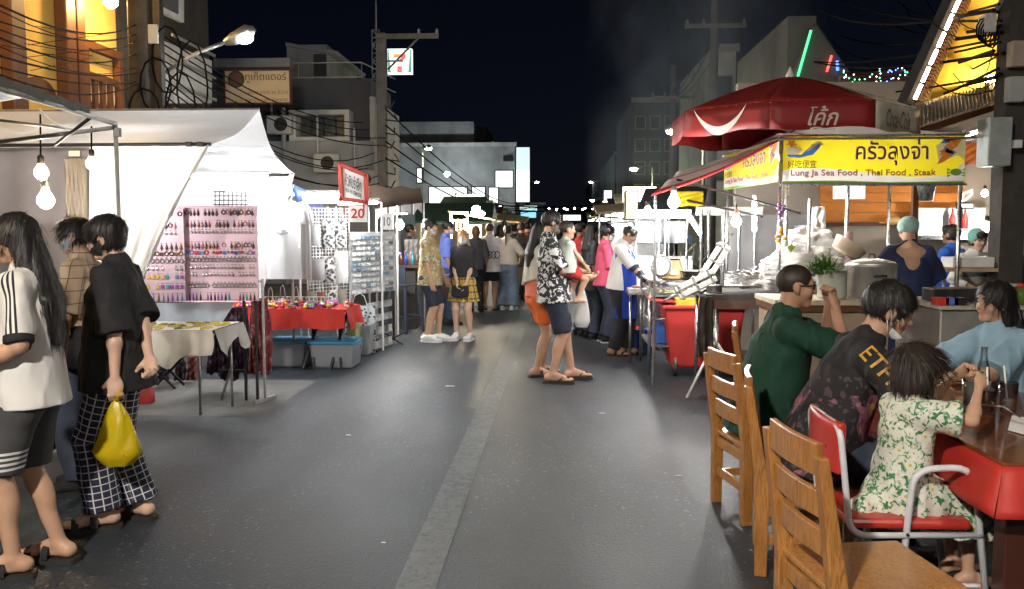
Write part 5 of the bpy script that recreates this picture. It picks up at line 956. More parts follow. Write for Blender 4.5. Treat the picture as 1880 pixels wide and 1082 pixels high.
# framed name sign
Yn = 9.6; n0 = at(625, 302, Yn); n1 = at(672, 322, Yn); n2 = at(674, 372, Yn); n3 = at(628, 366, Yn); t = T('shop_sign', 'white name board in a red carved frame above the number twenty', 'sign', n3.lerp(n2, .5)); RFR = M('red_frame', (.42, .05, .035), .6, bump=.4, bscale=40)
B().slab([n3, n2, n1, n0], -.025).build('board', M('sign_white', (.75, .75, .73), .6, var=.04), t)
for p, q in ((n0, n1), (n1, n2), (n2, n3), (n3, n0)): u = (q - p).normalized() * .02; B().bar(p - u + V(0, -.012, 0), q + u + V(0, -.012, 0), .05, .05, (0, 1, 0)).build('frame_bar', RFR, t, bev=.01)
ux = (n1 - n0).normalized(); uz = (n0 - n3).normalized(); nn_ = ux.cross(uz); Mq = Matrix((ux, uz, nn_)).transposed().to_4x4(); INK = M('black_ink', (.012, .012, .012), .7, var=0); cN = (n0 + n1 + n2 + n3) / 4
text('หัวหินรำลึก', .20, .15, Matrix.Translation(cN + uz * .035 + nn_ * .032) @ Mq, INK, t, off=.01); text('HUA HIN REMINDER', .20, .05, Matrix.Translation(cN - uz * .085 + nn_ * .032) @ Mq, INK, t, off=.012)
for x_ in (632, 668): B().cyl(at(x_, 372, Yn + .05), at(x_, 392, Yn + .05), .01, .01, 6).build('leg', RFR, t)
t = T('number_sign', 'white card with red number twenty on the souvenir stall', 'sign', at(656, 407, 9.7)); B().slab([at(640, 408, 9.7), at(674, 408, 9.7), at(674, 375, 9.7), at(640, 375, 9.7)], -.01).build('card', MATS['sign_white'], t); px_text('20', 657, 392, 9.7, 25, M('red_ink', (.42, .03, .035), .6, var=0), t, 18, off=.02)
t = T('number_sign', 'smaller white card with number ten on the next stall', 'sign', at(712, 420, 11.6)); B().slab([at(703, 422, 11.6), at(722, 422, 11.6), at(722, 392, 11.6), at(703, 392, 11.6)], -.01).build('card', MATS['sign_white'], t); px_text('10', 711, 407, 11.6, 12, INK, t, 16)
# hung white shirts
WTS = M('white_shirt', (.78, .78, .77), .85, var=.05, bump=.2, bscale=30)
for i, (px_, Y_) in enumerate(((521, 9.3), (532, 9.55), (543, 9.8))):
    t = T('hanging_shirt', ('front white printed t-shirt hanging on the souvenir stall', 'white t-shirt hanging behind the front one', 'third white t-shirt hanging nearest the wire grid')[i], 'shirt', at(px_, 515, Y_), 0, 'white t-shirts on the souvenir stall'); p = at(px_, 372, Y_); w = (66, 60, 52)[i] * Y_ / FPX; h = 142 * Y_ / FPX
    for s_ in (-1, 1):
        b = B(); b.grid(16, 16, lambda u, v: p + V((u - .5) * w * (.72 + .28 * min(1, v * 3)), s_ * (.025 + .012 * math.sin(u * 13 + v)) , -h * v - .03 * abs(u - .5) * (1 - v))); b.build('front' if s_ < 0 else 'back', WTS, t, True)
        b = B(); b.tube([p + V(s_ * w * .36, 0, -.03), p + V(s_ * w * .48, 0, -.12), p + V(s_ * w * .53, 0, -.24)], [.03, .035, .04], 8); b.build('sleeve', WTS, t, True)
    B().tube([p + V(-w * .33, 0, -.02), p + V(0, 0, .03), p + V(w * .33, 0, -.02)], .006, 5).build('hanger', GALV, t)
    if i == 0:
        for k in range(5): B().sph(p + V(random.uniform(-.07, .07), -.045, -.33 + random.uniform(-.05, .03)), (.03, .004, .015), 8, 5).build('print', GREYW, t)
# wire grids with bags and small goods
def wire_grid(label, px0, py0, px1, py1, Y, nx, ny, Y2=None):
    t = T('wire_grid', label, 'wire grid', at((px0 + px1) / 2, py1, Y), 0, None); b = B(); Y2 = Y2 or Y; A_ = at(px0, py0, Y); C_ = at(px1, py0, Y2); z1 = at(px0, py1, Y).z
    for i in range(nx + 1): p = A_.lerp(C_, i / nx); b.tube([(p.x, p.y, A_.z), (p.x, p.y, z1)], .0045, 4)
    for j in range(ny + 1): z_ = A_.z + (z1 - A_.z) * j / ny; b.tube([(A_.x, A_.y, z_), (C_.x, C_.y, z_)], .0045, 4)
    b.build('wires', WHITEP, t, kind='stuff'); f = B()
    for p in (A_, C_): f.tube([(p.x, p.y, 0), (p.x, p.y, A_.z)], .009, 6)
    f.build('frame', WHITEP, t); return t
wire_grid('tall white wire grid hung with printed bags', 562, 382, 640, 600, 10.2, 14, 34, 10.7); wire_grid('low white wire grid behind the red cloth table', 486, 545, 610, 600, 9.75, 18, 7)
g = NG('bag_print'); g.set(Base_Color=g.ramp(g.vor(26, feat='SMOOTH_F1'), [(.30, (.05, .05, .055)), (.42, (.30, .30, .30)), (.55, (.66, .65, .62))]), Roughness=.8); BAGP = g.m
g = NG('bag_dots'); g.set(Base_Color=g.ramp(g.vor(22), [(.28, (.03, .04, .07)), (.36, (.62, .66, .70))]), Roughness=.8); BAGD = g.m
BAGC = [BAGP, M('bag_white', (.66, .66, .64), .8), M('bag_taupe', (.28, .24, .20), .8), M('bag_grey', (.40, .40, .40), .8), M('bag_blue', (.05, .26, .50), .6), M('bag_rust', (.30, .12, .08), .8)]
def tote(label, p, w, h, mat, grp, rz=0, d=.03):
    t = T('tote_bag', label, 'bag', p, rz, grp); b = B(); b.grid(6, 6, lambda u, v: V((u - .5) * w, -d * math.sin(u * math.pi) * math.sin(.4 + v * 2.4), h * v)); b.grid(6, 6, lambda u, v: V((.5 - u) * w, d * math.sin(u * math.pi) * .5 * math.sin(.4 + v * 2.4), h * v)); b.build('body', mat, t, True, world=False)
    B().tube([(-w * .25, -.01, h), (-w * .15, -.012, h + .13), (w * .02, -.012, h + .16), (w * .16, -.012, h + .12), (w * .25, -.01, h)], .006, 5).build('handle', BAGC[1] if mat != BAGC[1] else BAGC[3], t, True, world=False); return t
k = 0
for (px_, py_, w_, h_, mi) in ((578, 452, 22, 40, 3), (603, 455, 24, 52, 0), (625, 455, 22, 50, 0), (585, 515, 24, 40, 3), (605, 518, 24, 46, 0), (628, 520, 24, 60, 1), (572, 560, 18, 26, 2), (590, 562, 16, 26, 5), (609, 562, 16, 28, 0), (628, 560, 16, 30, 2), (498, 570, 20, 18, 5), (520, 568, 20, 20, 1), (545, 570, 20, 20, 5), (566, 592, 16, 24, 4), (548, 592, 18, 20, 1), (500, 594, 22, 18, 5), (525, 594, 18, 20, 3), (618, 596, 18, 34, 4), (590, 596, 18, 24, 2)):
    Y_ = 9.7 if px_ < 570 else 10.15 + (px_ - 562) / 78 * .5 - .06; k += 1; s_ = Y_ / FPX
    tote(('%s bag hanging on the wire grid, %s' % (('black and white printed', 'white', 'taupe', 'grey', 'bright blue', 'rust brown')[mi], ('upper row' if py_ < 470 else 'second row' if py_ < 530 else 'low third row' if py_ < 580 else 'lowest row') + (' left end' if px_ < 530 else ' middle' if px_ < 596 else ' right of middle' if px_ < 615 else ' right end'))), at(px_, py_, Y_), w_ * s_, h_ * s_, BAGC[mi], 'bags hung on the wire grids')
tote('large white dotted tote standing below the key ring rack', at(662, 648, 10.6), .40, .60, BAGD, None, -.1, .06)
# key ring racks
KP = None
def packets(label, px0, py0, px1, py1, Y, Y2, nx, ny, grp, mats, s=.9):
    A_ = at(px0, py0, Y); C_ = at(px1, py0, Y2); z1 = at(px0, py1, Y).z; w = (C_ - A_).length / nx; h = (A_.z - z1) / ny; ang = math.atan2(C_.y - A_.y, C_.x - A_.x)
    base = [None] * len(mats)
    for i in range(nx):
        for j in range(ny):
            m = random.choice((0, 0, 1, 2, 2, 0, len(mats) - 1)); p = A_.lerp(C_, (i + .5) / nx); p = V(p.x, p.y - .02, A_.z + (z1 - A_.z) * (j + .5) / ny)
            if base[m] is None: b = B(); b.box((0, 0, 0), (w * s, .008, h * .55)); b.lathe([(w * .1, 0), (w * .28, .006), (w * .2, .014)], (0, -.004, -h * .1), 7, Matrix.Rotation(R(90), 3, 'X')); o = base[m] = b.build('key_ring_packet', mats[m], world=False)
            else: o = base[m].copy(); COL.objects.link(o)
            o.location = p; o.rotation_euler = (random.uniform(-.12, .12), 0, ang); tag(o, '%s, %s row from the top, %s from the left' % (label, ORD[j], ORD[i]), 'key ring', grp)
KM = [M('packet_white', (.62, .63, .63), .4), M('packet_grey', (.16, .165, .17), .4), M('packet_silver', (.42, .43, .44), .35, .2), M('packet_blue', (.20, .30, .38), .4)]
t = T('key_ring_rack', 'tall white rack of key rings under the number ten card', 'rack', at(680, 540, 10.9)); A_ = at(643, 432, 10.6); C_ = at(724, 432, 11.4); b = B(); b.slab([V(A_.x, A_.y + .02, at(643, 542, 10.6).z), V(C_.x, C_.y + .02, at(643, 542, 10.6).z), V(C_.x, C_.y + .02, A_.z + .04), V(A_.x, A_.y + .02, A_.z + .04)], -.02); b.build('board', M('rack_board', (.50, .52, .54), .5), t)
for p in (A_, C_): B().cyl((p.x, p.y + .04, 0), (p.x, p.y + .04, A_.z), .012, .012, 6).build('leg', GALV, t)
packets('key ring on the tall white rack', 645, 432, 722, 541, 10.6, 11.4, 9, 11, 'key rings on the tall rack', KM)
t = T('goods_rack', 'low angled rack of packed key rings near the roadway', 'rack', gp(700, 640)); A_ = at(672, 558, 10.6); C_ = at(720, 556, 11.3)
for j in range(4): z_ = at(672, 560 + j * 26, 10.6).z; B().slab([V(A_.x, A_.y - .02, z_ - .06), V(C_.x, C_.y - .02, z_ - .06), V(C_.x - .05, C_.y + .2, z_ - .02), V(A_.x - .05, A_.y + .2, z_ - .02)], .012).build('shelf', GREYW, t)
for p in (A_, C_): B().bar((p.x, p.y + .1, .05), (p.x, p.y + .1, A_.z), .02, .02).build('upright', DARKM, t); B().bar((p.x - .14, p.y, .01), (p.x + .14, p.y + .1, .16), .016, .016).build('foot', DARKM, t); B().bar((p.x + .14, p.y, .01), (p.x - .14, p.y + .1, .16), .016, .016).build('foot', DARKM, t)
packets('key ring on the low rack', 674, 552, 719, 648, 10.55, 11.25, 7, 4, 'key rings on the low rack', KM[:3], .95)
# red cloth table with trinkets, tubs beneath
RCL = M('red_cloth', (.50, .025, .015), .75, var=.08, bump=.2, bscale=120); t = T('stall_table', 'souvenir table under a bright red cloth covered in trinkets', 'table', (-2.9, 9.6, 0)); tz = .68; xr = at(640, 612, 9.35).x; xl2 = -4.2; B().box2((xl2, 9.22, tz - .03), (xr, 9.85, tz)).build('tabletop', BRN, t)
b = B(); b.grid(30, 3, lambda u, v: V(xl2 + (xr - xl2) * u, 9.2 + .66 * v, tz + .005 + .004 * math.sin(u * 17 + v * 5))); b.grid(40, 8, lambda u, v: V(xl2 + (xr - xl2) * u, 9.195 - .03 * v + .018 * math.sin(u * 40) * v, tz + .004 - v * (.215 + .012 * math.sin(u * 23)))); b.grid(12, 8, lambda u, v: V(xr + .01 + .05 * v + .03 * math.sin(u * 9) * v, 9.2 + .66 * u, tz + .004 - v * (.21 + .02 * math.sin(u * 8)))); b.build('tablecloth', RCL, t, True)
for x_, y_ in ((at(560, 600, 9.4).x, 9.4), (xr - .2, 9.4), (xl2 + .1, 9.4)): B().bar((x_, y_ - .1, 0), (x_ + .12, y_ + .3, tz - .03), .025, .025).build('leg', DARKM, t); B().bar((x_ + .12, y_ - .1, 0), (x_, y_ + .3, tz - .03), .025, .025).build('leg', DARKM, t)
TC = [('pink', (.75, .10, .35)), ('yellow', (.80, .55, .03)), ('violet', (.30, .08, .45)), ('white', (.7, .7, .68)), ('red', (.60, .03, .04)), ('green', (.10, .40, .12)), ('navy', (.04, .05, .2))]; tb = {}
for k in range(150):
    m = random.choice((0, 0, 1, 1, 2, 3, 4, 4, 5, 6)); sh = random.randrange(2); p = V(random.uniform(xl2 + .6, xr - .03), random.uniform(9.22, 9.80), tz + .022 + random.random() * .03)
    if (m, sh) not in tb: b = B(); (b.sph((0, 0, 0), (.028, .022, .02), 8, 6) if sh else b.tube([(.022 * math.cos(a), .022 * math.sin(a), .004 * math.sin(3 * a)) for a in [i * .9 for i in range(7)]], .010, 5, closed=True)); o = tb[(m, sh)] = b.build('trinket', M('trinket_' + TC[m][0], TC[m][1], .4), world=False, smooth=True)
    else: o = tb[(m, sh)].copy(); COL.objects.link(o)
    o.location = p; o.rotation_euler = (random.uniform(-.4, .4), random.uniform(-.4, .4), random.uniform(0, 6)); tag(o, TC[m][0] + (' rounded trinket' if sh else ' ring shaped trinket') + ' in the heap on the red cloth', 'trinket', TC[m][0] + ' trinkets on the red cloth')
def tub(label, a, b_, z, lid, body=None):
    t = T('plastic_tub', label, 'tub', ((a[0] + b_[0]) / 2, (a[1] + b_[1]) / 2, 0)); m = body or M('frosted_tub', (.26, .28, .31), .35, var=.05, scale=2)
    w = B(); P0 = [V(a[0] + .03, a[1] + .03, 0), V(b_[0] - .03, a[1] + .03, 0), V(b_[0] - .03, b_[1] - .03, 0), V(a[0] + .03, b_[1] - .03, 0)]; P1 = [V(a[0], a[1], z), V(b_[0], a[1], z), V(b_[0], b_[1], z), V(a[0], b_[1], z)]
    w.add(P0 + P1, [(3, 2, 1, 0)] + [(i, (i + 1) % 4, (i + 1) % 4 + 4, i + 4) for i in range(4)]); w.build('body', m, t, bev=.02)
    if lid: B().box2((a[0] - .015, a[1] - .015, z + .002), (b_[0] + .015, b_[1] + .015, z + .035)).build('lid', lid, t, bev=.01)
    return t
LIDB = M('blue_lid', (.05, .28, .52), .4); tub('frosted tub with a blue lid under the right end of the red table', (at(574, 650, 9.5).x, 9.35), (at(656, 650, 9.5).x, 9.8), .27, LIDB); tub('second frosted tub with blue lid, deeper in shade under the red table', (at(495, 650, 9.5).x, 9.4), (at(565, 650, 9.5).x, 9.85), .27, LIDB)
tub('pale green bin standing behind the red table end', (at(634, 620, 9.95).x, 9.95), (at(656, 620, 9.95).x, 10.2), .62, None, M('pale_green_bin', (.42, .48, .22), .5)); tub('grey tall bin beside the dotted tote', (at(655, 640, 10.3).x, 10.3), (at(680, 640, 10.3).x, 10.6), .38, None, M('grey_bin', (.36, .38, .40), .4))
# ------------------------------------------------------------------ stool stall with brown awning
t = T('awning_stall', 'brown cloth awning stall behind the souvenir racks', 'awning', (-3.6, 13, 0)); a0 = at(676, 342, 12.2); a1 = at(772, 345, 14); a2 = at(778, 372, 13.6); a3 = at(690, 384, 11.9); b = B(); b.grid(16, 8, lambda u, v: a0.lerp(a1, u).lerp(a3.lerp(a2, u), v) + V(0, 0, -.06 * math.sin(v * 3.1) + .02 * math.sin(u * 13))); b.build('canopy', thin('brown_tarp', (.20, .15, .12), .35), t, True)
for k in range(4): p = a3.lerp(a2, k / 4); q = a3.lerp(a2, (k + .8) / 4); B().slab([p, p - V(0, 0, .16), p.lerp(q, .5) - V(0, 0, .08), q - V(0, 0, .16), q], .008).build('valance_flap', (M('grey_flap', (.35, .34, .33), .8), M('white_flap', (.55, .54, .52), .8))[k % 2], t)
for p in (a3, a2, a0): B().cyl((p.x, p.y, 0), p, .016, .016, 8).build('post', GALV, t)
B().cyl(at(690, 394, 11.9), at(748, 392, 11.9), .012, .012, 6).build('rail', WHITEP, t)
bulb('round white bulb glaring at the end of the souvenir stall', at(734, 414, 11.8), COOLS, .055, top=at(735, 393, 11.8))
DBL = M('slate_blue_plastic', (.045, .055, .085), .45)
def stool(p, rz, label):
    t = T('bar_stool', label, 'stool', p, rz, 'tall plastic stools by the dark counter'); B().box((0, 0, .72), (.34, .34, .035)).build('seat', DBL, t, world=False, bev=.01)
    for a in (-1, 1):
        for c__ in (-1, 1): B().bar((a * .14, c__ * .14, .705), (a * .20, c__ * .20, 0), .035, .035).build('leg', DBL, t, world=False)
    b = B()
    for s_ in (-1, 1): b.bar((s_ * .185, -.185, .22), (s_ * .185, .185, .22), .02, .02); b.bar((-.185, s_ * .185, .25), (.185, s_ * .185, .25), .02, .02)
    b.build('footrest', DBL, t, world=False); B().slab([(-.17, .165, .745), (.17, .165, .745), (.17, .185, 1.02), (-.17, .185, 1.02)], .02).build('backrest', DBL, t, world=False); return t
st_ = stool(gp(743, 610), 2.6, 'slate blue plastic bar stool nearest the roadway'); s2 = dup(st_, gp(722, 590), 2.9, 'second slate blue bar stool, behind the nearest one')
t = T('counter', 'dark counter table behind the bar stools', 'counter', (-2.6, 13.6, 0)); x0 = at(706, 500, 13.2).x; x1 = at(770, 500, 13.2).x; B().box2((x0, 13.0, .96), (x1, 15.5, 1.0)).build('countertop', BRN, t); B().box2((x0 + .05, 13.1, 0), (x1 - .05, 15.4, .958)).build('front', M('counter_dark', (.05, .045, .045), .7), t)
for i in range(7): q = V(x0 + .1 + .06 * i, 13.1 + .08 * (i % 3), 1.0); B().lathe([(.03, 0), (.03, .12), (.012, .17), (.012, .22)], q, 8).build('sauce_bottle', EM[(7, 5, 0, 8, 4, 2, 3)[i]], smooth=True, label=('red', 'yellow', 'black', 'brown', 'blue', 'rose', 'teal')[i] + ' sauce bottle standing on the dark counter', cat='bottle')
B().tube([at(708, 462, 13), at(722, 458, 13), at(735, 466, 13)], .015, 6).build('neon_strip', E('violet_neon', (.25, .12, 1), 3), label='short violet neon strip on the dark counter stall', cat='neon strip')
garment('pale cloth slung at the back of the counter stall', 755, 440, 480, 14.5, 26, M('pale_cloth', (.45, .44, .42), .9), 3, 1)
# ------------------------------------------------------------------ green canopy stall and warm stall further on
GREENC = M('green_canopy', (.012, .045, .032), .7); t = T('market_stall', 'dark green flat canopy stall behind the crowd on the left', 'stall', (-2.4, 19, 0)); a = at(762, 378, 18); c_ = at(912, 410, 18); B().slab([V(a.x, 18, c_.z), V(c_.x, 18, c_.z), at(906, 376, 19.5), at(762, 376, 19.5)], .04).build('canopy', GREENC, t)
for p in (V(a.x + .1, 18.1, c_.z), V(c_.x - .1, 18.1, c_.z)): B().cyl((p.x, p.y, 0), p, .025, .025, 6).build('post', GALV, t)
B().slab([at(903, 410, 17.95), at(914, 410, 17.95), at(908, 376, 18.3)], .02).build('side_flap', thin('pale_flap', (.5, .55, .58), .4), t)
B().box2(at(765, 470, 19.6), at(905, 412, 19.7)).build('back_cloth', thin('beige_sheet', (.45, .38, .28), .3), t); B().box2((a.x + .1, 18.4, 0), (c_.x - .3, 19.2, .95)).build('counter', BRN, t)
WS = E('warm_stall', (1, .75, .42), 90); t = T('market_stall', 'small food stall outlined in warm white lights', 'stall', at(860, 560, 17)); a = at(828, 446, 17); c_ = at(858, 391, 17)
for p, q in ((V(a.x, 17, a.z), V(a.x, 17, c_.z)), (V(c_.x, 17, a.z), V(c_.x, 17, c_.z)), (V(a.x, 17, c_.z), V(c_.x, 17, c_.z)), (V(a.x, 17, c_.z - .15), V(c_.x, 17, c_.z - .15))): B().tube([p, q], .018, 6).build('light_strip', WS, t)
for k in range(4): B().tube([V(a.x + .08 * k + .04, 17, c_.z - .17), V(a.x + .08 * k + .04, 17, c_.z - .35)], .012, 5).build('light_strip', WS, t)
B().box2(at(862, 448, 17.2), at(884, 413, 17.3)).build('lit_menu', E('warm_menu', (1, .82, .55), 4), t); B().box2((a.x, 17.05, 0), (at(905, 500, 17).x, 17.8, .95)).build('counter', WHT, t); B().slab([at(822, 390, 17.3), at(910, 406, 16.8), at(912, 404, 18.2), at(822, 388, 18.6)], .03).build('roof', thin('cream_roof', (.5, .42, .30), .4), t)
for p in (at(826, 392, 17.3), at(906, 406, 17)): B().cyl((p.x, p.y, 0), p, .02, .02, 6).build('post', GALV, t)
for i, (px_, py_) in enumerate(((874, 383), (872, 390), (883, 393))): q = at(px_, py_, 16.9); t = T('flood_lamp', ('top', 'middle', 'right')[i] + ' one of three small warm floodlights over the food stall', 'lamp', q, 0, 'floodlights over the food stall'); B().sph(q, (.08, .05, .05), 10, 6).build('lamp_glass', E('flood_warm', (1, .88, .65), 600), t, True); B().lathe([(.05, 0), (.085, .05), (.03, .09)], q + V(0, .06, 0), 8, Matrix.Rotation(R(-90), 3, 'X')).build('housing', DARKM, t)
for i, (px_, py_, Y_) in enumerate(((930, 432, 24), (922, 430, 28), (1010, 440, 30), (1085, 432, 26), (1130, 422, 22))): bulb(('bulb over the crowd at the far left stall', 'bulb over the far stall behind the tote bag woman', 'bulb over a far stall in the street middle', 'bulb glaring behind the big haired shopper', 'bulb glaring behind the apron vendor')[i], at(px_, py_ - 8, Y_), COOLS if i > 1 else WARMB, .06, top=at(px_, py_ - 25, Y_))
t = T('market_stall', 'far left stall with a cream roof behind the crowd', 'stall', (-1.9, 25, 0)); p = at(905, 405, 25); q = at(965, 412, 24); B().slab([p, q, q + V(0, 3, .2), p + V(0, 3, .2)], .05).build('roof', MATS['cream_roof'], t); B().box2((p.x, 25.2, 0), (q.x, 26.5, .9)).build('counter', WHT, t)
for e in (p, q): B().cyl((e.x, e.y + .1, 0), e + V(0, .1, 0), .025, .025, 6).build('post', GALV, t)
e = at(926, 402, 20); t = T('folded_parasol', 'folded grey parasol among the far left stalls', 'parasol', (e.x, 20, 0)); B().lathe([(.02, 0), (.22, -.62), (.16, -.64)], e, 8).build('canopy', M('grey_parasol', (.14, .14, .17), .8), t, True); B().cyl((e.x, 20, 0), (e.x, 20, e.z), .02, .02, 6).build('pole', GALV, t)
# ------------------------------------------------------------------ right hand: seafood stall
YF = 7.8; bl = at(1437, 252, YF); br = at(1770, 249, YF); zb = at(1600, 338, YF).z; ztp = bl.z
t = T('market_stall', 'seafood stall with steel poles, grey canopy and yellow banners', 'stall', V((bl.x + br.x) / 2, 8.6, 0))
YBK = 9.55; POLES = [(bl.x, YF), (br.x, YF), (br.x + .05, YBK), (bl.x - .12, YBK)]
for x_, y_ in POLES: B().cyl((x_, y_ + .03, 0), (x_, y_ + .03, ztp + .02), .017, .017, 10).build('pole', STEEL, t, True)
ct = [V(x_ + dx, y_ + dy, ztp + .03) for (x_, y_), dx, dy in zip(POLES, (-.05, .08, .08, -.05), (-.06, -.06, .1, .1))]; apx = V((bl.x + br.x) / 2, (YF + YBK) / 2, ztp + .42)
for i in range(4):
    b = B(); p, q = ct[i], ct[(i + 1) % 4]; b.grid(14, 8, lambda u, v: p.lerp(q, u).lerp(apx, v) + V(0, 0, -.10 * math.sin(v * math.pi) - .04 * math.sin(u * math.pi) * (1 - v))); b.build('canopy_panel', thin('grey_canopy', (.42, .40, .37), .35), t, True)
for i in range(4): p, q = ct[i], ct[(i + 1) % 4]; B().cyl(p - V(0, 0, .05), q - V(0, 0, .05), .012, .012, 6).build('rail', STEEL, t)
# banners (printed vinyl): flat prints laid on the sheet
YEL = thin('banner_yellow', (.92, .78, .03), .55, .45, .04); BWH = thin('banner_white', (.78, .77, .72), .45, .45, .03); BBL = M('banner_blue', (.06, .22, .60), .45, var=.15, scale=30); BOR = M('banner_orange', (.72, .22, .03), .45, var=.2, scale=25); BPU = M('banner_purple', (.11, .02, .07), .5, var=0); BPK = M('banner_pink', (.78, .52, .45), .5, var=0); BRD = M('banner_red', (.42, .09, .07), .5, var=0); BGN = M('banner_green', (.18, .34, .06), .45, var=.2, scale=30)
def banner(label, A_, C_, zt, zb, group=None):
    A_ = Vector(A_); C_ = Vector(C_); t = T('banner', label, 'banner', V((A_.x + C_.x) / 2, (A_.y + C_.y) / 2, zb)); u = (C_ - A_); w = u.length; u.normalize(); n = u.cross(V(0, 0, 1)); h = zt - zb
    Mx = Matrix((u, V(0, 0, 1), n)).transposed().to_4x4(); Mx.translation = V(A_.x, A_.y, zb)      # x along, y up, z out
    def pl(nm, pts, mat, lv, cx=0): return B().add([Mx @ V(p[0] * w, p[1] * h, lv * .0012) for p in pts], [tuple(range(len(pts)))]).build(nm, mat, t)
    wv = [(0, .28)] + [(k / 14, .24 + .10 * math.sin(k * .38 + .8)) for k in range(1, 14)] + [(1, .45)]; pl('yellow_field', wv + [(1, 1), (0, 1)], YEL, 0)
    pl('white_wave', [(0, 0)] + [(1, 0)] + wv[::-1], BWH, 0)
    pl('green_edge', [(0, .0), (1, 0), (1, .05), (.6, .03), (.3, .07), (0, .06)], BGN, 2)
    pl('corner_glow', [(.86, .42), (.96, .60), (1, .5), (1, .95), (.90, .98), (.84, .8)], BWH, 1.5)
    pl('wave', [(.02, .62), (.10, .62), (.14, .76), (.19, .86), (.215, .88), (.20, .76), (.165, .62), (.09, .55), (.03, .57)], BBL, 2); pl('foam', [(.13, .68), (.16, .86), (.20, .90), (.225, .82), (.195, .84), (.16, .74)], BWH, 3); pl('shell', [(.01, .74), (.06, .80), (.11, .72), (.08, .62), (.03, .62)], BWH, 2); pl('starfish', [(.045 + .035 * math.cos(a * .628 + .3) * (1 if a % 2 else .45), .86 + .10 * math.sin(a * .628 + .3) * (1 if a % 2 else .45)) for a in range(10)], BOR, 2)
    for cx_, cy_, sc in ((.925, .80, 1), (.90, .58, .8)):
        ln = [(cx_ - .065 * sc, cy_ - .22 * sc), (cx_ - .03 * sc, cy_ + .02), (cx_ + .03 * sc, cy_ + .16 * sc), (cx_ + .055 * sc, cy_ + .14 * sc), (cx_ + .03 * sc, cy_ - .02), (cx_ - .02 * sc, cy_ - .16 * sc)]; pl('prawn', ln, BOR, 3)
        for k in range(3): pl('prawn_claw', [(cx_ - .05 * sc + .02 * k, cy_ + .12 * sc), (cx_ - .02 * sc + .02 * k, cy_ + .20 * sc), (cx_ + .0 + .02 * k, cy_ + .02)], BOR, 4)
    pl('fish', [(.885, .80), (.92, .70), (.955, .66), (.93, .60), (.895, .66)], BBL, 4); pl('swirl', [(.86, .86), (.89, .92), (.915, .88), (.895, .84)], BBL, 4)
    cr = [(.955 + .032 * math.cos(a * .524), .24 + .075 * math.sin(a * .524)) for a in range(12)]; pl('crab', cr, BGN, 3)
    for k in range(3):
        for s_ in (-1, 1): pl('crab_leg', [(.955 + s_ * .025, .28 - .05 * k), (.955 + s_ * .052, .33 - .07 * k), (.955 + s_ * .048, .27 - .07 * k)], BGN, 3.5)
    tx = lambda s, cx_, cy_, wd, ht, m, lv, **k: text(s, wd * w, ht * h, Mx @ Matrix.Translation((cx_ * w, cy_ * h, lv * .0012)), m, t, depth=0, **k)
    tx('ครัวลุงจ่า', .60, .66, .405, .56, BPK, 5, off=.022); tx('ครัวลุงจ่า', .60, .66, .395, .54, BPU, 6, off=.006)
    tx('好吃便宜', .105, .42, .16, .17, INK, 6, off=.0); tx('Lung Ja Sea Food , Thai Food , Steak', .445, .215, .80, .165, BPU, 5, off=.008); tx('Lung Ja Sea Food , Thai Food , Steak', .443, .225, .80, .16, BRD, 6, off=.003)
    return t
banner('long yellow printed banner with purple Thai lettering facing the camera', V(bl.x, YF - .03, 0), V(br.x, YF - .03, 0), ztp, zb); s0 = at(1330, 290, 9.5); banner('shorter side copy of the yellow banner along the street side', V(s0.x, 9.5, 0), V(bl.x - .03, YF, 0), ztp - .02, zb + .02)
fr = B(); fr.box2((bl.x - .02, YF - .045, ztp), (br.x + .02, YF - .02, ztp + .018)); fr.box2((bl.x - .02, YF - .045, zb - .018), (br.x + .02, YF - .02, zb)); fr.build('banner_frame', STEEL, t)
# umbrella
uc = at(1450, 141, 8.3); UR = 1.12; zr = 2.63; RED = M('umbrella_red', (.23, .012, .012), .6, var=.12, bump=.15, bscale=20); OFW = M('umbrella_white', (.50, .47, .40), .65, dirt=.3)
t = T('umbrella', 'big red market umbrella with white script and one off-white panel', 'umbrella', V(uc.x, uc.y, 0)); zt = uc.z
B().cyl((uc.x, uc.y, 0), (uc.x, uc.y, zt), .02, .02, 10).build('pole', STEEL, t, True); B().lathe([(.05, -.02), (.03, .03), (.006, .09)], (uc.x, uc.y, zt), 8).build('finial', WHITEP, t)
dirs = [V(math.cos(R(-90 + 22.5 + 45 * i)), math.sin(R(-90 + 22.5 + 45 * i)), 0) for i in range(8)]
for i in range(8):
    a = dirs[i - 1]; c_ = dirs[i]; m = OFW if i in (1,) else RED
    def pf(u, v): d = a.lerp(c_, u) * (UR * v); return V(uc.x + d.x, uc.y + d.y, zt + (zr - zt) * (v ** 1.25) - .05 * math.sin(u * math.pi) * math.sin(v * math.pi) * .6 + (.0))
    b = B(); b.grid(8, 8, pf); b.build('canopy_panel', m, t, True, solid=.004)
    b = B(); b.grid(8, 3, lambda u, v: pf(u, 1) + (a.lerp(c_, u)).normalized() * (.012 * math.sin(u * 9 + i) * v) - V(0, 0, .005 + v * (.225 + .015 * math.sin(u * math.pi * 2)))); b.build('valance', m, t, True, solid=.004)
    B().tube([V(uc.x, uc.y, zt - .03), V(uc.x + a.x * UR * .5, uc.y + a.y * UR * .5, zt + (zr - zt) * .42 - .03), V(uc.x + a.x * UR, uc.y + a.y * UR, zr - .02)], .008, 5).build('rib', STEEL, t); B().tube([V(uc.x, uc.y, zr - .15), V(uc.x + a.x * UR * .5, uc.y + a.y * UR * .5, zt + (zr - zt) * .42 - .04)], .006, 5).build('strut', STEEL, t)
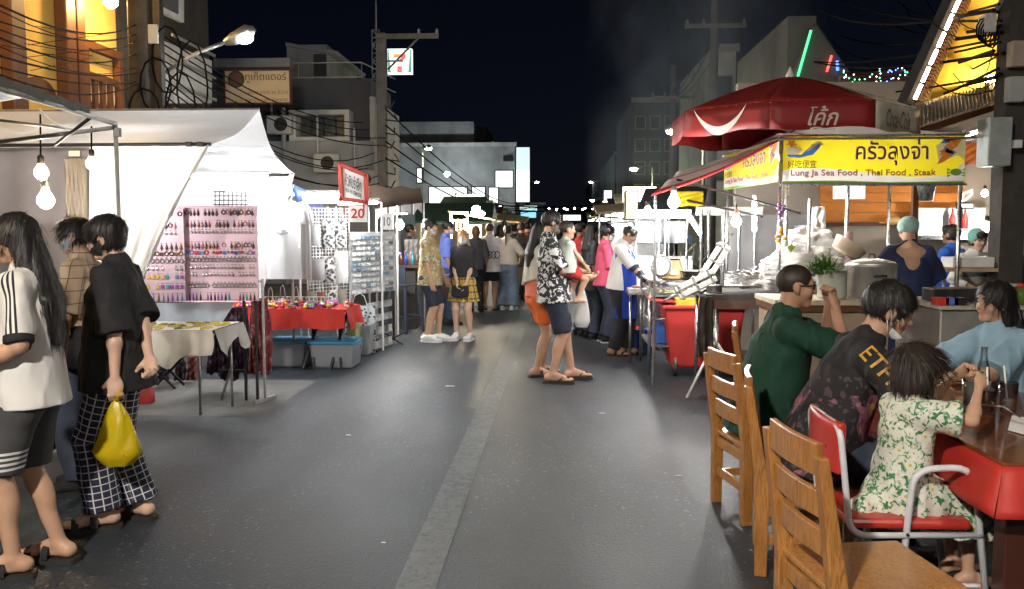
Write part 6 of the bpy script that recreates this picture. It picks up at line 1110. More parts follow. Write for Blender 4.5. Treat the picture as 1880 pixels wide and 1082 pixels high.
def val_M(i, u=.5, drop=.13):
    a = dirs[i - 1]; c_ = dirs[i]; n = (a + c_).normalized(); x = V(-n.y, n.x, 0); p = a.lerp(c_, u) * UR; Mx = Matrix((x, V(0, 0, 1), n)).transposed().to_4x4(); Mx.translation = V(uc.x + p.x, uc.y + p.y, zr - drop) + n * .02; return Mx
PRW = M('print_white', (.62, .52, .46), .6, var=.1); PRB = M('print_dark', (.12, .12, .10), .6, var=.1)
Mx = val_M(0, .5); text('โค้ก', .25, .16, Mx, PRW, t, shear=.3, off=.012); B().tube([Mx @ V(-.10 + .04 * k, -.105 + .010 * math.sin(k * 1.3), .002) for k in range(6)], .007, 5).build('ribbon_print', PRW, t)
Mx = val_M(1, .45); text('Coca-Cola', .46, .15, Mx, PRB, t, shear=.35, off=.012)
Mx = val_M(7, .45, .10)
a = dirs[6]; c_ = dirs[7]
rb = B(); rb.grid(22, 2, lambda u, v: Mx @ V(-.27 + .54 * u, .10 - .25 * abs(math.sin(u * math.pi)) ** .8 * (1 - .30 * v) , .016)); rb.build('ribbon_print', M('print_bright', (.62, .58, .55), .6), t)
# red and white awning and its struts
RW = NG('red_white_stripe'); gx_, gy_, gz_ = RW.sep(RW.attr('uvw')); RW.set(Base_Color=RW.ramp(gx_, [(0, (.45, .03, .03)), (.30, (.62, .58, .56)), (.62, (.5, .05, .05)), (.80, (.62, .58, .56))], True), Roughness=.6)
n0 = at(1195, 360, 8.0); n1 = at(1433, 257, 7.75); f0 = at(1243, 318, 9.6); f1 = at(1425, 243, 9.4); b = B(); nu, nv = 14, 12; b.grid(nu, nv, lambda u, v: n0.lerp(n1, u).lerp(f0.lerp(f1, u), v) + V(0, 0, -.05 * math.sin(u * math.pi) + .01 * math.sin(v * 14))); o = b.build('awning', RW.m, smooth=True, label='red and white striped awning sloping down to the roadway', cat='awning', solid=.004); at_ = o.data.attributes.new('uvw', 'FLOAT_VECTOR', 'POINT')
for i in range(nu + 1):
    for j in range(nv + 1): at_.data[i * (nv + 1) + j].vector = (j / nv, i / nu, 0)
for p, q, lab in ((at(1243, 330, 8.6), at(1470, 392, 7.9), 'long black strut under the striped awning'), (at(1262, 368, 9.2), at(1400, 398, 8.6), 'shorter black strut below the long one')): B().cyl(p, q, .013, .013, 6).build('strut', DARKM, label=lab, cat='strut')
B().cyl((n0.x + .1, n0.y + .5, 0), (n0.x + .1, n0.y + .5, n0.z + .02), .014, .014, 8).build('awning_post', STEEL, label='thin steel post under the striped awning tip', cat='post')
bulb('big white bulb glaring under the striped awning', at(1237, 372, 7.6), COOLB, .052, capmat=GREYW, top=at(1237, 345, 7.6)); bulb('smaller bulb in a terracotta coloured socket before the steel panel', at(1352, 408, 8.3), COOLS, .045, capmat=M('terracotta_socket', (.35, .14, .06), .6), top=at(1352, 375, 8.3)); bulb('angled white bulb over the next stall left of the big one', at(1189, 391, 10.5), COOLS, .055, top=at(1200, 372, 10.4))
tube_lamp('upright bagged lamp tube beside the terracotta socket', at(1385, 424, 8.8), at(1385, 372, 8.8), E('tube_soft', (1, 1, 1), 60), .022)
tube_lamp('unseen tube added behind the yellow banner to light it through', (2.2, 8.7, 2.26), (3.5, 8.7, 2.26), E('tube_behind_banner', (1, .97, .9), 62)); tube_lamp('fluorescent tube over the grill table', at(1262, 395, 9.6), at(1285, 430, 9.8), TUBER)  # first tube is added behind the banner so the sheet glows
tube_lamp('warm fluorescent tube at the right end of the yellow banner', at(1773, 248, 8.6), at(1798, 241, 8.7), E('tube_warm', (1, .85, .6), 130))
# next stall beyond
t = T('market_stall', 'bright steel framed stall with a black canopy behind the apron vendor', 'stall', (1.9, 11.5, 0)); k0 = at(1166, 398, 11); k1 = at(1290, 396, 11); B().slab([k0, k1, at(1300, 345, 12.5), at(1185, 350, 12.5)], .03).build('canopy', M('black_canopy', (.03, .032, .036), .7), t); B().box2(at(1164, 401, 10.95), at(1268, 386, 10.99)).build('light_strip', E('white_strip', (.95, .98, 1), 12), t)
for px_ in (1168, 1211, 1222, 1262): p = at(px_, 400, 11.0); B().cyl((p.x, 11.0, 0), (p.x, 11, p.z), .018, .018, 8).build('pole', STEEL, t, True)
B().box2(at(1168, 448, 11.3), at(1270, 434, 11.32)).build('blue_band', M('stall_blue', (.05, .10, .28), .5), t); B().box2((at(1168, 500, 11.4).x, 11.35, .8), (at(1270, 500, 11.4).x, 11.38, at(1200, 470, 11.4).z)).build('white_panel', WHITEP, t); B().box2((at(1180, 500, 11.4).x, 11.0, 0), (at(1290, 500, 11.4).x, 11.3, .82)).build('cabinet', STEEL, t)
B().slab([at(1168, 446, 11.2), at(1262, 446, 11.2), at(1262, 406, 11.2), at(1168, 406, 11.2)], .008).build('glass_front', M('stall_glass', (.75, .8, .82), .1, Transmission_Weight=.6), t)
t = T('market_stall', 'bright white stall further down behind the big haired shopper', 'stall', (1.2, 15, 0)); q0 = at(1125, 400, 15); q1 = at(1175, 400, 15)
B().box2((q0.x, 15.4, .8), (q1.x + .5, 15.45, q0.z)).build('white_back', WHITEP, t); B().slab([q0 + V(-.3, -.5, .05), q1 + V(.5, -.5, .15), q1 + V(.5, 1, .3), q0 + V(-.3, 1, .2)], .04).build('roof', MATS['cream_roof'], t); B().box2((q0.x, 14.8, 0), (q1.x + .5, 15.39, .8)).build('counter', STEEL, t)
for p in (q0 + V(-.25, -.45, .05), q1 + V(.45, -.45, .1)): B().cyl((p.x, p.y, 0), p, .02, .02, 6).build('pole', STEEL, t)
tube_lamp('fluorescent tube on the white stall behind the big haired shopper', at(1120, 415, 14.6), at(1160, 412, 14.6), TUBER)
B().tube([at(1090, 408, 17), at(1100, 398, 17), at(1155, 402, 16), at(1158, 425, 16)], .02, 6).build('pipe_frame', DARKM, label='dark bent pipe frame rising over the far right stalls', cat='frame')
lit_box('slanted yellow and white lit sign beside the black canopy', 1150, 352, 1170, 402, 13, E('yellow_lit', (1, .95, .45), 1.5)); garment('yellow printed banner piece hanging behind the big bulb', 1268, 352, 378, 9.9, 46, YEL, 1, 1, nm='banner_piece', amp=.01)
# steel back panel, orange boarded wall, grey wall, kitchen behind
b = B(); p = at(1325, 395, 10.2); q = at(1500, 480, 10.2); b.box2((p.x, 10.2, .7), (q.x, 10.22, p.z)); b.build('steel_screen', M('brushed_panel', (.36, .36, .37), .42, .6, dirt=.25, scale=1.5), label='dull brushed steel back panel behind the grill table', cat='panel')
for px_ in (1288, 1302, 1330, 1358, 1387): p = at(px_, 385, 9.9); B().cyl((p.x, 9.9, 0), (p.x, 9.9, p.z), .016, .016, 8).build('pole', STEEL, label='slim steel pole in the row behind the grill table', cat='pole', group='slim steel poles behind the grill table')
B().box2(at(1278, 396, 9.95), at(1400, 380, 9.98)).build('fascia', WHITEP, label='pale fascia strip above the row of steel poles', cat='fascia')
OB = NG('orange_boards'); nb = OB.noise(12, OB.mapv(OB.obj(), (.25, 1, 5)), detail=5); OB.set(Base_Color=OB.ramp(nb, [(.35, (.42, .13, .015)), (.5, (.60, .21, .03)), (.62, (.50, .16, .02))]), Roughness=.65); OB.bump(nb, .4, .01)
t = T('shop_building', 'orange boarded wall of the shop behind the seafood kitchen', 'building', (4.3, 11, 0)); w0 = at(1440, 385, 11); w1 = at(1770, 340, 11); zl = at(1600, 408, 11).z; nb_ = 9
for k in range(nb_): z_ = zl + (2.75 - zl) * k / nb_; B().box2((w0.x + .45, 11 - .004 * (k % 2), z_), (w1.x, 11.05, z_ + (2.75 - zl) / nb_ - .006)).build('board', OB.m, t)
B().box2((w0.x - .6, 11.06, 0), (w1.x + 3, 11.2, 3.4)).build('wall', M('tan_wall', (.30, .26, .22), .85, dirt=.4, scale=1.2), t); B().box2((w0.x + .3, 10.98, zl - .05), (w1.x, 11.055, zl - .008)).build('ledge', BRN, t); B().box2((w0.x + .3, 10.95, .98), (w1.x - .2, 11.055, 1.06)).build('rail', M('dark_rail', (.06, .03, .03), .5), t)
B().box2(at(1682, 440, 10.8), at(1806, 382, 10.85)).build('splash_panel', M('aqua_panel', (.42, .52, .52), .35), t); B().box2(at(1690, 440, 10.5), at(1770, 433, 10.78)).build('shelf', STEEL, t)
for i, px_ in enumerate((1748, 1771)): q = at(px_, 420, 10.7); B().lathe([(.035, 0), (.035, .13), (.014, .19), (.010, .24)], q, 10).build('sauce_bottle', EM[7], smooth=True, label=('left', 'right')[i] + ' red sauce bottle on the kitchen shelf', cat='bottle', group='red sauce bottles on the kitchen shelf')
q = at(1768, 357, 10.6); t = T('shop_sign', 'small sign with a red chilli outline over a black name strip', 'sign', at(1768, 384, 10.6)); B().slab([at(1756, 384, 10.6), at(1788, 384, 10.6), at(1788, 371, 10.6), at(1756, 371, 10.6)], -.02).build('name_strip', INK, t); B().tube([at(1763, 370, 10.58), at(1770, 355, 10.58), at(1785, 349, 10.58), at(1784, 356, 10.58), at(1774, 366, 10.58), at(1763, 370, 10.58)], .014, 6).build('chilli_outline', E('chilli_red', (1, .12, .05), 1.3), t); B().slab([at(1758, 381, 10.57), at(1786, 381, 10.57), at(1786, 375, 10.57), at(1758, 375, 10.57)], -.004).build('name_print', WHITEP, t)
q = at(1640, 405, 10.9); t = T('hung_cap', 'tan cap hanging on the orange boards', 'cap', q); B().sph(q, (.10, .07, .055), 12, 8).build('crown', M('tan_cap', (.55, .36, .16), .8), t, True); B().sph(q + V(-.11, -.03, -.03), (.08, .06, .012), 10, 5).build('brim', M('tan_cap', 0), t, True)
bulb('small warm bulb in the kitchen beside the pole', at(1808, 356, 10.3), E('kitchen_warm', (1, .75, .4), 220), .035, top=at(1808, 340, 10.3)); bulb('white bulb low in the kitchen glaring behind the cook', at(1812, 418, 10.2), E('kitchen_white', (1, .97, .9), 420), .05, top=at(1812, 395, 10.2))
B().box2(at(1680, 300, 9.85), at(1740, 290, 9.9)).build('shelf_board', BRN, label='short board shelf behind the right end of the banner', cat='shelf'); garment('orange printed poster hanging right of the banner', 1786, 262, 300, 9.4, 26, M('orange_poster', (.50, .14, .03), .6), 1, 1, nm='poster', amp=.004)
garment('white cloth hung to dry at the left of the orange boards', 1503, 380, 452, 8.6, 26, WTS, 2, .8, amp=.015); garment('violet bag hanging behind the garland', 1470, 415, 440, 9.2, 22, M('violet_bag', (.28, .18, .55), .6), 1, .8, nm='hanging_bag'); 
B().slab([at(1530, 366, 8.9), at(1589, 366, 8.9), at(1589, 338, 8.9), at(1530, 338, 8.9)], -.015).build('white_board', WHITEP, label='blank white board hanging under the banner', cat='board', bev=.004); q = at(1700, 369, 8.0); t = T('bucket', 'steel bucket hanging under the right end of the banner', 'bucket', q); B().lathe([(.055, 0), (.085, .16), (.088, .165), (.080, .16), (.05, .008)], q, 16).build('body', STEEL, t, True); B().tube([q + V(-.085, 0, .16), q + V(-.04, 0, .24), q + V(.04, 0, .24), q + V(.085, 0, .16)], .004, 5).build('handle', STEEL, t)
px5 = at(1557, 340, 8.0); B().cyl((px5.x, 8.0, 0), (px5.x, 8.0, px5.z), .017, .017, 8).build('pole', STEEL, label='steel pole wrapped with a pink cloth by the pots', cat='pole'); q = at(1557, 480, 7.99); B().tube([q, q + V(0, 0, .08), q + V(.004, 0, .20), q + V(0, 0, .28)], [.032, .036, .034, .026], 9).build('cloth_wrap', M('pink_cloth', (.60, .38, .42), .9, bump=.4, bscale=40), label='pink cloth tied round the steel pole by the pots', cat='cloth')
px6 = at(1487, 365, 7.95); B().cyl((px6.x, 7.95, 0), (px6.x, 7.95, px6.z), .015, .015, 8).build('pole', STEEL, label='steel pole standing right of the umbrella pole', cat='pole')
q = at(1435, 375, 7.7); t = T('flower_garland', 'marigold garland with violet orchid top hanging by the stall pole', 'garland', at(1435, 440, 7.7)); zz = 0
for nm, n_, r_, m, dz in (('orchid', 7, .018, EM[6], .018), ('white_beads', 5, .012, WTS, .02), ('marigold', 6, .024, M('marigold', (.75, .28, .01), .8), .02), ('tassel', 5, .014, WTS, .02)):
    b = B()
    for k in range(n_): b.sph(q + V(random.uniform(-.03, .03), random.uniform(-.02, .02), zz), (r_, r_, r_ * .8), 7, 5); zz -= dz
    b.build(nm, m, t, True)
# counter with pots, vegetables
t = T('counter', 'beige fronted counter with pots standing in front of the cook', 'counter', (2.3, 7.2, 0)); x0 = at(1420, 548, 6.95).x; x1 = at(1640, 548, 6.95).x; B().box2((x0, 6.9, .96), (x1, 7.6, 1.0)).build('countertop', M('counter_beige', (.45, .38, .28), .5), t); B().box2((x0 + .03, 6.95, 0), (x1 - .03, 7.55, .90)).build('front', M('counter_tan', (.30, .23, .16), .7, dirt=.3), t); B().box2((x0 + .01, 6.92, .903), (x1 - .01, 7.58, .957)).build('trim', BRN, t)
def pot(label, q, r, h, mat, lid=None, handle=True, nm='pot'):
    t = T(nm, label, nm, q); q = Vector(q); B().lathe([(r * .92, 0), (r, .02), (r, h), (r * 1.04, h + .006), (r * .96, h + .004), (r * .94, h * .9)], q, 24).build('body', mat, t, True)
    if lid: B().lathe([(r * 1.05, 0), (r * .9, .03), (r * .4, .055), (.02, .06)], q + V(0, 0, h + .008), 24).build('lid', lid, t, True); B().tube([q + V(-.03, 0, h + .06), q + V(-.02, 0, h + .10), q + V(.02, 0, h + .10), q + V(.03, 0, h + .06)], .007, 6).build('lid_knob', BLACKP, t, True)
    if handle: B().tube([q + V(-.045, -r * .99, h * .72), q + V(-.04, -r - .03, h * .74), q + V(.04, -r - .03, h * .74), q + V(.045, -r * .99, h * .72)], .009, 6).build('handle', BLACKP, t, True)
    return t
ALU = M('aluminium', (.62, .62, .62), .38, .75, dirt=.15); p = at(1598, 545, 7.2); pot('large lidded aluminium pot with a black handle on the counter', (p.x, 7.2, 1.0), .20, .26, ALU, ALU); p = at(1527, 545, 7.1); BUCK = M('frosted_bucket', (.52, .55, .48), .35, var=.15, scale=6); pot('frosted white bucket of spring onions on the counter', (p.x, 7.1, 1.0), .115, .23, BUCK, None, False, 'bucket')
GRV = M('spring_onion', (.06, .16, .02), .6, var=.4, scale=20); GRY = M('yellow_green_leaf', (.38, .50, .04), .6)
def leaves(label, q, n_, L, mat, nm='spring_onions', spread=.5, w=.012, lean=(0, 0, 0)):
    b = B(); q = Vector(q)
    for k in range(n_): a = random.uniform(0, 6.28); s_ = random.uniform(.1, spread); d = (V(math.cos(a) * s_, math.sin(a) * s_, 1) + Vector(lean) * random.random()).normalized(); q = Vector(q); l_ = L * random.uniform(.6, 1.1); m = q + d * l_ * .6; e = q + d * l_ + V(d.x * l_ * .5, d.y * l_ * .5, -l_ * .25); x_ = V(-d.y, d.x, 0).normalized() * w; b.add([q - x_, q + x_, m + x_, m - x_, e], [(0, 1, 2, 3), (3, 2, 4)])
    return b.build(nm, mat, label=label, cat='vegetables')
leaves('bunch of green spring onions spilling out of the bucket', (p.x - .06, 7.08, 1.17), 320, .30, GRV, 'spring_onions', 2.2, .004, (-.7, 0, 0)); leaves('second bunch of spring onions drooping left of the bucket', (p.x - .12, 7.06, 1.20), 150, .24, GRV, 'spring_onions', 1.2, .004, (-2.2, 0, -1.2)); leaves('pale yellow green leaves on the white baskets', at(1452, 462, 7.9), 40, .10, GRY, 'lettuce', 1.0)
# white baskets heaped with bags
def basket(label, c__, w, d, h, rz, mat):
    t = T('plastic_basket', label, 'basket', c__, rz); b = B()
    for sx_, sy_, ww, ax in ((0, -1, w, 0), (0, 1, w, 0), (-1, 0, d, 1), (1, 0, d, 1)):
        n_ = 11 if ax == 0 else 7; f = B()
        for k in range(n_ + 1): u = (k / n_ - .5) * ww; p = V(u, sy_ * d / 2, 0) if ax == 0 else V(sx_ * w / 2, u, 0); f.box(p + V(0, 0, h * .5), (.012, .012, h))
        for z_ in (.02, h * .34, h * .66, h - .012): p = V(0, sy_ * d / 2, z_) if ax == 0 else V(sx_ * w / 2, 0, z_); f.box(p, (ww + .012, .018, .03) if ax == 0 else (.018, ww, .03))
        f.build('lattice_side', mat, t, world=False)
    B().box((0, 0, .004), (w, d, .008)).build('bottom', mat, t, world=False); return t
def heap(label, c__, r, mat, seed=0, nm='plastic_bag'):
    b = B(); rr = random.Random(seed); c__ = Vector(c__); ph = [rr.uniform(0, 6) for _ in range(6)]
    n_, m_ = 48, 30
    def f(u, v):
        th = u * 2 * math.pi; p = v * math.pi * .62; k = 1 + .10 * math.sin(3 * th + ph[0]) + .07 * math.sin(7 * th + ph[1] + 3 * p) + .06 * math.sin(9 * p + ph[2] + 2 * th) + .035 * math.sin(17 * th + 11 * p + ph[3]) + .03 * math.sin(23 * p - 8 * th + ph[4]); return c__ + V(r[0] * math.sin(p) * math.cos(th) * k, r[1] * math.sin(p) * math.sin(th) * k, r[2] * math.cos(p) * k)
    b.grid(n_, m_, f); return b.build(nm, mat, smooth=True, label=label, cat='bag')
PBW = M('white_bag_film', (.74, .74, .73), .35, var=.05, bump=.4, bscale=25); gt = T('grill_table', 'dark topped grill table on steel legs beside the red bin', 'table', (2.0, 8.3, 0)); gx0 = at(1288, 530, 8.1).x; gx1 = at(1480, 530, 8.1).x
B().box2((gx0, 7.85, .92), (gx1, 8.75, .97)).build('tabletop', M('sooty_steel', (.09, .085, .08), .5, .5, dirt=.5), gt); B().box2((gx0 + .02, 7.83, .84), (gx1 - .02, 7.87, .918)).build('apron', M('rust_steel', (.14, .09, .07), .6, .4), gt)
for x_, y_ in ((gx0 + .12, 7.95), (gx1 - .1, 7.95), (gx0 + .05, 8.65), (gx1 - .05, 8.65)): B().cyl((x_, y_, 0), (x_, y_, .92), .017, .017, 8).build('leg', STEEL, gt, True)
basket('white plastic basket heaped with bags, right of the grill', at(1462, 520, 8.1) + V(0, 0, 0), .62, .40, .17, -.12, WHITEP); heap('heap of white plastic bags in the white basket', at(1470, 487, 8.1), (.34, .2, .17), PBW, 3); heap('second pile of white plastic bags beside the grill trays', at(1392, 522, 8.0), (.15, .11, .11), PBW, 5); basket('upper white basket stacked behind the bag heap', at(1490, 470, 8.45), .55, .36, .14, .1, WHITEP); heap('white bag resting on top of the upper basket', at(1480, 445, 8.5), (.25, .16, .14), PBW, 9)
B().lathe([(.13, 0), (.15, .1), (.155, .105), (.14, .1)], at(1550, 465, 7.9), 18, Matrix.Rotation(R(35), 3, 'Y')).build('strainer', M('tan_strainer', (.45, .36, .27), .6), smooth=True, label='tan strainer tilted above the spring onion bucket', cat='strainer')
b = B()
for k in range(60): p = at(1375, 512, 8.0) + V(random.uniform(-.16, .16), random.uniform(-.12, .12), random.uniform(0, .07)); a = random.uniform(0, 3.1); b.bar(p, p + V(math.cos(a) * .14, math.sin(a) * .1, random.uniform(-.02, .04)), .012, .006)
b.build('steel_tongs', STEEL, label='jumbled pile of steel tongs and skewers on the grill table', cat='tongs', kind='stuff'); B().slab([at(1330, 527, 7.88), at(1398, 527, 7.88), at(1398, 505, 8.25), at(1330, 505, 8.25)], .01).build('tray', STEEL, label='steel tray under the tongs on the grill table', cat='tray')
def clamp(label, a, c__, w=.17):
    a = Vector(a); c__ = Vector(c__); t = T('grill_clamp', label, 'grill clamp', a); u = (c__ - a); L = u.length; x, y, z = frame(u, V(0, -1, .3))
    PLT = M('clamp_plate', (.62, .62, .61), .38, .35, var=.08)
    for k in (-1, 1):
        B().bar(a + x * .036 * k, a + u + x * .036 * k, .052, .030, y).build('flat_bar', PLT, t, bev=.006); B().bar(a + x * .036 * k - y * .022, a + u * .98 + x * .036 * k - y * .022, .020, .012, y).build('edge_rail', STEEL, t)
    for k in (.12, .5, .9): B().bar(a + u * k - x * .075, a + u * k + x * .075, .022, .045, y).build('cross_strap', STEEL, t, bev=.003)
    B().bar(a + u * .35 + x * .085, a + u * .5 + x * .085, .04, .02).build('clip', BLACKP, t); B().tube([c__, c__ + u.normalized() * .14], .010, 6).build('handle', STEEL, t); return t
clamp('long flat steel grill clamp tilted low towards the roadway', at(1312, 505, 7.75), at(1243, 540, 7.7)); clamp('long flat steel grill clamp raised steeply above the grill', at(1292, 512, 7.8), at(1332, 450, 7.85))
# tripod stand in front
t = T('tripod_stand', 'white tripod stand holding the grill clamps', 'stand', gp(1311, 740)); q = gp(1311, 725); q.z = 0; B().cyl(q + V(0, 0, .35), at(1311, 520, q.y), .014, .014, 8).build('column', WHITEP, t, True); B().cyl(q + V(0, 0, .52), q + V(0, 0, .66), .026, .026, 8).build('collar', WHITEP, t, True)
for a, b_ in ((-2.5, .36), (-.3, .36), (1.3, .36)): B().cyl(q + V(0, 0, .52), q + V(math.cos(a) * b_, math.sin(a) * b_, .012), .013, .013, 8).build('leg', WHITEP, t, True)
pot('small steel cup fixed on the tripod stand', at(1311, 546, q.y), .075, .11, STEEL, None, False, 'cup'); garment('dark apron cloth hanging from the grill table', 1297, 545, 655, 7.78, 26, M('dark_apron', (.05, .04, .035), .9), 2, .9, nm='hanging_cloth')
# red wheeled bin and cart
t = T('wheeled_bin', 'large red plastic bin with an open lid under the grill table', 'bin', gp(1290, 690)); RB = M('red_bin', (.46, .035, .03), .5, var=.15, dirt=.35, scale=3); p = gp(1290, 690); x0, x1, y0, y1 = p.x - .42, p.x + .42, p.y - .05, p.y + .45; zt = .72; B().add([V(x0 + .08, y0, .09), V(x1 - .08, y0, .09), V(x1 - .08, y1, .09), V(x0 + .08, y1, .09), V(x0, y0 - .04, zt), V(x1, y0 - .04, zt), V(x1, y1, zt), V(x0, y1, zt)], [(3, 2, 1, 0), (0, 1, 5, 4), (1, 2, 6, 5), (2, 3, 7, 6), (3, 0, 4, 7)]).build('body', RB, t, bev=.03); B().box2((x0 - .03, y0 - .07, zt + .002), (x1 + .03, y1 + .02, zt + .045)).build('rim', RB, t, bev=.012); B().slab([V(x0 - .16, y0 - .05, zt + .08), V(x0 + .3, y0 - .05, zt + .05), V(x0 + .3, y1, zt + .05), V(x0 - .16, y1, zt + .10)], .03).build('lid', RB, t, bev=.01)
for x_ in (x0 + .12, x1 - .12): B().cyl((x_ - .02, y0 + .02, .08), (x_ + .02, y0 + .02, .08), .08, .08, 14).build('wheel', BLACKP, t, True); B().bar((x_, y0 - .02, .1), (x_, y0 - .02, .2), .03, .02).build('wheel_bracket', GALV, t)
t = T('cart', 'steel serving cart with thin legs beside the red bin', 'cart', gp(1200, 660)); c0 = gp(1172, 662); c1 = gp(1212, 680); zc_ = .86; xA, xB = c0.x + .02, c0.x + .62; yA, yB = 9.15, 10.1
for x_, y_ in ((xA, yA), (xB, yA), (xA, yB), (xB, yB)): B().cyl((x_, y_, 0), (x_, y_, 1.02), .016, .016, 8).build('leg', STEEL, t, True)
for z_ in (.30, .84, 1.0): B().box2((xA, yA, z_), (xB, yB, z_ + .02)).build('shelf', STEEL, t)
for z_ in (.60, .93): B().cyl((xA, yA, z_), (xA, yB, z_), .010, .010, 6).build('rail', STEEL, t); B().cyl((xA, yA, z_), (xB, yA, z_), .010, .010, 6).build('rail', STEEL, t)
q = at(1216, 483, 9.2); t = T('scale', 'dial kitchen scale with a white face and brass body on the cart', 'scale', V(q.x + .1, 9.35, 1.02)); BRA = M('brass_paint', (.30, .20, .08), .45, .3, dirt=.3); b = B(); b.add([V(q.x - .02, 9.25, 1.02), V(q.x + .27, 9.25, 1.02), V(q.x + .27, 9.5, 1.02), V(q.x - .02, 9.5, 1.02), V(q.x + .05, 9.3, 1.24), V(q.x + .20, 9.3, 1.24), V(q.x + .20, 9.45, 1.24), V(q.x + .05, 9.45, 1.24)], [(3, 2, 1, 0), (4, 5, 6, 7), (0, 1, 5, 4), (1, 2, 6, 5), (2, 3, 7, 6), (3, 0, 4, 7)]); b.build('body', BRA, t, bev=.015)
nrm = V(-.55, -.8, .2).normalized(); cq = V(q.x, 9.2, 1.16); B().cyl(cq, cq + nrm * .03, .115, .115, 24).build('dial', WTS, t); B().tube([cq + nrm * .034 + (frame(nrm)[0] * math.cos(a) + frame(nrm)[1] * math.sin(a)) * .112 for a in [i * .314 for i in range(20)]], .008, 5, closed=True).build('dial_rim', STEEL, t); B().bar(cq + nrm * .036, cq + nrm * .036 + frame(nrm)[1] * .08, .012, .003).build('pointer', EM[7], t); B().box2((q.x, 9.25, 1.243), (q.x + .26, 9.5, 1.25)).build('pan', STEEL, t)
b = B(); b.slab([V(q.x + .09, 9.247, 1.07), V(q.x + .17, 9.247, 1.07), V(q.x + .17, 9.262, 1.13), V(q.x + .09, 9.262, 1.13)], -.004); b.build('scale_plate', M('gold_plate', (.6, .5, .3), .4), t)
for k in range(4): B().lathe([(.16, 0), (.20, .03), (.205, .032), (.19, .03)], (at(1285, 500, 9.2).x, 9.3, .98 + .035 * k), 20).build('steel_tray', STEEL, smooth=True, label=('bottom', 'second', 'third', 'top')[k] + ' round steel tray in the stack beside the scale', cat='tray', group='round steel trays beside the scale')
pot('white plastic cup hooked on the cart', at(1211, 505, 9.1), .05, .09, WHITEP, None, False, 'cup'); B().box2((xA + .1, yA + .1, .322), (xB - .1, yB - .3, .55)).build('blue_crate', M('blue_crate', (.03, .09, .35), .5), label='blue crate on the lower shelf of the cart', cat='crate', bev=.01); B().box2((at(1240, 580, 9.0).x, 9.0, .745), (at(1295, 580, 9.0).x, 9.3, .84)).build('yellow_crate', M('yellow_crate', (.55, .45, .04), .5), label='yellow crate showing between the cart and grill table', cat='crate', bev=.01)
t = T('cutting_table', 'small steel work table where the apron vendor is cutting', 'table', (1.15, 10.2, 0)); x0 = at(1150, 540, 10.2).x; x1 = at(1196, 540, 10.0).x; B().box2((x0, 9.95, .80), (x1, 10.6, .83)).build('tabletop', STEEL, t)
for x_, y_ in ((x0 + .03, 9.98), (x1 - .03, 9.98), (x0 + .03, 10.57), (x1 - .03, 10.57)): B().cyl((x_, y_, 0), (x_, y_, .80), .015, .015, 8).build('leg', STEEL, t, True)
B().box2((x0 + .02, 10.05, .832), (x0 + .24, 10.4, .86)).build('chopping_board', WHITEP, label='white chopping board in front of the apron vendor', cat='board'); B().sph((x0 + .13, 10.2, .875), (.08, .05, .02), 10, 6).build('meat_piece', M('meat', (.45, .22, .15), .5), smooth=True, label='piece of grilled meat on the white chopping board', cat='food')
for i, (px_, m) in enumerate(((1152, EM[7]), (1160, WHITEP), (1153, STEEL))): q = gp(px_ + 2, 650 - 6 * i); heap(('small red bag', 'crumpled white bag', 'grey bag')[i] + ' on the ground behind the cutting table', V(q.x + .05, q.y + .2, .10 + .12 * (i == 0)), (.12, .1, .13), m if i < 2 else PBW, i + 20)
pot('blue plastic bucket under the cutting table', gp(1180, 648), .14, .3, M('blue_crate', 0), None, False, 'bucket')
for k in range(5): p = at(1235 + 12 * k, 470, 10.0); B().tube([V(p.x, 10, p.z - .05), V(p.x + .02, 10, p.z + .05), V(p.x + .05 * (k % 3), 9.95, p.z + .14)], .010, 5).build('ladle', STEEL, label='steel ladle in the cluster behind the scale', cat='ladle', group='steel ladles behind the scale')
# stainless kitchen cart on the right, trays, jars, big dark pot
t = T('kitchen_cart', 'stainless kitchen cart right of the cook in navy', 'cart', (3.5, 6.9, 0)); x0 = at(1722, 560, 6.7).x; B().box2((x0, 6.65, .42), (x0 + 1.9, 7.5, .955)).build('body', M('stainless', (.56, .54, .51), .38, .7, var=.05), t, bev=.01); B().box2((x0 - .03, 6.6, .958), (x0 + 1.95, 7.55, .985)).build('countertop', M('worktop', (.5, .46, .40), .4), t)
for x_, y_ in ((x0 + .06, 6.7), (x0 + 1.8, 6.7), (x0 + .06, 7.45)): B().cyl((x_, y_, 0), (x_, y_, .42), .02, .02, 8).build('leg', STEEL, t, True)
B().box2((x0 - .02, 6.66, .05), (x0 + .5, 7.4, .40)).build('blue_box', M('blue_box', (.05, .06, .35), .5), label='blue plastic box under the stainless cart', cat='box')
for i, (px_, c__) in enumerate(((1735, EM[7]), (1752, M('box_blue', (.08, .16, .5), .5)), (1768, BLACKP))): q = at(px_, 556, 6.64); B().box((q.x, 6.72, 1.015), (.10, .09, .055)).build('small_box', c__, label=('red', 'blue', 'black')[i] + ' small box on the front edge of the stainless cart', cat='box', bev=.004)
for i in range(3): q = at(1715 + 33 * i, 545, 7.0); B().box((q.x + .05, 7.05 + .02 * i, 1.04), (.17, .22, .105)).build('tray', BLACKP, label=('left', 'middle', 'right')[i] + ' black food tray on the stainless cart', cat='tray', group='black food trays on the cart', bev=.01)
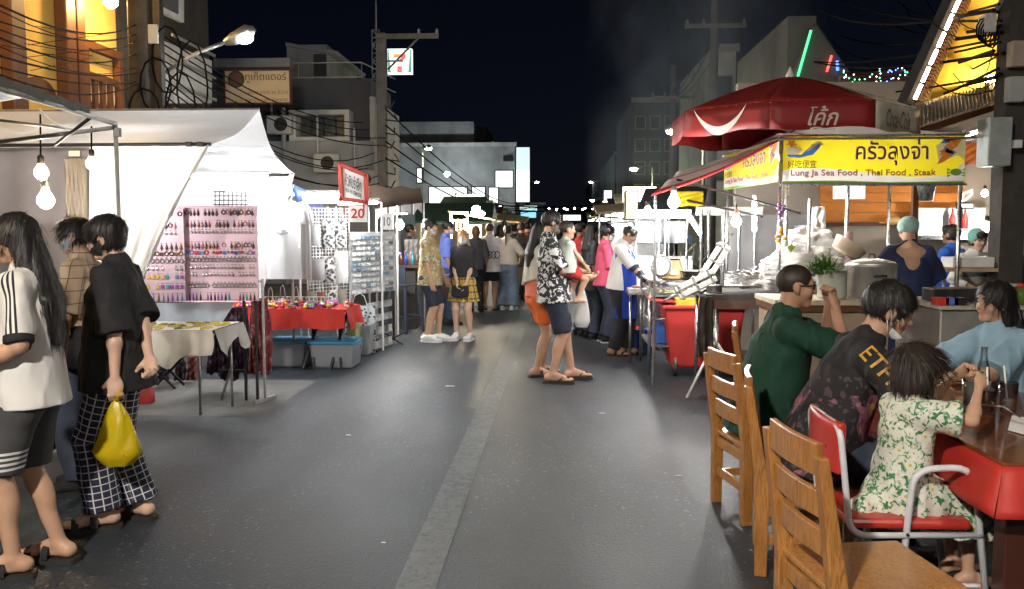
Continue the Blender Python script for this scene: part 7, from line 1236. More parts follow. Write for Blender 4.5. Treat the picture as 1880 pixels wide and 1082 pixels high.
for i, (px_, c__) in enumerate(((1832, (.50, .47, .38)), (1850, (.25, .10, .02)), (1872, (.12, .20, .03)))):
    q = at(px_, 552, 6.8); t = T('jar', ('cream', 'brown sauce', 'green pickle')[i] + ' jar at the right end of the stainless cart', 'jar', (q.x, 6.8, .985)); B().cyl((q.x, 6.8, .985), (q.x, 6.8, 1.12), .055, .058, 14).build('glass', M('jar_%d' % i, c__, .2), t, True); B().cyl((q.x, 6.8, 1.122), (q.x, 6.8, 1.145), .06, .06, 14).build('lid', (WHITEP, WHITEP, EM[7])[i], t, True)
t = T('serving_shelf', 'tan raised shelf with white tray before the kitchen woman', 'shelf', (4.0, 8.0, 0)); a = at(1728, 492, 8); c_ = at(1836, 492, 8); B().box2((a.x, 7.9, a.z - .03), (c_.x, 8.3, a.z)).build('board', M('tan_board', (.45, .34, .22), .6), t)
for x_ in (a.x + .03, c_.x - .03): B().cyl((x_, 8.0, 0), (x_, 8.0, a.z - .03), .012, .012, 6).build('leg', STEEL, t)
B().box((a.x + .30, 8.1, a.z + .05), (.42, .25, .095)).build('white_tray', WHITEP, label='white tray box on the tan raised shelf', cat='tray', bev=.01)
q = at(1880, 525, 8.6); pot('huge dark stock pot at the right edge of the kitchen', (q.x + .02, 8.6, at(1860, 545, 8.6).z), .32, .40, M('dark_pot', (.10, .10, .10), .4, .6), None, False); B().cyl((q.x, 8.6, 0), (q.x, 8.6, at(1860, 545, 8.6).z), .25, .25, 12).build('gas_stove', DARKM, label='dark gas stove under the huge stock pot', cat='stove'); heap('clear knotted plastic bag on the pot rim', at(1868, 442, 8.3), (.10, .09, .12), M('clear_bag', (.55, .56, .57), .2, Transmission_Weight=.4), 31)
# ------------------------------------------------------------------ dining corner
WOOD = NG('varnished_wood'); nw = WOOD.noise(7, WOOD.mapv(WOOD.obj(), (6, 6, .8)), detail=5, dist=1.2); kn = WOOD.noise(3, detail=2)
WOOD.set(Base_Color=WOOD.mix(WOOD.ramp(kn, [(.4, 0.0), (.7, .5)]), WOOD.ramp(nw, [(.28, (.15, .055, .012)), (.42, (.36, .16, .042)), (.52, (.46, .22, .062)), (.60, (.28, .115, .028)), (.74, (.41, .185, .05))]), (.26, .09, .02)), Roughness=.28, Coat_Weight=.3, Coat_Roughness=.15); WOOD.bump(WOOD.math('ADD', nw, WOOD.noise(90, detail=2)), .22, .004); WOODH = WOOD.m
def wood_chair(label, p, rz, H=.90):
    t = T('wooden_chair', label, 'chair', p, rz, 'varnished wooden chairs at the dining table'); W = .40; D = .42; S = .42      # local +Y is ahead; backrest at -Y
    for s_ in (-1, 1):
        b = B(); b.add([V(s_ * W / 2 + dx, y_ + dy, z_) for z_, y_, q in ((0, -D / 2 + .02, .055), (S, -D / 2 + .02, .062), (H - .03, -D / 2 - .05, .036)) for dx, dy in ((-.022, -q / 2), (.022, -q / 2), (.022, q / 2), (-.022, q / 2))], [(3, 2, 1, 0)] + [(i * 4 + k, i * 4 + (k + 1) % 4, i * 4 + 4 + (k + 1) % 4, i * 4 + 4 + k) for i in range(2) for k in range(4)] + [(8, 9, 10, 11)]); b.build('rear_post', WOODH, t, world=False, bev=.005)
        B().bar((s_ * (W / 2 - .01), D / 2 - .03, 0), (s_ * (W / 2 - .01), D / 2 - .03, S - .02), .045, .045).build('front_leg', WOODH, t, world=False, bev=.005); B().box((s_ * (W / 2), 0, .17), (.022, D - .10, .045)).build('side_stretcher', WOODH, t, world=False, bev=.004); B().box((s_ * (W / 2), .0, S - .055), (.022, D - .10, .06)).build('side_rail', WOODH, t, world=False, bev=.004)
    for z_, h_ in ((H - .045, .105), (H - .195, .085), (H - .325, .085)):
        y_ = -D / 2 + .02 - .07 * (z_ - S) / (H - S); b = B(); b.grid(6, 1, lambda u, v: V((u - .5) * (W - .04), y_ - .014 * math.sin(u * math.pi), z_ + (v - .5) * h_)); b.build('back_slat', WOODH, t, world=False, solid=.024, bev=.004)
    B().box((0, .02, S), (W + .02, D + .03, .028)).build('seat', WOODH, t, world=False, bev=.008); B().box((0, -D / 2 + .02, S - .06), (W - .05, .022, .06)).build('rear_rail', WOODH, t, world=False, bev=.004); B().box((0, D / 2 - .03, S - .06), (W - .07, .022, .06)).build('front_rail', WOODH, t, world=False, bev=.004); B().box((0, -D / 2 + .02, .19), (W - .05, .022, .05)).build('rear_stretcher', WOODH, t, world=False, bev=.004); return t
wc = wood_chair('wooden chair nearest the camera, its empty seat in view', (1.05, 2.88, 0), R(-81)); dup(wc, (1.165, 3.98, 0), R(-90 - 12), 'wooden chair seen edge-on behind the nearest one, boy sits on it'); dup(wc, (1.16, 4.72, 0), R(-78), 'wooden chair with its back to the roadway under the man in green'); dup(wc, (1.52, 6.0, 0), R(-90 - 12), 'farthest wooden chair beyond the man in green'); dup(wc, (2.62, 4.75, 0), R(90), 'wooden chair across the table under the woman in blue')
# dining table
t = T('dining_table', 'glossy brown dining table with red cloth overhang and dark legs', 'table', (2.0, 4.05, 0)); TX0, TX1, TY0, TY1, TZ = 1.585, 2.36, 3.04, 5.1, .75
TOPM = NG('table_top'); nt_ = TOPM.noise(5, TOPM.mapv(TOPM.obj(), (8, .8, 1)), detail=5, dist=.8); TOPM.set(Base_Color=TOPM.ramp(nt_, [(.3, (.11, .030, .012)), (.6, (.20, .062, .022)), (.75, (.15, .045, .018))]), Roughness=.16, Coat_Weight=.5, Coat_Roughness=.08)
B().box2((TX0, TY0, TZ - .035), (TX1, TY1, TZ)).build('tabletop', TOPM.m, t, bev=.006)
rc = M('red_oilcloth', (.42, .022, .014), 0.58, var=.2, bump=.6, bscale=9, dirt=.25, scale=4); b = B()
b.grid(40, 6, lambda u, v: V(TX0 - .004 - .05 * v - .012 * math.sin(u * 22) * v, TY0 - .004 - .05 * v * (u < .01) + (TY1 - TY0) * u, TZ - .012 - .17 * v)); b.grid(18, 6, lambda u, v: V(TX0 - .004 - .05 * v * (u < .01) + (TX1 - TX0) * u, TY0 - .004 - .05 * v - .012 * math.sin(u * 13 + 1) * v, TZ - .012 - .17 * v)); b.build('cloth_overhang', rc, t, True, solid=.003)
LEGD = M('dark_leg_wood', (.06, .018, .010), .4)
for x_, y_ in ((TX0 + .09, TY0 + .10), (TX1 - .09, TY0 + .10), (TX0 + .09, TY1 - .1), (TX1 - .09, TY1 - .1)): B().bar((x_, y_, 0), (x_, y_, TZ - .036), .085, .085).build('leg', LEGD, t, bev=.005)
# red child chair with white tube frame
t = T('tube_chair', 'red child chair with white tube frame under the girl', 'chair', (1.33, 3.42, 0)); WT = M('white_tube', (.60, .62, .66), .35, var=.1, dirt=.25, scale=9); RS = M('red_seat', (.46, .035, .025), .35, var=.1)
cx_, cy_, hs_ = 1.335, 3.42, .47
def rounded(pts, r=.06, n_=5):
    out = [Vector(pts[0])]
    for i in range(1, len(pts) - 1):
        p = Vector(pts[i]); a = p + (Vector(pts[i - 1]) - p).normalized() * r; c__ = p + (Vector(pts[i + 1]) - p).normalized() * r
        out += [a.lerp(p, k / n_).lerp(p.lerp(c__, k / n_), k / n_) for k in range(n_ + 1)]
    return out + [Vector(pts[-1])]
for s_ in (-1, 1):
    y_ = cy_ + s_ * .19; B().tube(rounded([(cx_ - .03, y_, .0), (cx_ + .02, y_, hs_ + .20), (cx_ + .24, y_, hs_ + .21), (cx_ + .33, y_, .0)], .08), .0135, 8).build('arm_leg_frame', WT, t, True); B().tube(rounded([(cx_ + .28, y_ + .004 * s_, hs_ - .05), (cx_ - .21, y_ + .004 * s_, hs_ - .06), (cx_ - .26, y_ + .004 * s_, hs_ + .36), (cx_ - .26, cy_, hs_ + .36)], .07), .0125, 8).build('seat_back_frame', WT, t, True); B().tube([(cx_ - .10, y_, .22), (cx_ + .28, y_, .22)], .010, 6).build('side_bar', WT, t)
    for x_ in (cx_ + .0, cx_ + .285): B().cyl((x_, y_ - .02, hs_ - .05), (x_, y_ + .02, hs_ - .05), .006, .006, 8).build('bolt', BLACKP, t)
B().tube([(cx_ + .29, cy_ - .19, .10), (cx_ + .29, cy_ + .19, .10)], .010, 6).build('cross_bar', WT, t)
B().box((cx_ + .02, cy_, hs_ - .02), (.46, .36, .04)).build('seat', RS, t, bev=.015); b = B(); b.grid(8, 6, lambda u, v: V(cx_ - .245 + .03 * math.sin(u * math.pi) * -1, cy_ + (u - .5) * .37, hs_ + .17 + v * .20)); b.build('backrest', RS, t, True, solid=.035, bev=.01)
# things on the table
GLS = NG('glass'); gl_ = GLS.n('BsdfGlossy'); gl_.inputs['Roughness'].default_value = .06; tr_ = GLS.n('BsdfTransparent'); tr_.inputs[0].default_value = (.93, .95, .95, 1); mx_ = GLS.n('MixShader'); lw_ = GLS.n('LayerWeight'); lw_.inputs[0].default_value = .42; GLS.L(lw_.outputs['Facing'], mx_.inputs[0]); GLS.L(tr_.outputs[0], mx_.inputs[1]); GLS.L(gl_.outputs[0], mx_.inputs[2]); GLS.L(mx_.outputs[0], GLS.t.nodes['Material Output'].inputs[0]); GLASS = GLS.m; COLA = M('cola', (.05, .016, .007), .1, var=.1); ICE = M('ice', (.55, .57, .58), .15)
def tumbler(label, q, fill, mat, straw=None):
    q = Vector(q); q.z = TZ + .002; t = T('glass_tumbler', label, 'glass', q, 0, None); B().lathe([(.001, .0), (.033, 0), (.040, .135), (.0375, .135), (.031, .010), (.001, .009)], q, 24, cap=False).build('glass', GLASS, t, True); B().lathe([(.030, .011), (.030 + .0065 * fill, .011 + .115 * fill)], q, 20).build('drink', mat, t, True)
    for k in range(4): B().box(q + V(random.uniform(-.015, .015), random.uniform(-.015, .015), .012 + .115 * fill + random.uniform(-.02, .004)), (.02, .02, .018), random.random()).build('ice_cube', ICE, t)
    if straw: B().tube([q + V(0, 0, .02), q + V(straw, -.01, .21)], .004, 6).build('straw', WHITEP, t, True)
    return t
tumbler('glass of dark cola with a white straw on the brown table', gp(1812, 760, TZ), .80, COLA, -.012); tumbler('nearly empty ice glass with a straw, right of the cola', gp(1850, 757, TZ), .35, ICE, -.03)
q = gp(1803, 738, TZ); q.z = TZ + .002; t = T('glass_bottle', 'clear glass bottle standing beside the cola glass', 'bottle', q); B().lathe([(.001, 0), (.033, 0), (.034, .10), (.030, .15), (.016, .21), (.014, .25), (.016, .252), (.016, .262), (.012, .262), (.011, .21), (.026, .15), (.030, .10), (.030, .008), (.001, .006)], q, 24, cap=False).build('glass', GLASS, t, True); B().lathe([(.029, .009), (.029, .095)], q, 20).build('water', GLASS, t, True); B().lathe([(.0345, .05), (.0345, .10)], q, 24, cap=False).build('label_band', WTS, t, True)
q2 = gp(1782, 748, TZ); q2.z = TZ + .002; tumbler('tall clear glass wrapped in a white napkin, left of the bottle', q2, .9, ICE); leaves('green mint leaf at the rim of the napkin glass', q2 + V(.03, -.02, .15), 7, .035, M('mint', (.03, .30, .08), .5), 'mint_leaf', 1.2, .010)
q = gp(1763, 712, TZ); q.z = TZ + .004; B().lathe([(.055, 0), (.085, .018), (.088, .020), (.08, .019), (.05, .006)], q + V(-.02, .1, 0), 20).build('plate', WTS, smooth=True, label='plate of food on the table in front of the boy', cat='plate'); heap('small mound of dark food on the plate', q + V(-.02, .1, .012), (.055, .05, .03), M('dark_food', (.10, .05, .025), .5), 41, 'food_mound'); b = B(); p = gp(1765, 705, TZ); b.slab([p + V(-.08, -.02, .02), p + V(.06, .03, .06), p + V(.05, .06, .062), p + V(-.09, .01, .022)], .012); b.build('cucumber_slice', M('cucumber', (.30, .38, .12), .5), label='long green slice lying by the girl on the table', cat='food')
B().slab([gp(1850, 792, TZ) + V(0, 0, .004), gp(1880, 800, TZ) + V(0, 0, .004), gp(1885, 770, TZ) + V(0, 0, .004), gp(1858, 765, TZ) + V(0, 0, .004)], .003).build('napkin', WTS, label='white napkin on the table by the ice glass', cat='napkin')
for k in range(3): heap('scatter of dark dishes and packets between the diners', gp(1735 + 14 * k, 690 - 8 * k, TZ) + V(0, 0, .01), (.05, .05, .035), (M('dark_food', 0), EM[2], STEEL)[k], 50 + k, ('dark_dish', 'red_packet', 'steel_dish')[k])['label'] = ('dark dish of food between the boy and the woman', 'dusky red packet between the boy and the woman', 'small steel dish between the boy and the woman')[k]
# ------------------------------------------------------------------ people
def fab(name, col, rough=.85, b=.25, var=.12): return M(name, col, rough, var=var, bump=b, bscale=220, scale=7)
BLK = fab('black_cotton', (.012, .012, .014)); WHC = fab('white_cotton', (.66, .65, .63)); NAVY = fab('navy_cotton', (.016, .02, .04)); DEN = fab('dark_denim', (.035, .045, .075), var=.3); LDEN = fab('light_denim', (.14, .19, .26), var=.25); KHA = fab('khaki', (.30, .25, .17)); GRYC = fab('charcoal', (.055, .055, .058)); SOLE = M('dark_sole', (.02, .018, .016), .7); MSKB = fab('mask_blue', (.42, .55, .66)); MSKW = fab('mask_white', (.66, .70, .72)); MSKK = fab('mask_black', (.015, .015, .016)); SNK = fab('white_sneaker', (.68, .68, .66), .6)
def band(g, v, c, w): return g.math('LESS_THAN', g.math('ABSOLUTE', g.math('SUBTRACT', v, c)), w)
def mulm(g, *a):
    r = a[0]
    for x in a[1:]: r = g.math('MULTIPLY', r, x)
    return r
def addm(g, *a):
    r = a[0]
    for x in a[1:]: r = g.math('MAXIMUM', r, x)
    return r
# --- near left: woman in white tee
g = NG('striped_tee'); u, v, w = g.sep(g.attr('uvw')); sl = g.math('GREATER_THAN', w, 1.5); m = mulm(g, sl, addm(g, band(g, u, -.017, .0042), band(g, u, 0., .0042), band(g, u, .017, .0042))); m = addm(g, m, mulm(g, sl, g.math('GREATER_THAN', v, .226)))
g.set(Base_Color=g.mix(m, (.64, .63, .61), (.012, .012, .014)), Roughness=.85); g.bump(g.noise(220), .2, .003); TEE = g.m
g = NG('striped_shorts'); u, v, w = g.sep(g.attr('uvw')); _, _, z = g.sep(g.obj()); m = mulm(g, g.math('LESS_THAN', w, 2.5), g.math('GREATER_THAN', u, -.13), addm(g, *[band(g, z, .515 + .024 * k, .0058) for k in range(4)]))
g.set(Base_Color=g.mix(m, (.050, .050, .053), (.62, .62, .62)), Roughness=.8); g.bump(g.noise(180), .2, .003); SHO = g.m
q = gp(72, 1046); p = P('woman in white tee with black sleeve stripes and striped charcoal shorts', (q.x, q.y, 0), R(101), 1.60, .0065, 0, .93, hands=[V(-.19, .16, .965), V(.16, .22, 1.0)], elb=[V(-.4, -.8, -.6), V(.4, -.8, -.6)], feet=[(-.09, .07), (.09, -.06)], toe=(.05, -.1), lean=.02, head=(.0, .18, 0), curl=(.8, .8), shoe=.022)
p.shirt(TEE, hem=-.052, sleeve=.50, boxy=.013, wr=.006, sw=.031, slo=.004); p.pants(SHO, ln=.47, flare=.04, ease=.006, wr=.005, top=-.015, name='shorts'); p.hair('long', ln=.20, vol=1.06); p.sandal(SOLE, BLK, 2)
b = B(); b.tube([p.HP(.1, -.45, -.7), p.neck + V(.07, -.09, -.10), p.pv + V(.12, -.13, .25), p.pv + V(.20, -.07, .05)], .008, 6); b.build('bag_strap', M('tan_leather', (.18, .06, .03), .5), p.t, True, world=False)
# --- woman with beige shirt and mask
g = NG('beige_check'); u, v, w = g.sep(g.attr('uvw')); x, y, z = g.sep(g.obj()); fr_ = lambda a, s, wd: g.math('LESS_THAN', g.math('FRACT', g.math('MULTIPLY', a, s)), wd)
g.set(Base_Color=g.mix(addm(g, fr_(z, 14, .08), fr_(u, 14, .08)), (.55, .42, .30), (.20, .13, .09)), Roughness=.85); g.bump(g.noise(200), .2, .003); BCK = g.m
q = V((121 - 1020) / FPX * 4.95, 4.95, 0); p = P('woman in beige checked shirt and pale mask behind the two others', (q.x, q.y, 0), R(102), 1.61, .0075, 3, 1.0, hands=[V(-.09, .19, 1.12), V(.12, .25, 1.10)], elb=[V(-.7, -.6, -.6), V(.5, -.7, -.6)], head=(.05, .08, 0), curl=(.9, .9))
p.shirt(BCK, hem=-.05, sleeve=.5, boxy=.012, collar=True, wr=.007); p.pants(DEN, ln=.97, flare=.02); p.hair('pony'); p.mask(MSKB); p.shoes(BLK)
b = B(); b.tube([p.neck + V(.05, .06, .0), p.chest + V(-.06, .105, 0), p.pv + V(-.17, .07, .12)], .014, 6); b.tube([p.neck + V(.05, -.06, 0), p.chest + V(-.08, -.10, 0), p.pv + V(-.17, -.02, .12)], .014, 6); b.build('bag_strap', BLK, p.t, True, world=False)
def hand_item(label, name, cat, loc): return T(name, label, cat, loc)
qb = RM[p.t] @ (p.pv + V(-.21, -.05, .03)); t = T('shoulder_bag', 'black shoulder bag at the hip of the woman in beige', 'bag', qb); B().lathe([(.02, -.13), (.085, -.11), (.095, 0), (.08, .10), (.03, .12)], qb, 14).build('body', BLK, t, True); qy = qb + V(.0, -.12, .12)
t = T('hand_gel', 'small yellow hand gel bottle hanging from the black bag', 'bottle', qy); B().box(qy, (.042, .022, .075)).build('bottle', M('gel_yellow', (.70, .62, .02), .35), t, bev=.008); B().cyl(qy + V(0, 0, .04), qy + V(0, 0, .062), .011, .009, 8).build('cap', M('gel_yellow', 0), t); B().box(qy + V(0, -.013, 0), (.03, .004, .035)).build('label_print', M('gel_blue', (.08, .22, .5), .4), t)
# --- person in black tee with checked trousers
g = NG('checked_trousers_fine'); u, v, w = g.sep(g.attr('uvw')); g.set(Base_Color=g.mix(addm(g, g.math('LESS_THAN', g.math('FRACT', g.math('MULTIPLY', u, 27)), .14), g.math('LESS_THAN', g.math('FRACT', g.math('MULTIPLY', v, 27)), .14)), (.014, .018, .045), (.52, .52, .54)), Roughness=.85); g.bump(g.noise(200), .15, .003); CHK = g.m
q = gp(226, 962); p = P('short haired person in black tee and navy checked trousers carrying a bag', (q.x, q.y, 0), R(98), 1.60, .0065, 3, .98, fem=True, hands=[V(-.23, -.075, .735), V(-.10, -.20, .90)], elb=[V(-.3, -1, 0), V(.9, -.8, 0)], feet=[(-.07, .07), (.08, -.07)], toe=(.2, -.3), head=(.05, .24, 0), curl=(1.5, 1.0), shoe=.02)
p.shirt(BLK, hem=-.075, sleeve=.55, boxy=.030, off=.014, sw=.039, wr=.009, slo=.018); p.pants(CHK, ln=.955, flare=.03, ease=.014, wr=.008, top=-.035); p.hair('bangs', vol=1.12); p.mask(MSKK); p.sandal(SOLE, SOLE, 2)
hw = RM[p.t] @ (p.wr[0] + V(0, 0, -.10)); t = T('carrier_bag', 'knotted yellow plastic carrier bag hanging from the hand', 'bag', hw + V(0, 0, -.36)); ph = [1.2, 3.1, .4]
b = B(); b.grid(36, 18, lambda u, v: hw + V(0, 0, -.02 - .33 * v) + Matrix.Rotation(.2, 3, 'Z') @ V(math.cos(u * 6.283), .62 * math.sin(u * 6.283), 0) * (.012 + .112 * min(1, v * 1.15) ** .75 * (1 - max(0, v - .80) * 2.6)) * (1 + .16 * abs(math.sin(u * 15.7 + v * 4)) * (1 - v * .5) - .06 + .06 * math.sin(u * 37.7 + v * 17) * math.sin(v * 9 + 2))); YB_ = thin('yellow_film', (.78, .62, .015), .45, .3, .12); b.build('bag_body', YB_, t, True); b = B()
b.tube([hw + V(0, 0, -.03), hw + V(.03, -.01, .03), hw + V(.01, .0, .085), hw + V(-.02, 0, .03), hw + V(0, 0, -.03)], .009, 6); b.build('handle', YB_, t, True); heap('bag contents', hw + V(0, 0, -.28), (.08, .055, .07), M('orange_food', (.50, .20, .03), .6), 77, 'contents').parent = None
o = [x for x in scene.objects if x.name.startswith('contents')][0]; tag(o, 'orange food showing inside the yellow carrier bag', 'food')
# --- mid left
g = NG('leaf_shirt'); n1 = g.noise(9, detail=3, dist=1.5); n2 = g.vor(13, out='Color'); g.set(Base_Color=g.mix(g.ramp(n2, [(.60, 0.0), (.63, 1.0)], True), g.ramp(n1, [(.35, (.26, .15, .04)), (.44, (.50, .42, .26)), (.52, (.06, .15, .15)), (.57, (.58, .54, .42)), (.66, (.16, .09, .03))], True), (.36, .26, .09)), Roughness=.8); LEAF = g.m
q = gp(790, 627); p = P('man in yellow leaf print shirt, dark shorts and white shoes', (q.x, q.y, 0), R(-97), 1.66, .011, 0, .98, fem=False, feet=[(-.07, .10), (.07, -.03)], hands=[V(-.20, .18, .84), V(.22, .10, .74)], head=(-.1, .05, 0)); p.shirt(LEAF, hem=-.06, sleeve=.5, boxy=.015, fem=False, collar=True, wr=.007); p.pants(NAVY, ln=.46, flare=.02, name='shorts'); p.hair('short', vol=1.08); p.mask(MSKB); p.shoes(SNK); b = B(); b.sph(p.HP(0, -.30, .40), (.022, .05, .03), 8, 6); b.sph(p.HP(.2, -.25, .42), (.02, .035, .03), 8, 6); b.build('hair_clip', WHC, p.t, True, world=False)
q = gp(822, 596); p = P('man in plain blue polo shirt and dark jeans behind the leaf shirt man', (q.x, q.y, 0), R(-70), 1.66, .013, 1, 1.05, fem=False, head=(-.1, .15, 0)); p.shirt(fab('blue_polo', (.12, .17, .52)), hem=-.05, fem=False, collar=True); p.pants(DEN, ln=.97, flare=.015); p.hair('short'); p.shoes(BLK); p.mask(MSKB)
g = NG('yellow_tartan'); u, v, w = g.sep(g.attr('uvw')); s_ = lambda a, k, wd: g.math('LESS_THAN', g.math('FRACT', g.math('MULTIPLY', a, k)), wd); c = g.mix(s_(u, 11, .22), (.50, .34, .05), (.16, .12, .03)); c = g.mix(s_(v, 11, .22), c, (.10, .08, .03)); c = g.mix(s_(u, 22, .06), c, (.7, .6, .3)); g.set(Base_Color=c, Roughness=.85); TAR = g.m
q = gp(851, 624); p = P('blonde woman in black tee and yellow tartan skirt facing the camera', (q.x, q.y, 0), R(168), 1.50, .010, 3, 1.16, hands=[V(-.10, .17, .80), V(.03, .20, .82)], elb=[V(-1, -.3, -.3), V(1, -.3, -.3)], head=(.1, .05, 0), shoe=.025, feet=[(-.11, .02), (.10, .0)], toe=(-.2, .2)); p.shirt(BLK, hem=.05, sleeve=.52); p.skirt(TAR, top=.10, ln=.175, ab=(.150, .118)); p.hair('long', HL, ln=.13, vol=1.05); p.mask(MSKB); p.shoes(SNK, SNK)
qb = RM[p.t] @ V(-.02, .20, .70); t = T('sling_bag', 'black sling bag held in front of the tartan skirt', 'bag', qb + V(0, 0, -.1)); B().box(qb, (.24, .08, .16), R(-10)).build('body', BLK, t, bev=.02); B().tube([qb + V(-.11, 0, .08), qb + V(-.15, .03, .30), qb + V(-.12, .10, .52)], .008, 6).build('strap', BLK, t, True)
g = NG('ring_tee'); x, y, z = g.sep(g.obj()); m = 0
def ring(cx_, cz_, r_, w_): return band(g, g.math('SQRT', g.math('ADD', g.math('POWER', g.math('ABSOLUTE', g.math('SUBTRACT', x, cx_)), 2), g.math('POWER', g.math('ABSOLUTE', g.math('MULTIPLY', g.math('SUBTRACT', z, cz_), .72)), 2))), r_, w_)
m1 = addm(g, *[ring(-.16 + .064 * k, 1.06, .045, .006) for k in range(6)]); m2 = addm(g, *[ring(-.13 + .064 * k, 1.17, .045, .004) for k in range(5)]); c = g.mix(g.math('MULTIPLY', m2, .6), (.62, .60, .60), (.30, .28, .55)); c = g.mix(mulm(g, m1, g.math('LESS_THAN', y, 0)), c, (.03, .03, .06)); g.set(Base_Color=c, Roughness=.85); RNG = g.m
q = gp(899, 569); p = P('person seen from behind in a white tee with overlapping ring print', (q.x, q.y, 0), R(-4), 1.62, .012, 0, 1.12, fem=False, feet=[(-.10, .05), (.10, -.05)], hands=[V(-.16, .26, 1.0), V(.16, .26, 1.0)], elb=[V(-1, -.6, -.5), V(1, -.6, -.5)]); p.shirt(RNG, hem=-.08, sleeve=.52, boxy=.04, fem=False); p.pants(BLK, ln=.36, flare=.03, name='shorts'); p.hair('short', HD); p.sandal(SOLE)
q = gp(932, 569); p = P('woman seen from behind in cream blouse and wide pale jeans', (q.x, q.y, 0), R(-12), 1.58, .012, 0, 1.0, hands=[V(-.14, .24, 1.0), V(.20, .18, .95)], elb=[V(-1, -.6, -.5), V(1, -.6, -.5)]); p.shirt(fab('cream_cotton', (.55, .48, .42)), hem=.02, sleeve=.6, boxy=.02); p.pants(LDEN, ln=.98, flare=.05, ease=.02); p.hair('pony', HD, ln=.6); p.shoes(SNK); q2 = RM[p.t] @ V(-.22, -.12, .82); tote('cream tote bag slung behind the woman in wide jeans', q2, .26, .30, M('cream_canvas', (.45, .40, .26), .8), None, .3, .05)
q = gp(957, 561); p = P('person in black tee and khaki shorts walking beyond the tote bag', (q.x, q.y, 0), R(-20), 1.64, .013, 0, 1.05, fem=False, feet=[(-.09, -.12), (.09, .15)], hands=[V(-.18, .22, 1.0), None]); p.shirt(BLK, hem=-.05, fem=False, boxy=.02); p.pants(KHA, ln=.48, flare=.025, name='shorts'); p.hair('short', HD, vol=1.1); p.shoes(SNK, SNK)
q = gp(874, 572); p = P('brown haired person in dark clothes hidden behind the blonde woman', (q.x, q.y, 0), R(20), 1.58, .013, 1, 1.0); p.shirt(GRYC); p.pants(BLK, ln=.97); p.hair('bob', hair_mat('hair_ginger', (.12, .05, .02))); p.shoes(BLK)
# --- centre: woman in orange, man with toddler
q = gp(990, 690); p = P('woman in coral top and orange shorts behind the man with the toddler', (q.x, q.y, 0), R(-66), 1.60, .011, 0, .97, feet=[(-.06, .06), (.06, -.06)], hands=[V(-.15, .22, 1.0), V(.14, .10, .80)], head=(-.2, .1, 0)); p.shirt(fab('coral_cotton', (.62, .18, .11)), hem=.0, sleeve=.4); p.pants(fab('orange_cotton', (.72, .15, .03)), ln=.34, flare=.03, name='shorts', wr=.007); p.hair('long', ln=.12); p.sandal(SOLE)
h = p.H; p.cloth('shawl', p.torso(True)[1:] + [cone(p.sh[i], p.sh[i].lerp(p.el[i], .9), .036 * h, .040 * h, .03, flat=True) for i in (0, 1)] + [econe(p.chest, p.waist - p.Up * .01, (.10 * h, .075 * h), (.115 * h, .09 * h), p.Rt, .03, pl=.06, pln=9)], fab('cream_shawl', (.55, .53, .46)), [(p.pv + V(0, .02, 0), V(0, 1, 0)), (p.waist - p.Up * .02, V(.3, 0, -1))], wr=.012, off=.026)
g = NG('flower_shirt'); n1 = g.noise(8.5, detail=2, dist=2.2); n2 = g.noise(17, detail=2, dist=1.5); g.set(Base_Color=g.mix(addm(g, g.ramp(n1, [(.53, 0.0), (.545, 1.0)]), g.ramp(n2, [(.62, 0.0), (.635, .8)])), (.012, .012, .015), (.60, .60, .60)), Roughness=.8); FLO = g.m
q = gp(1016, 701); MANL = V(q.x, q.y, 0); p = P('man in black and white flower shirt holding a toddler', MANL, R(-84), 1.71, .009, 0, 1.04, fem=False, lean=-.05, feet=[(-.09, .20), (.09, -.02)], toe=(.1, -.1), hands=[V(-.04, .34, 1.12), V(.12, .30, 1.09)], elb=[V(-.6, -.4, -1), V(.5, -.6, -1)], head=(.05, .10, 0), curl=(.9, .9), palm=[V(0, -.3, .6), V(-.5, -.2, .6)], shoe=.018); MAN = p
p.shirt(FLO, hem=-.055, sleeve=.50, boxy=.012, fem=False, collar=True, wr=.007, sw=.040); p.pants(NAVY, ln=.46, flare=.03, name='shorts', wr=.007); p.hair('short', vol=1.06); p.mask(MSKW); p.sandal(SOLE, SOLE, 1)
def glasses(p):
    b = B()
    for q_ in (-1, 1): b.tube([p.HP(q_ * .135 + .085 * math.cos(a), .39 - .02 * abs(math.cos(a)), .035 + .06 * math.sin(a)) for a in [i * .524 for i in range(12)]], .011 * p.hs, 5, closed=True); b.tube([p.HP(q_ * .22, .37, .05), p.HP(q_ * .335, .15, .05), p.HP(q_ * .35, -.08, .02)], .014 * p.hs, 5)
    b.tube([p.HP(-.05, .40, .05), p.HP(.05, .40, .05)], .010 * p.hs, 5); b.build('glasses', BLACKP, p.t, True, world=False)
glasses(p)
TL = RM[p.t] @ V(.115, .115, 0); p2 = P('toddler in pale sleeveless top and red shorts held on the arm', (TL.x, TL.y, 0), R(-60), .86, .008, 0, 1.12, hk=1.62, hip=(0, 0, 1.17), lean=.0, feet=[(-.05, .06, .845), (.05, .10, .86)], knee=[V(-.3, 1, 0), V(.3, 1, 0)], hands=[V(-.10, .14, 1.30), V(.16, .16, 1.16)], head=(-.25, .05, 0)); p2.shirt(fab('pale_cotton', (.45, .50, .46)), hem=-.05, sleeve=.12, boxy=.01); p2.pants(fab('red_cotton', (.50, .03, .03)), ln=.30, flare=.01, name='shorts'); p2.hair('buzz', HD)
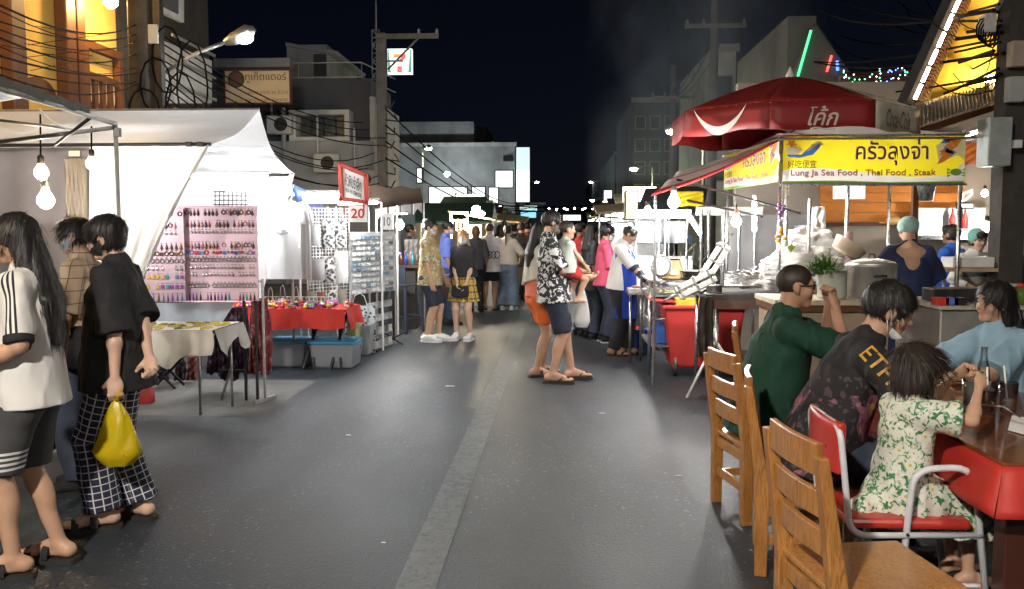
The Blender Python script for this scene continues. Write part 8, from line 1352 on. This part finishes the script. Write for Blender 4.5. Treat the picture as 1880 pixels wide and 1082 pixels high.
hw = RM[p.t] @ V(-.02, .30, .84); t = T('carrier_bag', 'white plastic carrier bag hanging in front of the man', 'bag', hw + V(0, 0, -.34)); b = B(); b.grid(26, 14, lambda u, v: hw + V(0, 0, .12 - .40 * v) + V(math.cos(u * 6.283), .6 * math.sin(u * 6.283), 0) * (.010 + .085 * v ** .8 * (1 - max(0, v - .85) * 3)) * (1 + .1 * math.sin(u * 19 + v * 5))); b.build('bag_body', thin('white_film', (.74, .74, .73), .35, .35), t, True); B().tube([hw + V(0, 0, .12), hw + V(-.02, 0, .20), hw + V(0, 0, .26)], .010, 6).build('handle', MATS['white_film'], t, True)
q = gp(1066, 616); p = P('person in red football style tee behind the toddler', (q.x, q.y, 0), R(-70), 1.62, .012, 1, 1.05, fem=False); g = NG('red_tee'); u, v, w = g.sep(g.attr('uvw')); g.set(Base_Color=g.mix(mulm(g, g.math('GREATER_THAN', w, 1.5), addm(g, band(g, v, .19, .01), band(g, v, .15, .006))), (.50, .03, .03), (.65, .62, .6)), Roughness=.8); p.shirt(g.m, fem=False, boxy=.015); p.pants(DEN, ln=.97, flare=.02); p.hair('short'); p.shoes(BLK)
q = gp(1086, 622); p = P('long haired person in dark grey clothes beside the pink shirt', (q.x, q.y, 0), R(-70), 1.60, .012, 1, 1.0); p.shirt(fab('slate_cotton', (.05, .055, .065)), hem=-.1, boxy=.02); p.pants(DEN, ln=.97, flare=.03); p.hair('long', ln=.15); p.shoes(BLK)
q = gp(1111, 628); p = P('big haired person in pink tee and dark jeans at the stall', (q.x, q.y, 0), R(-80), 1.58, .011, 1, 1.02, hands=[V(-.12, .25, .95), V(.14, .22, .92)], head=(-.1, .2, 0)); p.shirt(fab('pink_cotton', (.62, .08, .16)), hem=-.04, boxy=.015); p.pants(DEN, ln=.97, flare=.012); p.hair('puff'); p.mask(MSKW); p.shoes(BLK, SNK)
# apron vendor
q = gp(1136, 652); p = P('vendor in white tee and bright blue apron cutting food', (q.x, q.y, 0), R(-108), 1.60, .009, 1, .96, fem=False, lean=.10, hands=[V(-.07, .33, .93), V(.09, .36, .91)], elb=[V(-.8, -.6, -.5), V(.8, -.6, -.5)], head=(0, .55, 0), curl=(1.2, 1.2), feet=[(-.08, .08), (.08, -.05)]); p.shirt(WHC, hem=-.02, sleeve=.5, boxy=.016, fem=False, wr=.007); p.pants(BLK, ln=.97, flare=.02); p.hair('short'); p.sandal(SOLE, BLK, 2)
p.cloth('arm_sleeves', [cone(p.sh[i].lerp(p.el[i], .75), p.el[i], .030 * p.H, .027 * p.H, .01) for i in (0, 1)] + [cone(p.el[i], p.wr[i], .026 * p.H, .018 * p.H, .01, flat=True) for i in (0, 1)], fab('navy_sleeve', (.02, .025, .04)), wr=.002)
APR = fab('blue_apron', (.012, .05, .42)); h = p.H; b0 = p.pv - V(0, -.03, .24 * h)
p.cloth('apron', p.torso(False)[:3] + [econe(p.chest, b0, (.090 * h, .074 * h), (.12 * h, .10 * h), p.Rt, .03)], APR, [(p.pv + V(0, -.02, 0), V(0, -1, 0)), (b0, V(0, 0, -1)), (p.chest + V(0, 0, .05 * h), V(0, .2, 1)), (p.pv + V(.16, 0, 0), V(1, 0, .0)), (p.pv + V(-.16, 0, 0), V(-1, 0, 0))], off=.036, wr=.006)
for s_ in (-1, 1): B().tube([p.chest + V(s_ * .07, .12, .04), p.neck + V(s_ * .05, .04, .0), p.neck + V(s_ * .04, -.05, .0)], .010, 6).build('apron_strap', APR, p.t, True, world=False)
kn = RM[p.t] @ (p.wr[1] + V(-.03, .10, -.03)); t = T('knife', 'kitchen knife in the hand of the apron vendor', 'knife', kn); B().slab([kn + V(0, 0, 0), kn + V(.18, -.02, -.03), kn + V(.17, -.02, 0), kn + V(0, 0, .03)], .003).build('blade', STEEL, t); B().bar(kn + V(.0, 0, .015), kn + V(-.10, .01, .03), .02, .014).build('handle', BLACKP, t)
# --- diners
GRP = fab('green_polo', (.003, .040, .022), var=.15)
p = P('man in dark green polo and glasses eating with both hands at his mouth', (1.17, 4.72, 0), R(-94), 1.76, .007, 1, 1.16, fem=False, hip=(0, .0, .535), lean=.17, feet=[(-.14, .38), (.14, .36)], hands=[V(-.05, .33, 1.16), V(.07, .335, 1.145)], elb=[V(-.6, .2, -1), V(.7, .2, -1)], head=(-.05, .10, 0), curl=(1.0, 1.1), palm=[V(.7, -.7, 0), V(-.7, -.7, 0)]); p.shirt(GRP, hem=-.055, sleeve=.52, fem=False, collar=True, wr=.009, boxy=.022, sw=.040); p.pants(BLK, ln=.97, flare=.02, wr=.007); p.hair('buzz', HD); p.shoes(BLK); glasses(p)
g = NG('printed_black_tee'); u, v, w = g.sep(g.attr('uvw')); x, y, z = g.sep(g.obj()); n1 = g.noise(6, detail=3, dist=1); n2 = g.noise(24, detail=3); c = g.mix(mulm(g, g.ramp(n1, [(.53, 0.0), (.56, 1.0)]), g.math('LESS_THAN', z, .84)), (.011, .010, .012), g.ramp(n2, [(.35, (.12, .03, .08)), (.5, (.30, .10, .16)), (.62, (.20, .08, .10))])); c = g.mix(mulm(g, g.ramp(g.noise(30, detail=1), [(.58, 0.0), (.62, .8)]), g.math('LESS_THAN', z, .92)), c, (.07, .05, .06)); c = g.mix(mulm(g, g.ramp(n1, [(.62, 0.0), (.64, 1.0)]), g.math('LESS_THAN', z, .80)), c, (.50, .30, .04)); g.set(Base_Color=c, Roughness=.8); g.bump(g.noise(200), .2, .003); PBT = g.m
p = P('boy in black printed tee bent over the table, mask under his chin', (1.22, 3.99, 0), R(-96), 1.76, .007, 0, 1.04, fem=False, hip=(0, .0, .53), lean=.36, feet=[(-.14, .36), (.14, .30)], hands=[V(-.10, .52, .82), V(.16, .50, .82)], elb=[V(-1, .1, -.4), V(1, .0, -.5)], head=(-.20, .36, 0), curl=(1.0, 1.0)); BOY = p; p.shirt(PBT, hem=-.05, sleeve=.54, fem=False, boxy=.022, wr=.010, sw=.038, slo=.014); p.pants(DEN, ln=.97, flare=.02, wr=.007); p.hair('short', vol=1.13); p.mask(MSKW, dy=.03, dz=-.20); p.shoes(SNK)
# gilt letters printed over the boy's shoulder blade
GIL = M('gilt_print', (.55, .30, .05), .5, var=.3, scale=60); e = p.sh[1].lerp(p.el[1], .30); n_ = (p.Rt * .75 - p.Fw * .6 + p.Up * .35).normalized(); ax_ = (p.el[1] - p.sh[1]).normalized(); ax_ = (ax_ - n_ * ax_.dot(n_)).normalized(); Mx = Matrix((ax_ * -1 if False else ax_, n_.cross(ax_), n_)).transposed().to_4x4(); Mx.translation = e + n_ * .086
o = text('ETH', .19, .07, RM[p.t] @ Mx, GIL, p.t, 'shirt_print', depth=.05, off=.008)
from mathutils.bvhtree import BVHTree
sh_ = [c_ for c_ in p.t.children if c_.name.startswith('shirt') and 'print' not in c_.name][0]; bv = BVHTree.FromPolygons([v_.co for v_ in sh_.data.vertices], [tuple(f_.vertices) for f_ in sh_.data.polygons])
for v_ in o.data.vertices:                          # lay the print on the cloth
    hit = bv.ray_cast(v_.co, -n_)
    if hit[0] is not None: v_.co = hit[0] + n_ * .012
q = RM[p.t] @ V(.30, .57, .84); t = T('fork', 'steel fork in the right hand of the boy', 'fork', q); B().tube([q, q + V(.10, -.05, .0), q + V(.16, -.07, -.04)], .004, 5).build('handle', STEEL, t, True)
g = NG('daisy_dress'); vd = g.vor(23); vc = g.vor(23, out='Color'); r_, _, _ = g.sep(vc); n1 = g.noise(34, detail=3, dist=1.5); c = g.ramp(n1, [(.40, (.035, .16, .06)), (.45, (.14, .32, .15)), (.49, (.56, .58, .50)), (.60, (.64, .65, .58))]); big = g.math('GREATER_THAN', r_, .45); c = g.mix(mulm(g, big, g.math('LESS_THAN', vd, .42)), c, (.62, .62, .54)); c = g.mix(mulm(g, big, g.math('LESS_THAN', vd, .16)), c, (.50, .42, .04)); g.set(Base_Color=c, Roughness=.85); g.bump(g.noise(120, detail=3), .3, .004); DAI = g.m
p = P('little girl in green daisy print dress sitting on the red chair', (1.40, 3.42, 0), R(-82), 1.07, .0062, 0, .98, hk=1.38, hip=(0, -.02, .55), lean=.10, feet=[(-.07, .26, .20), (.07, .24, .20)], hands=[V(-.06, .24, .98), V(.07, .25, .955)], elb=[V(-.9, .2, -1), V(.9, .1, -1)], head=(-.10, .12, 0), curl=(1.2, 1.2)); p.shirt(DAI, hem=-.02, sleeve=.36, boxy=.008, wr=.006, sw=.048, slo=.014); h = p.H
p.cloth('dress_skirt', [econe(p.waist + V(0, 0, .02), p.pv - V(0, -.02, .08), (.085 * h, .07 * h), (.125 * h, .12 * h), p.Rt, .04, pl=.07, pln=12)] + [cone(p.hp[i], p.kn[i], .066 * h, .066 * h, .05) for i in (0, 1)] + [cone(p.kn[i], p.kn[i].lerp(p.an[i], .35), .066 * h, .078 * h, .04, flat=True) for i in (0, 1)] + [cone(p.pv - V(.02, .04, .07), p.pv + V(.02, -.16, -.09), .09, .05, .05)], DAI, [(V(0, 0, .475), V(0, -.0, -1))] if False else (), wr=.009, off=.010); p.hair('bob', HD, vol=1.06); p.sandal(SOLE, EM[7], 1)
p = P('woman in light blue tee with long black hair across the table', (2.50, 4.72, 0), R(94), 1.60, .008, 0, 1.0, hip=(0, .02, .515), lean=.16, feet=[(-.12, .36), (.12, .34)], hands=[V(-.16, .50, .80), V(.10, .48, .80)], elb=[V(-1, -.1, -.6), V(1, 0, -.6)], head=(.12, .06, 0), curl=(.8, .8)); p.shirt(fab('light_blue_cotton', (.22, .36, .46)), hem=-.05, sleeve=.50, boxy=.02, wr=.008, sw=.042); p.pants(DEN, ln=.97); p.hair('long', ln=.24, vol=1.08); p.shoes(BLK)
# --- kitchen
NVD = fab('navy_dress', (.012, .022, .075)); CAPG = M('green_cap', (.14, .34, .30), .6, var=.12, bump=.4, bscale=60); GCAP2 = M('mint_cap', (.28, .46, .42), .6, var=.12, bump=.4, bscale=60)
x_ = at(1671, 500, 7.85).x; p = P('cook in low backed navy dress and pale green cap, back turned', (x_, 7.9, 0), R(-6), 1.64, .009, 0, 1.20, hands=[V(-.20, .25, .98), V(.20, .25, .98)], elb=[V(-1, -.6, -.5), V(1, -.6, -.5)], head=(.05, .25, 0)); p.shirt(NVD, hem=-.02, sleeve=.54, boxy=.02, wr=.008, sw=.044); o = [c_ for c_ in p.t.children if c_.name.startswith('shirt')][0]; bpy.data.objects.remove(o)
h = p.H; base = p.torso(True); base += [econe(p.chest, p.pv - p.Up * .02 * h, (.104 * h, .082 * h), (.13 * h, .10 * h), p.Rt, .03)] + [cone(p.sh[i], p.sh[i].lerp(p.el[i], .95), .036 * h, .046 * h, .03, flat=True) for i in (0, 1)] + [econe(p.pv + V(0, 0, .02), p.pv - V(0, 0, .30 * h), (.128 * h, .10 * h), (.135 * h, .11 * h), p.Rt, .03, flat=True, pl=.03, pln=9)]
p.cloth('dress', base, NVD, wr=.008, off=.014, subs=[ell(p.neck - p.F2 * .10 - p.U2 * .02, (.135, .13, .085)), ell(p.neck - p.F2 * .11 - p.U2 * .10, (.07, .10, .10))]); p.hair('pony', HB) if False else p.hair('cap', GCAP2, name='hair_cap'); p.shoes(BLK)
x_ = at(1746, 450, 9.5).x; p = P('person in bright blue tee deep in the kitchen, facing away left', (x_, 9.5, 0), R(40), 1.58, .012, 1, 1.0, fem=False, hands=[V(-.16, .3, 1.0), V(.16, .3, 1.0)]); p.shirt(fab('royal_cotton', (.02, .10, .50)), fem=False); p.pants(DEN, ln=.97); p.hair('bangs'); p.shoes(BLK)
x_ = at(1782, 480, 8.85).x; p = P('kitchen woman in white shirt and green hair cap facing the street', (x_, 8.85, 0), R(188), 1.53, .010, 3, 1.15, lean=.12, hands=[V(-.14, .30, .98), V(.14, .32, .98)], elb=[V(-1, -.5, -.5), V(1, -.5, -.5)], head=(.1, .12, 0)); p.shirt(WHC, sleeve=.8, boxy=.02); p.pants(BLK, ln=.97); p.hair('bangs'); p.hair('cap', CAPG, name='hair_cap', vol=1.1); glasses(p); p.shoes(BLK)
p.cloth('apron', p.torso(True)[:3], fab('grey_apron', (.18, .18, .19)), [(p.pv + V(0, .05, 0), V(0, -1, 0)), (p.chest, V(0, 0, 1))], off=.03)
# --- far crowd
FAR = [('far walker in a black top near the street middle', 945, 20, 10, BLK, DEN, 'short'), ('far walker in grey near the folded parasol', 918, 22, -10, GRYC, BLK, 'long'), ('far walker in white beyond the ring print tee', 887, 23, 20, WHC, DEN, 'bangs'), ('far stroller in rust red beyond the orange shorts', 968, 18.5, -15, fab('rust_cotton', (.28, .07, .03)), BLK, 'short'), ('far stroller in navy under the string of bulbs', 1018, 30, 180, NAVY, BLK, 'bangs'), ('far stroller in teal beside the pipe frame stall', 1078, 27, 160, fab('teal_cotton', (.03, .18, .18)), DEN, 'long'), ('distant walker in yellow, middle of the street', 1000, 36, 10, fab('mustard_cotton', (.45, .28, .04)), DEN, 'short'), ('distant walker in pale blue at the far stalls', 940, 34, 170, fab('pale_blue_cotton', (.25, .34, .45)), BLK, 'pony'), ('stallholder in a dark shirt behind the dark counter', 752, 15.2, -80, GRYC, BLK, 'short')]
for i, (lab, px_, Y_, rz_, m1, m2, hs) in enumerate(FAR): p = P(lab, ((px_ - 1020) / FPX * Y_, Y_, 0), R(rz_), 1.60 + .02 * (i % 4), .017, i % 3, 1.02, fem=i % 2 == 0); p.shirt(m1, boxy=.015, wr=.004); p.pants(m2, ln=.97, flare=.015, wr=.003); p.hair(hs); p.shoes(BLK)
# --- street lamps and a bulb added out of view to light the foreground
street_lamp('added street lamp behind the viewer on the left, lighting the foreground', (-3.6, -2.2, 0), 4.3, (-2.3, -1.8, 4.4), E('added_lamp_left', (1, .91, .80), 3300)); street_lamp('added street lamp behind the viewer on the right, lighting the foreground', (4.4, -2.5, 0), 3.5, (3.2, -2.2, 3.6), E('added_lamp_right', (1, .90, .78), 480))
bulb('added warm bulb hung over the dining table, out of view', V(2.2, 3.3, 2.75), E('added_dining_warm', (1, .74, .42), 160), .045, top=(2.2, 3.3, 3.6))  # bulb added for light on the dining corner
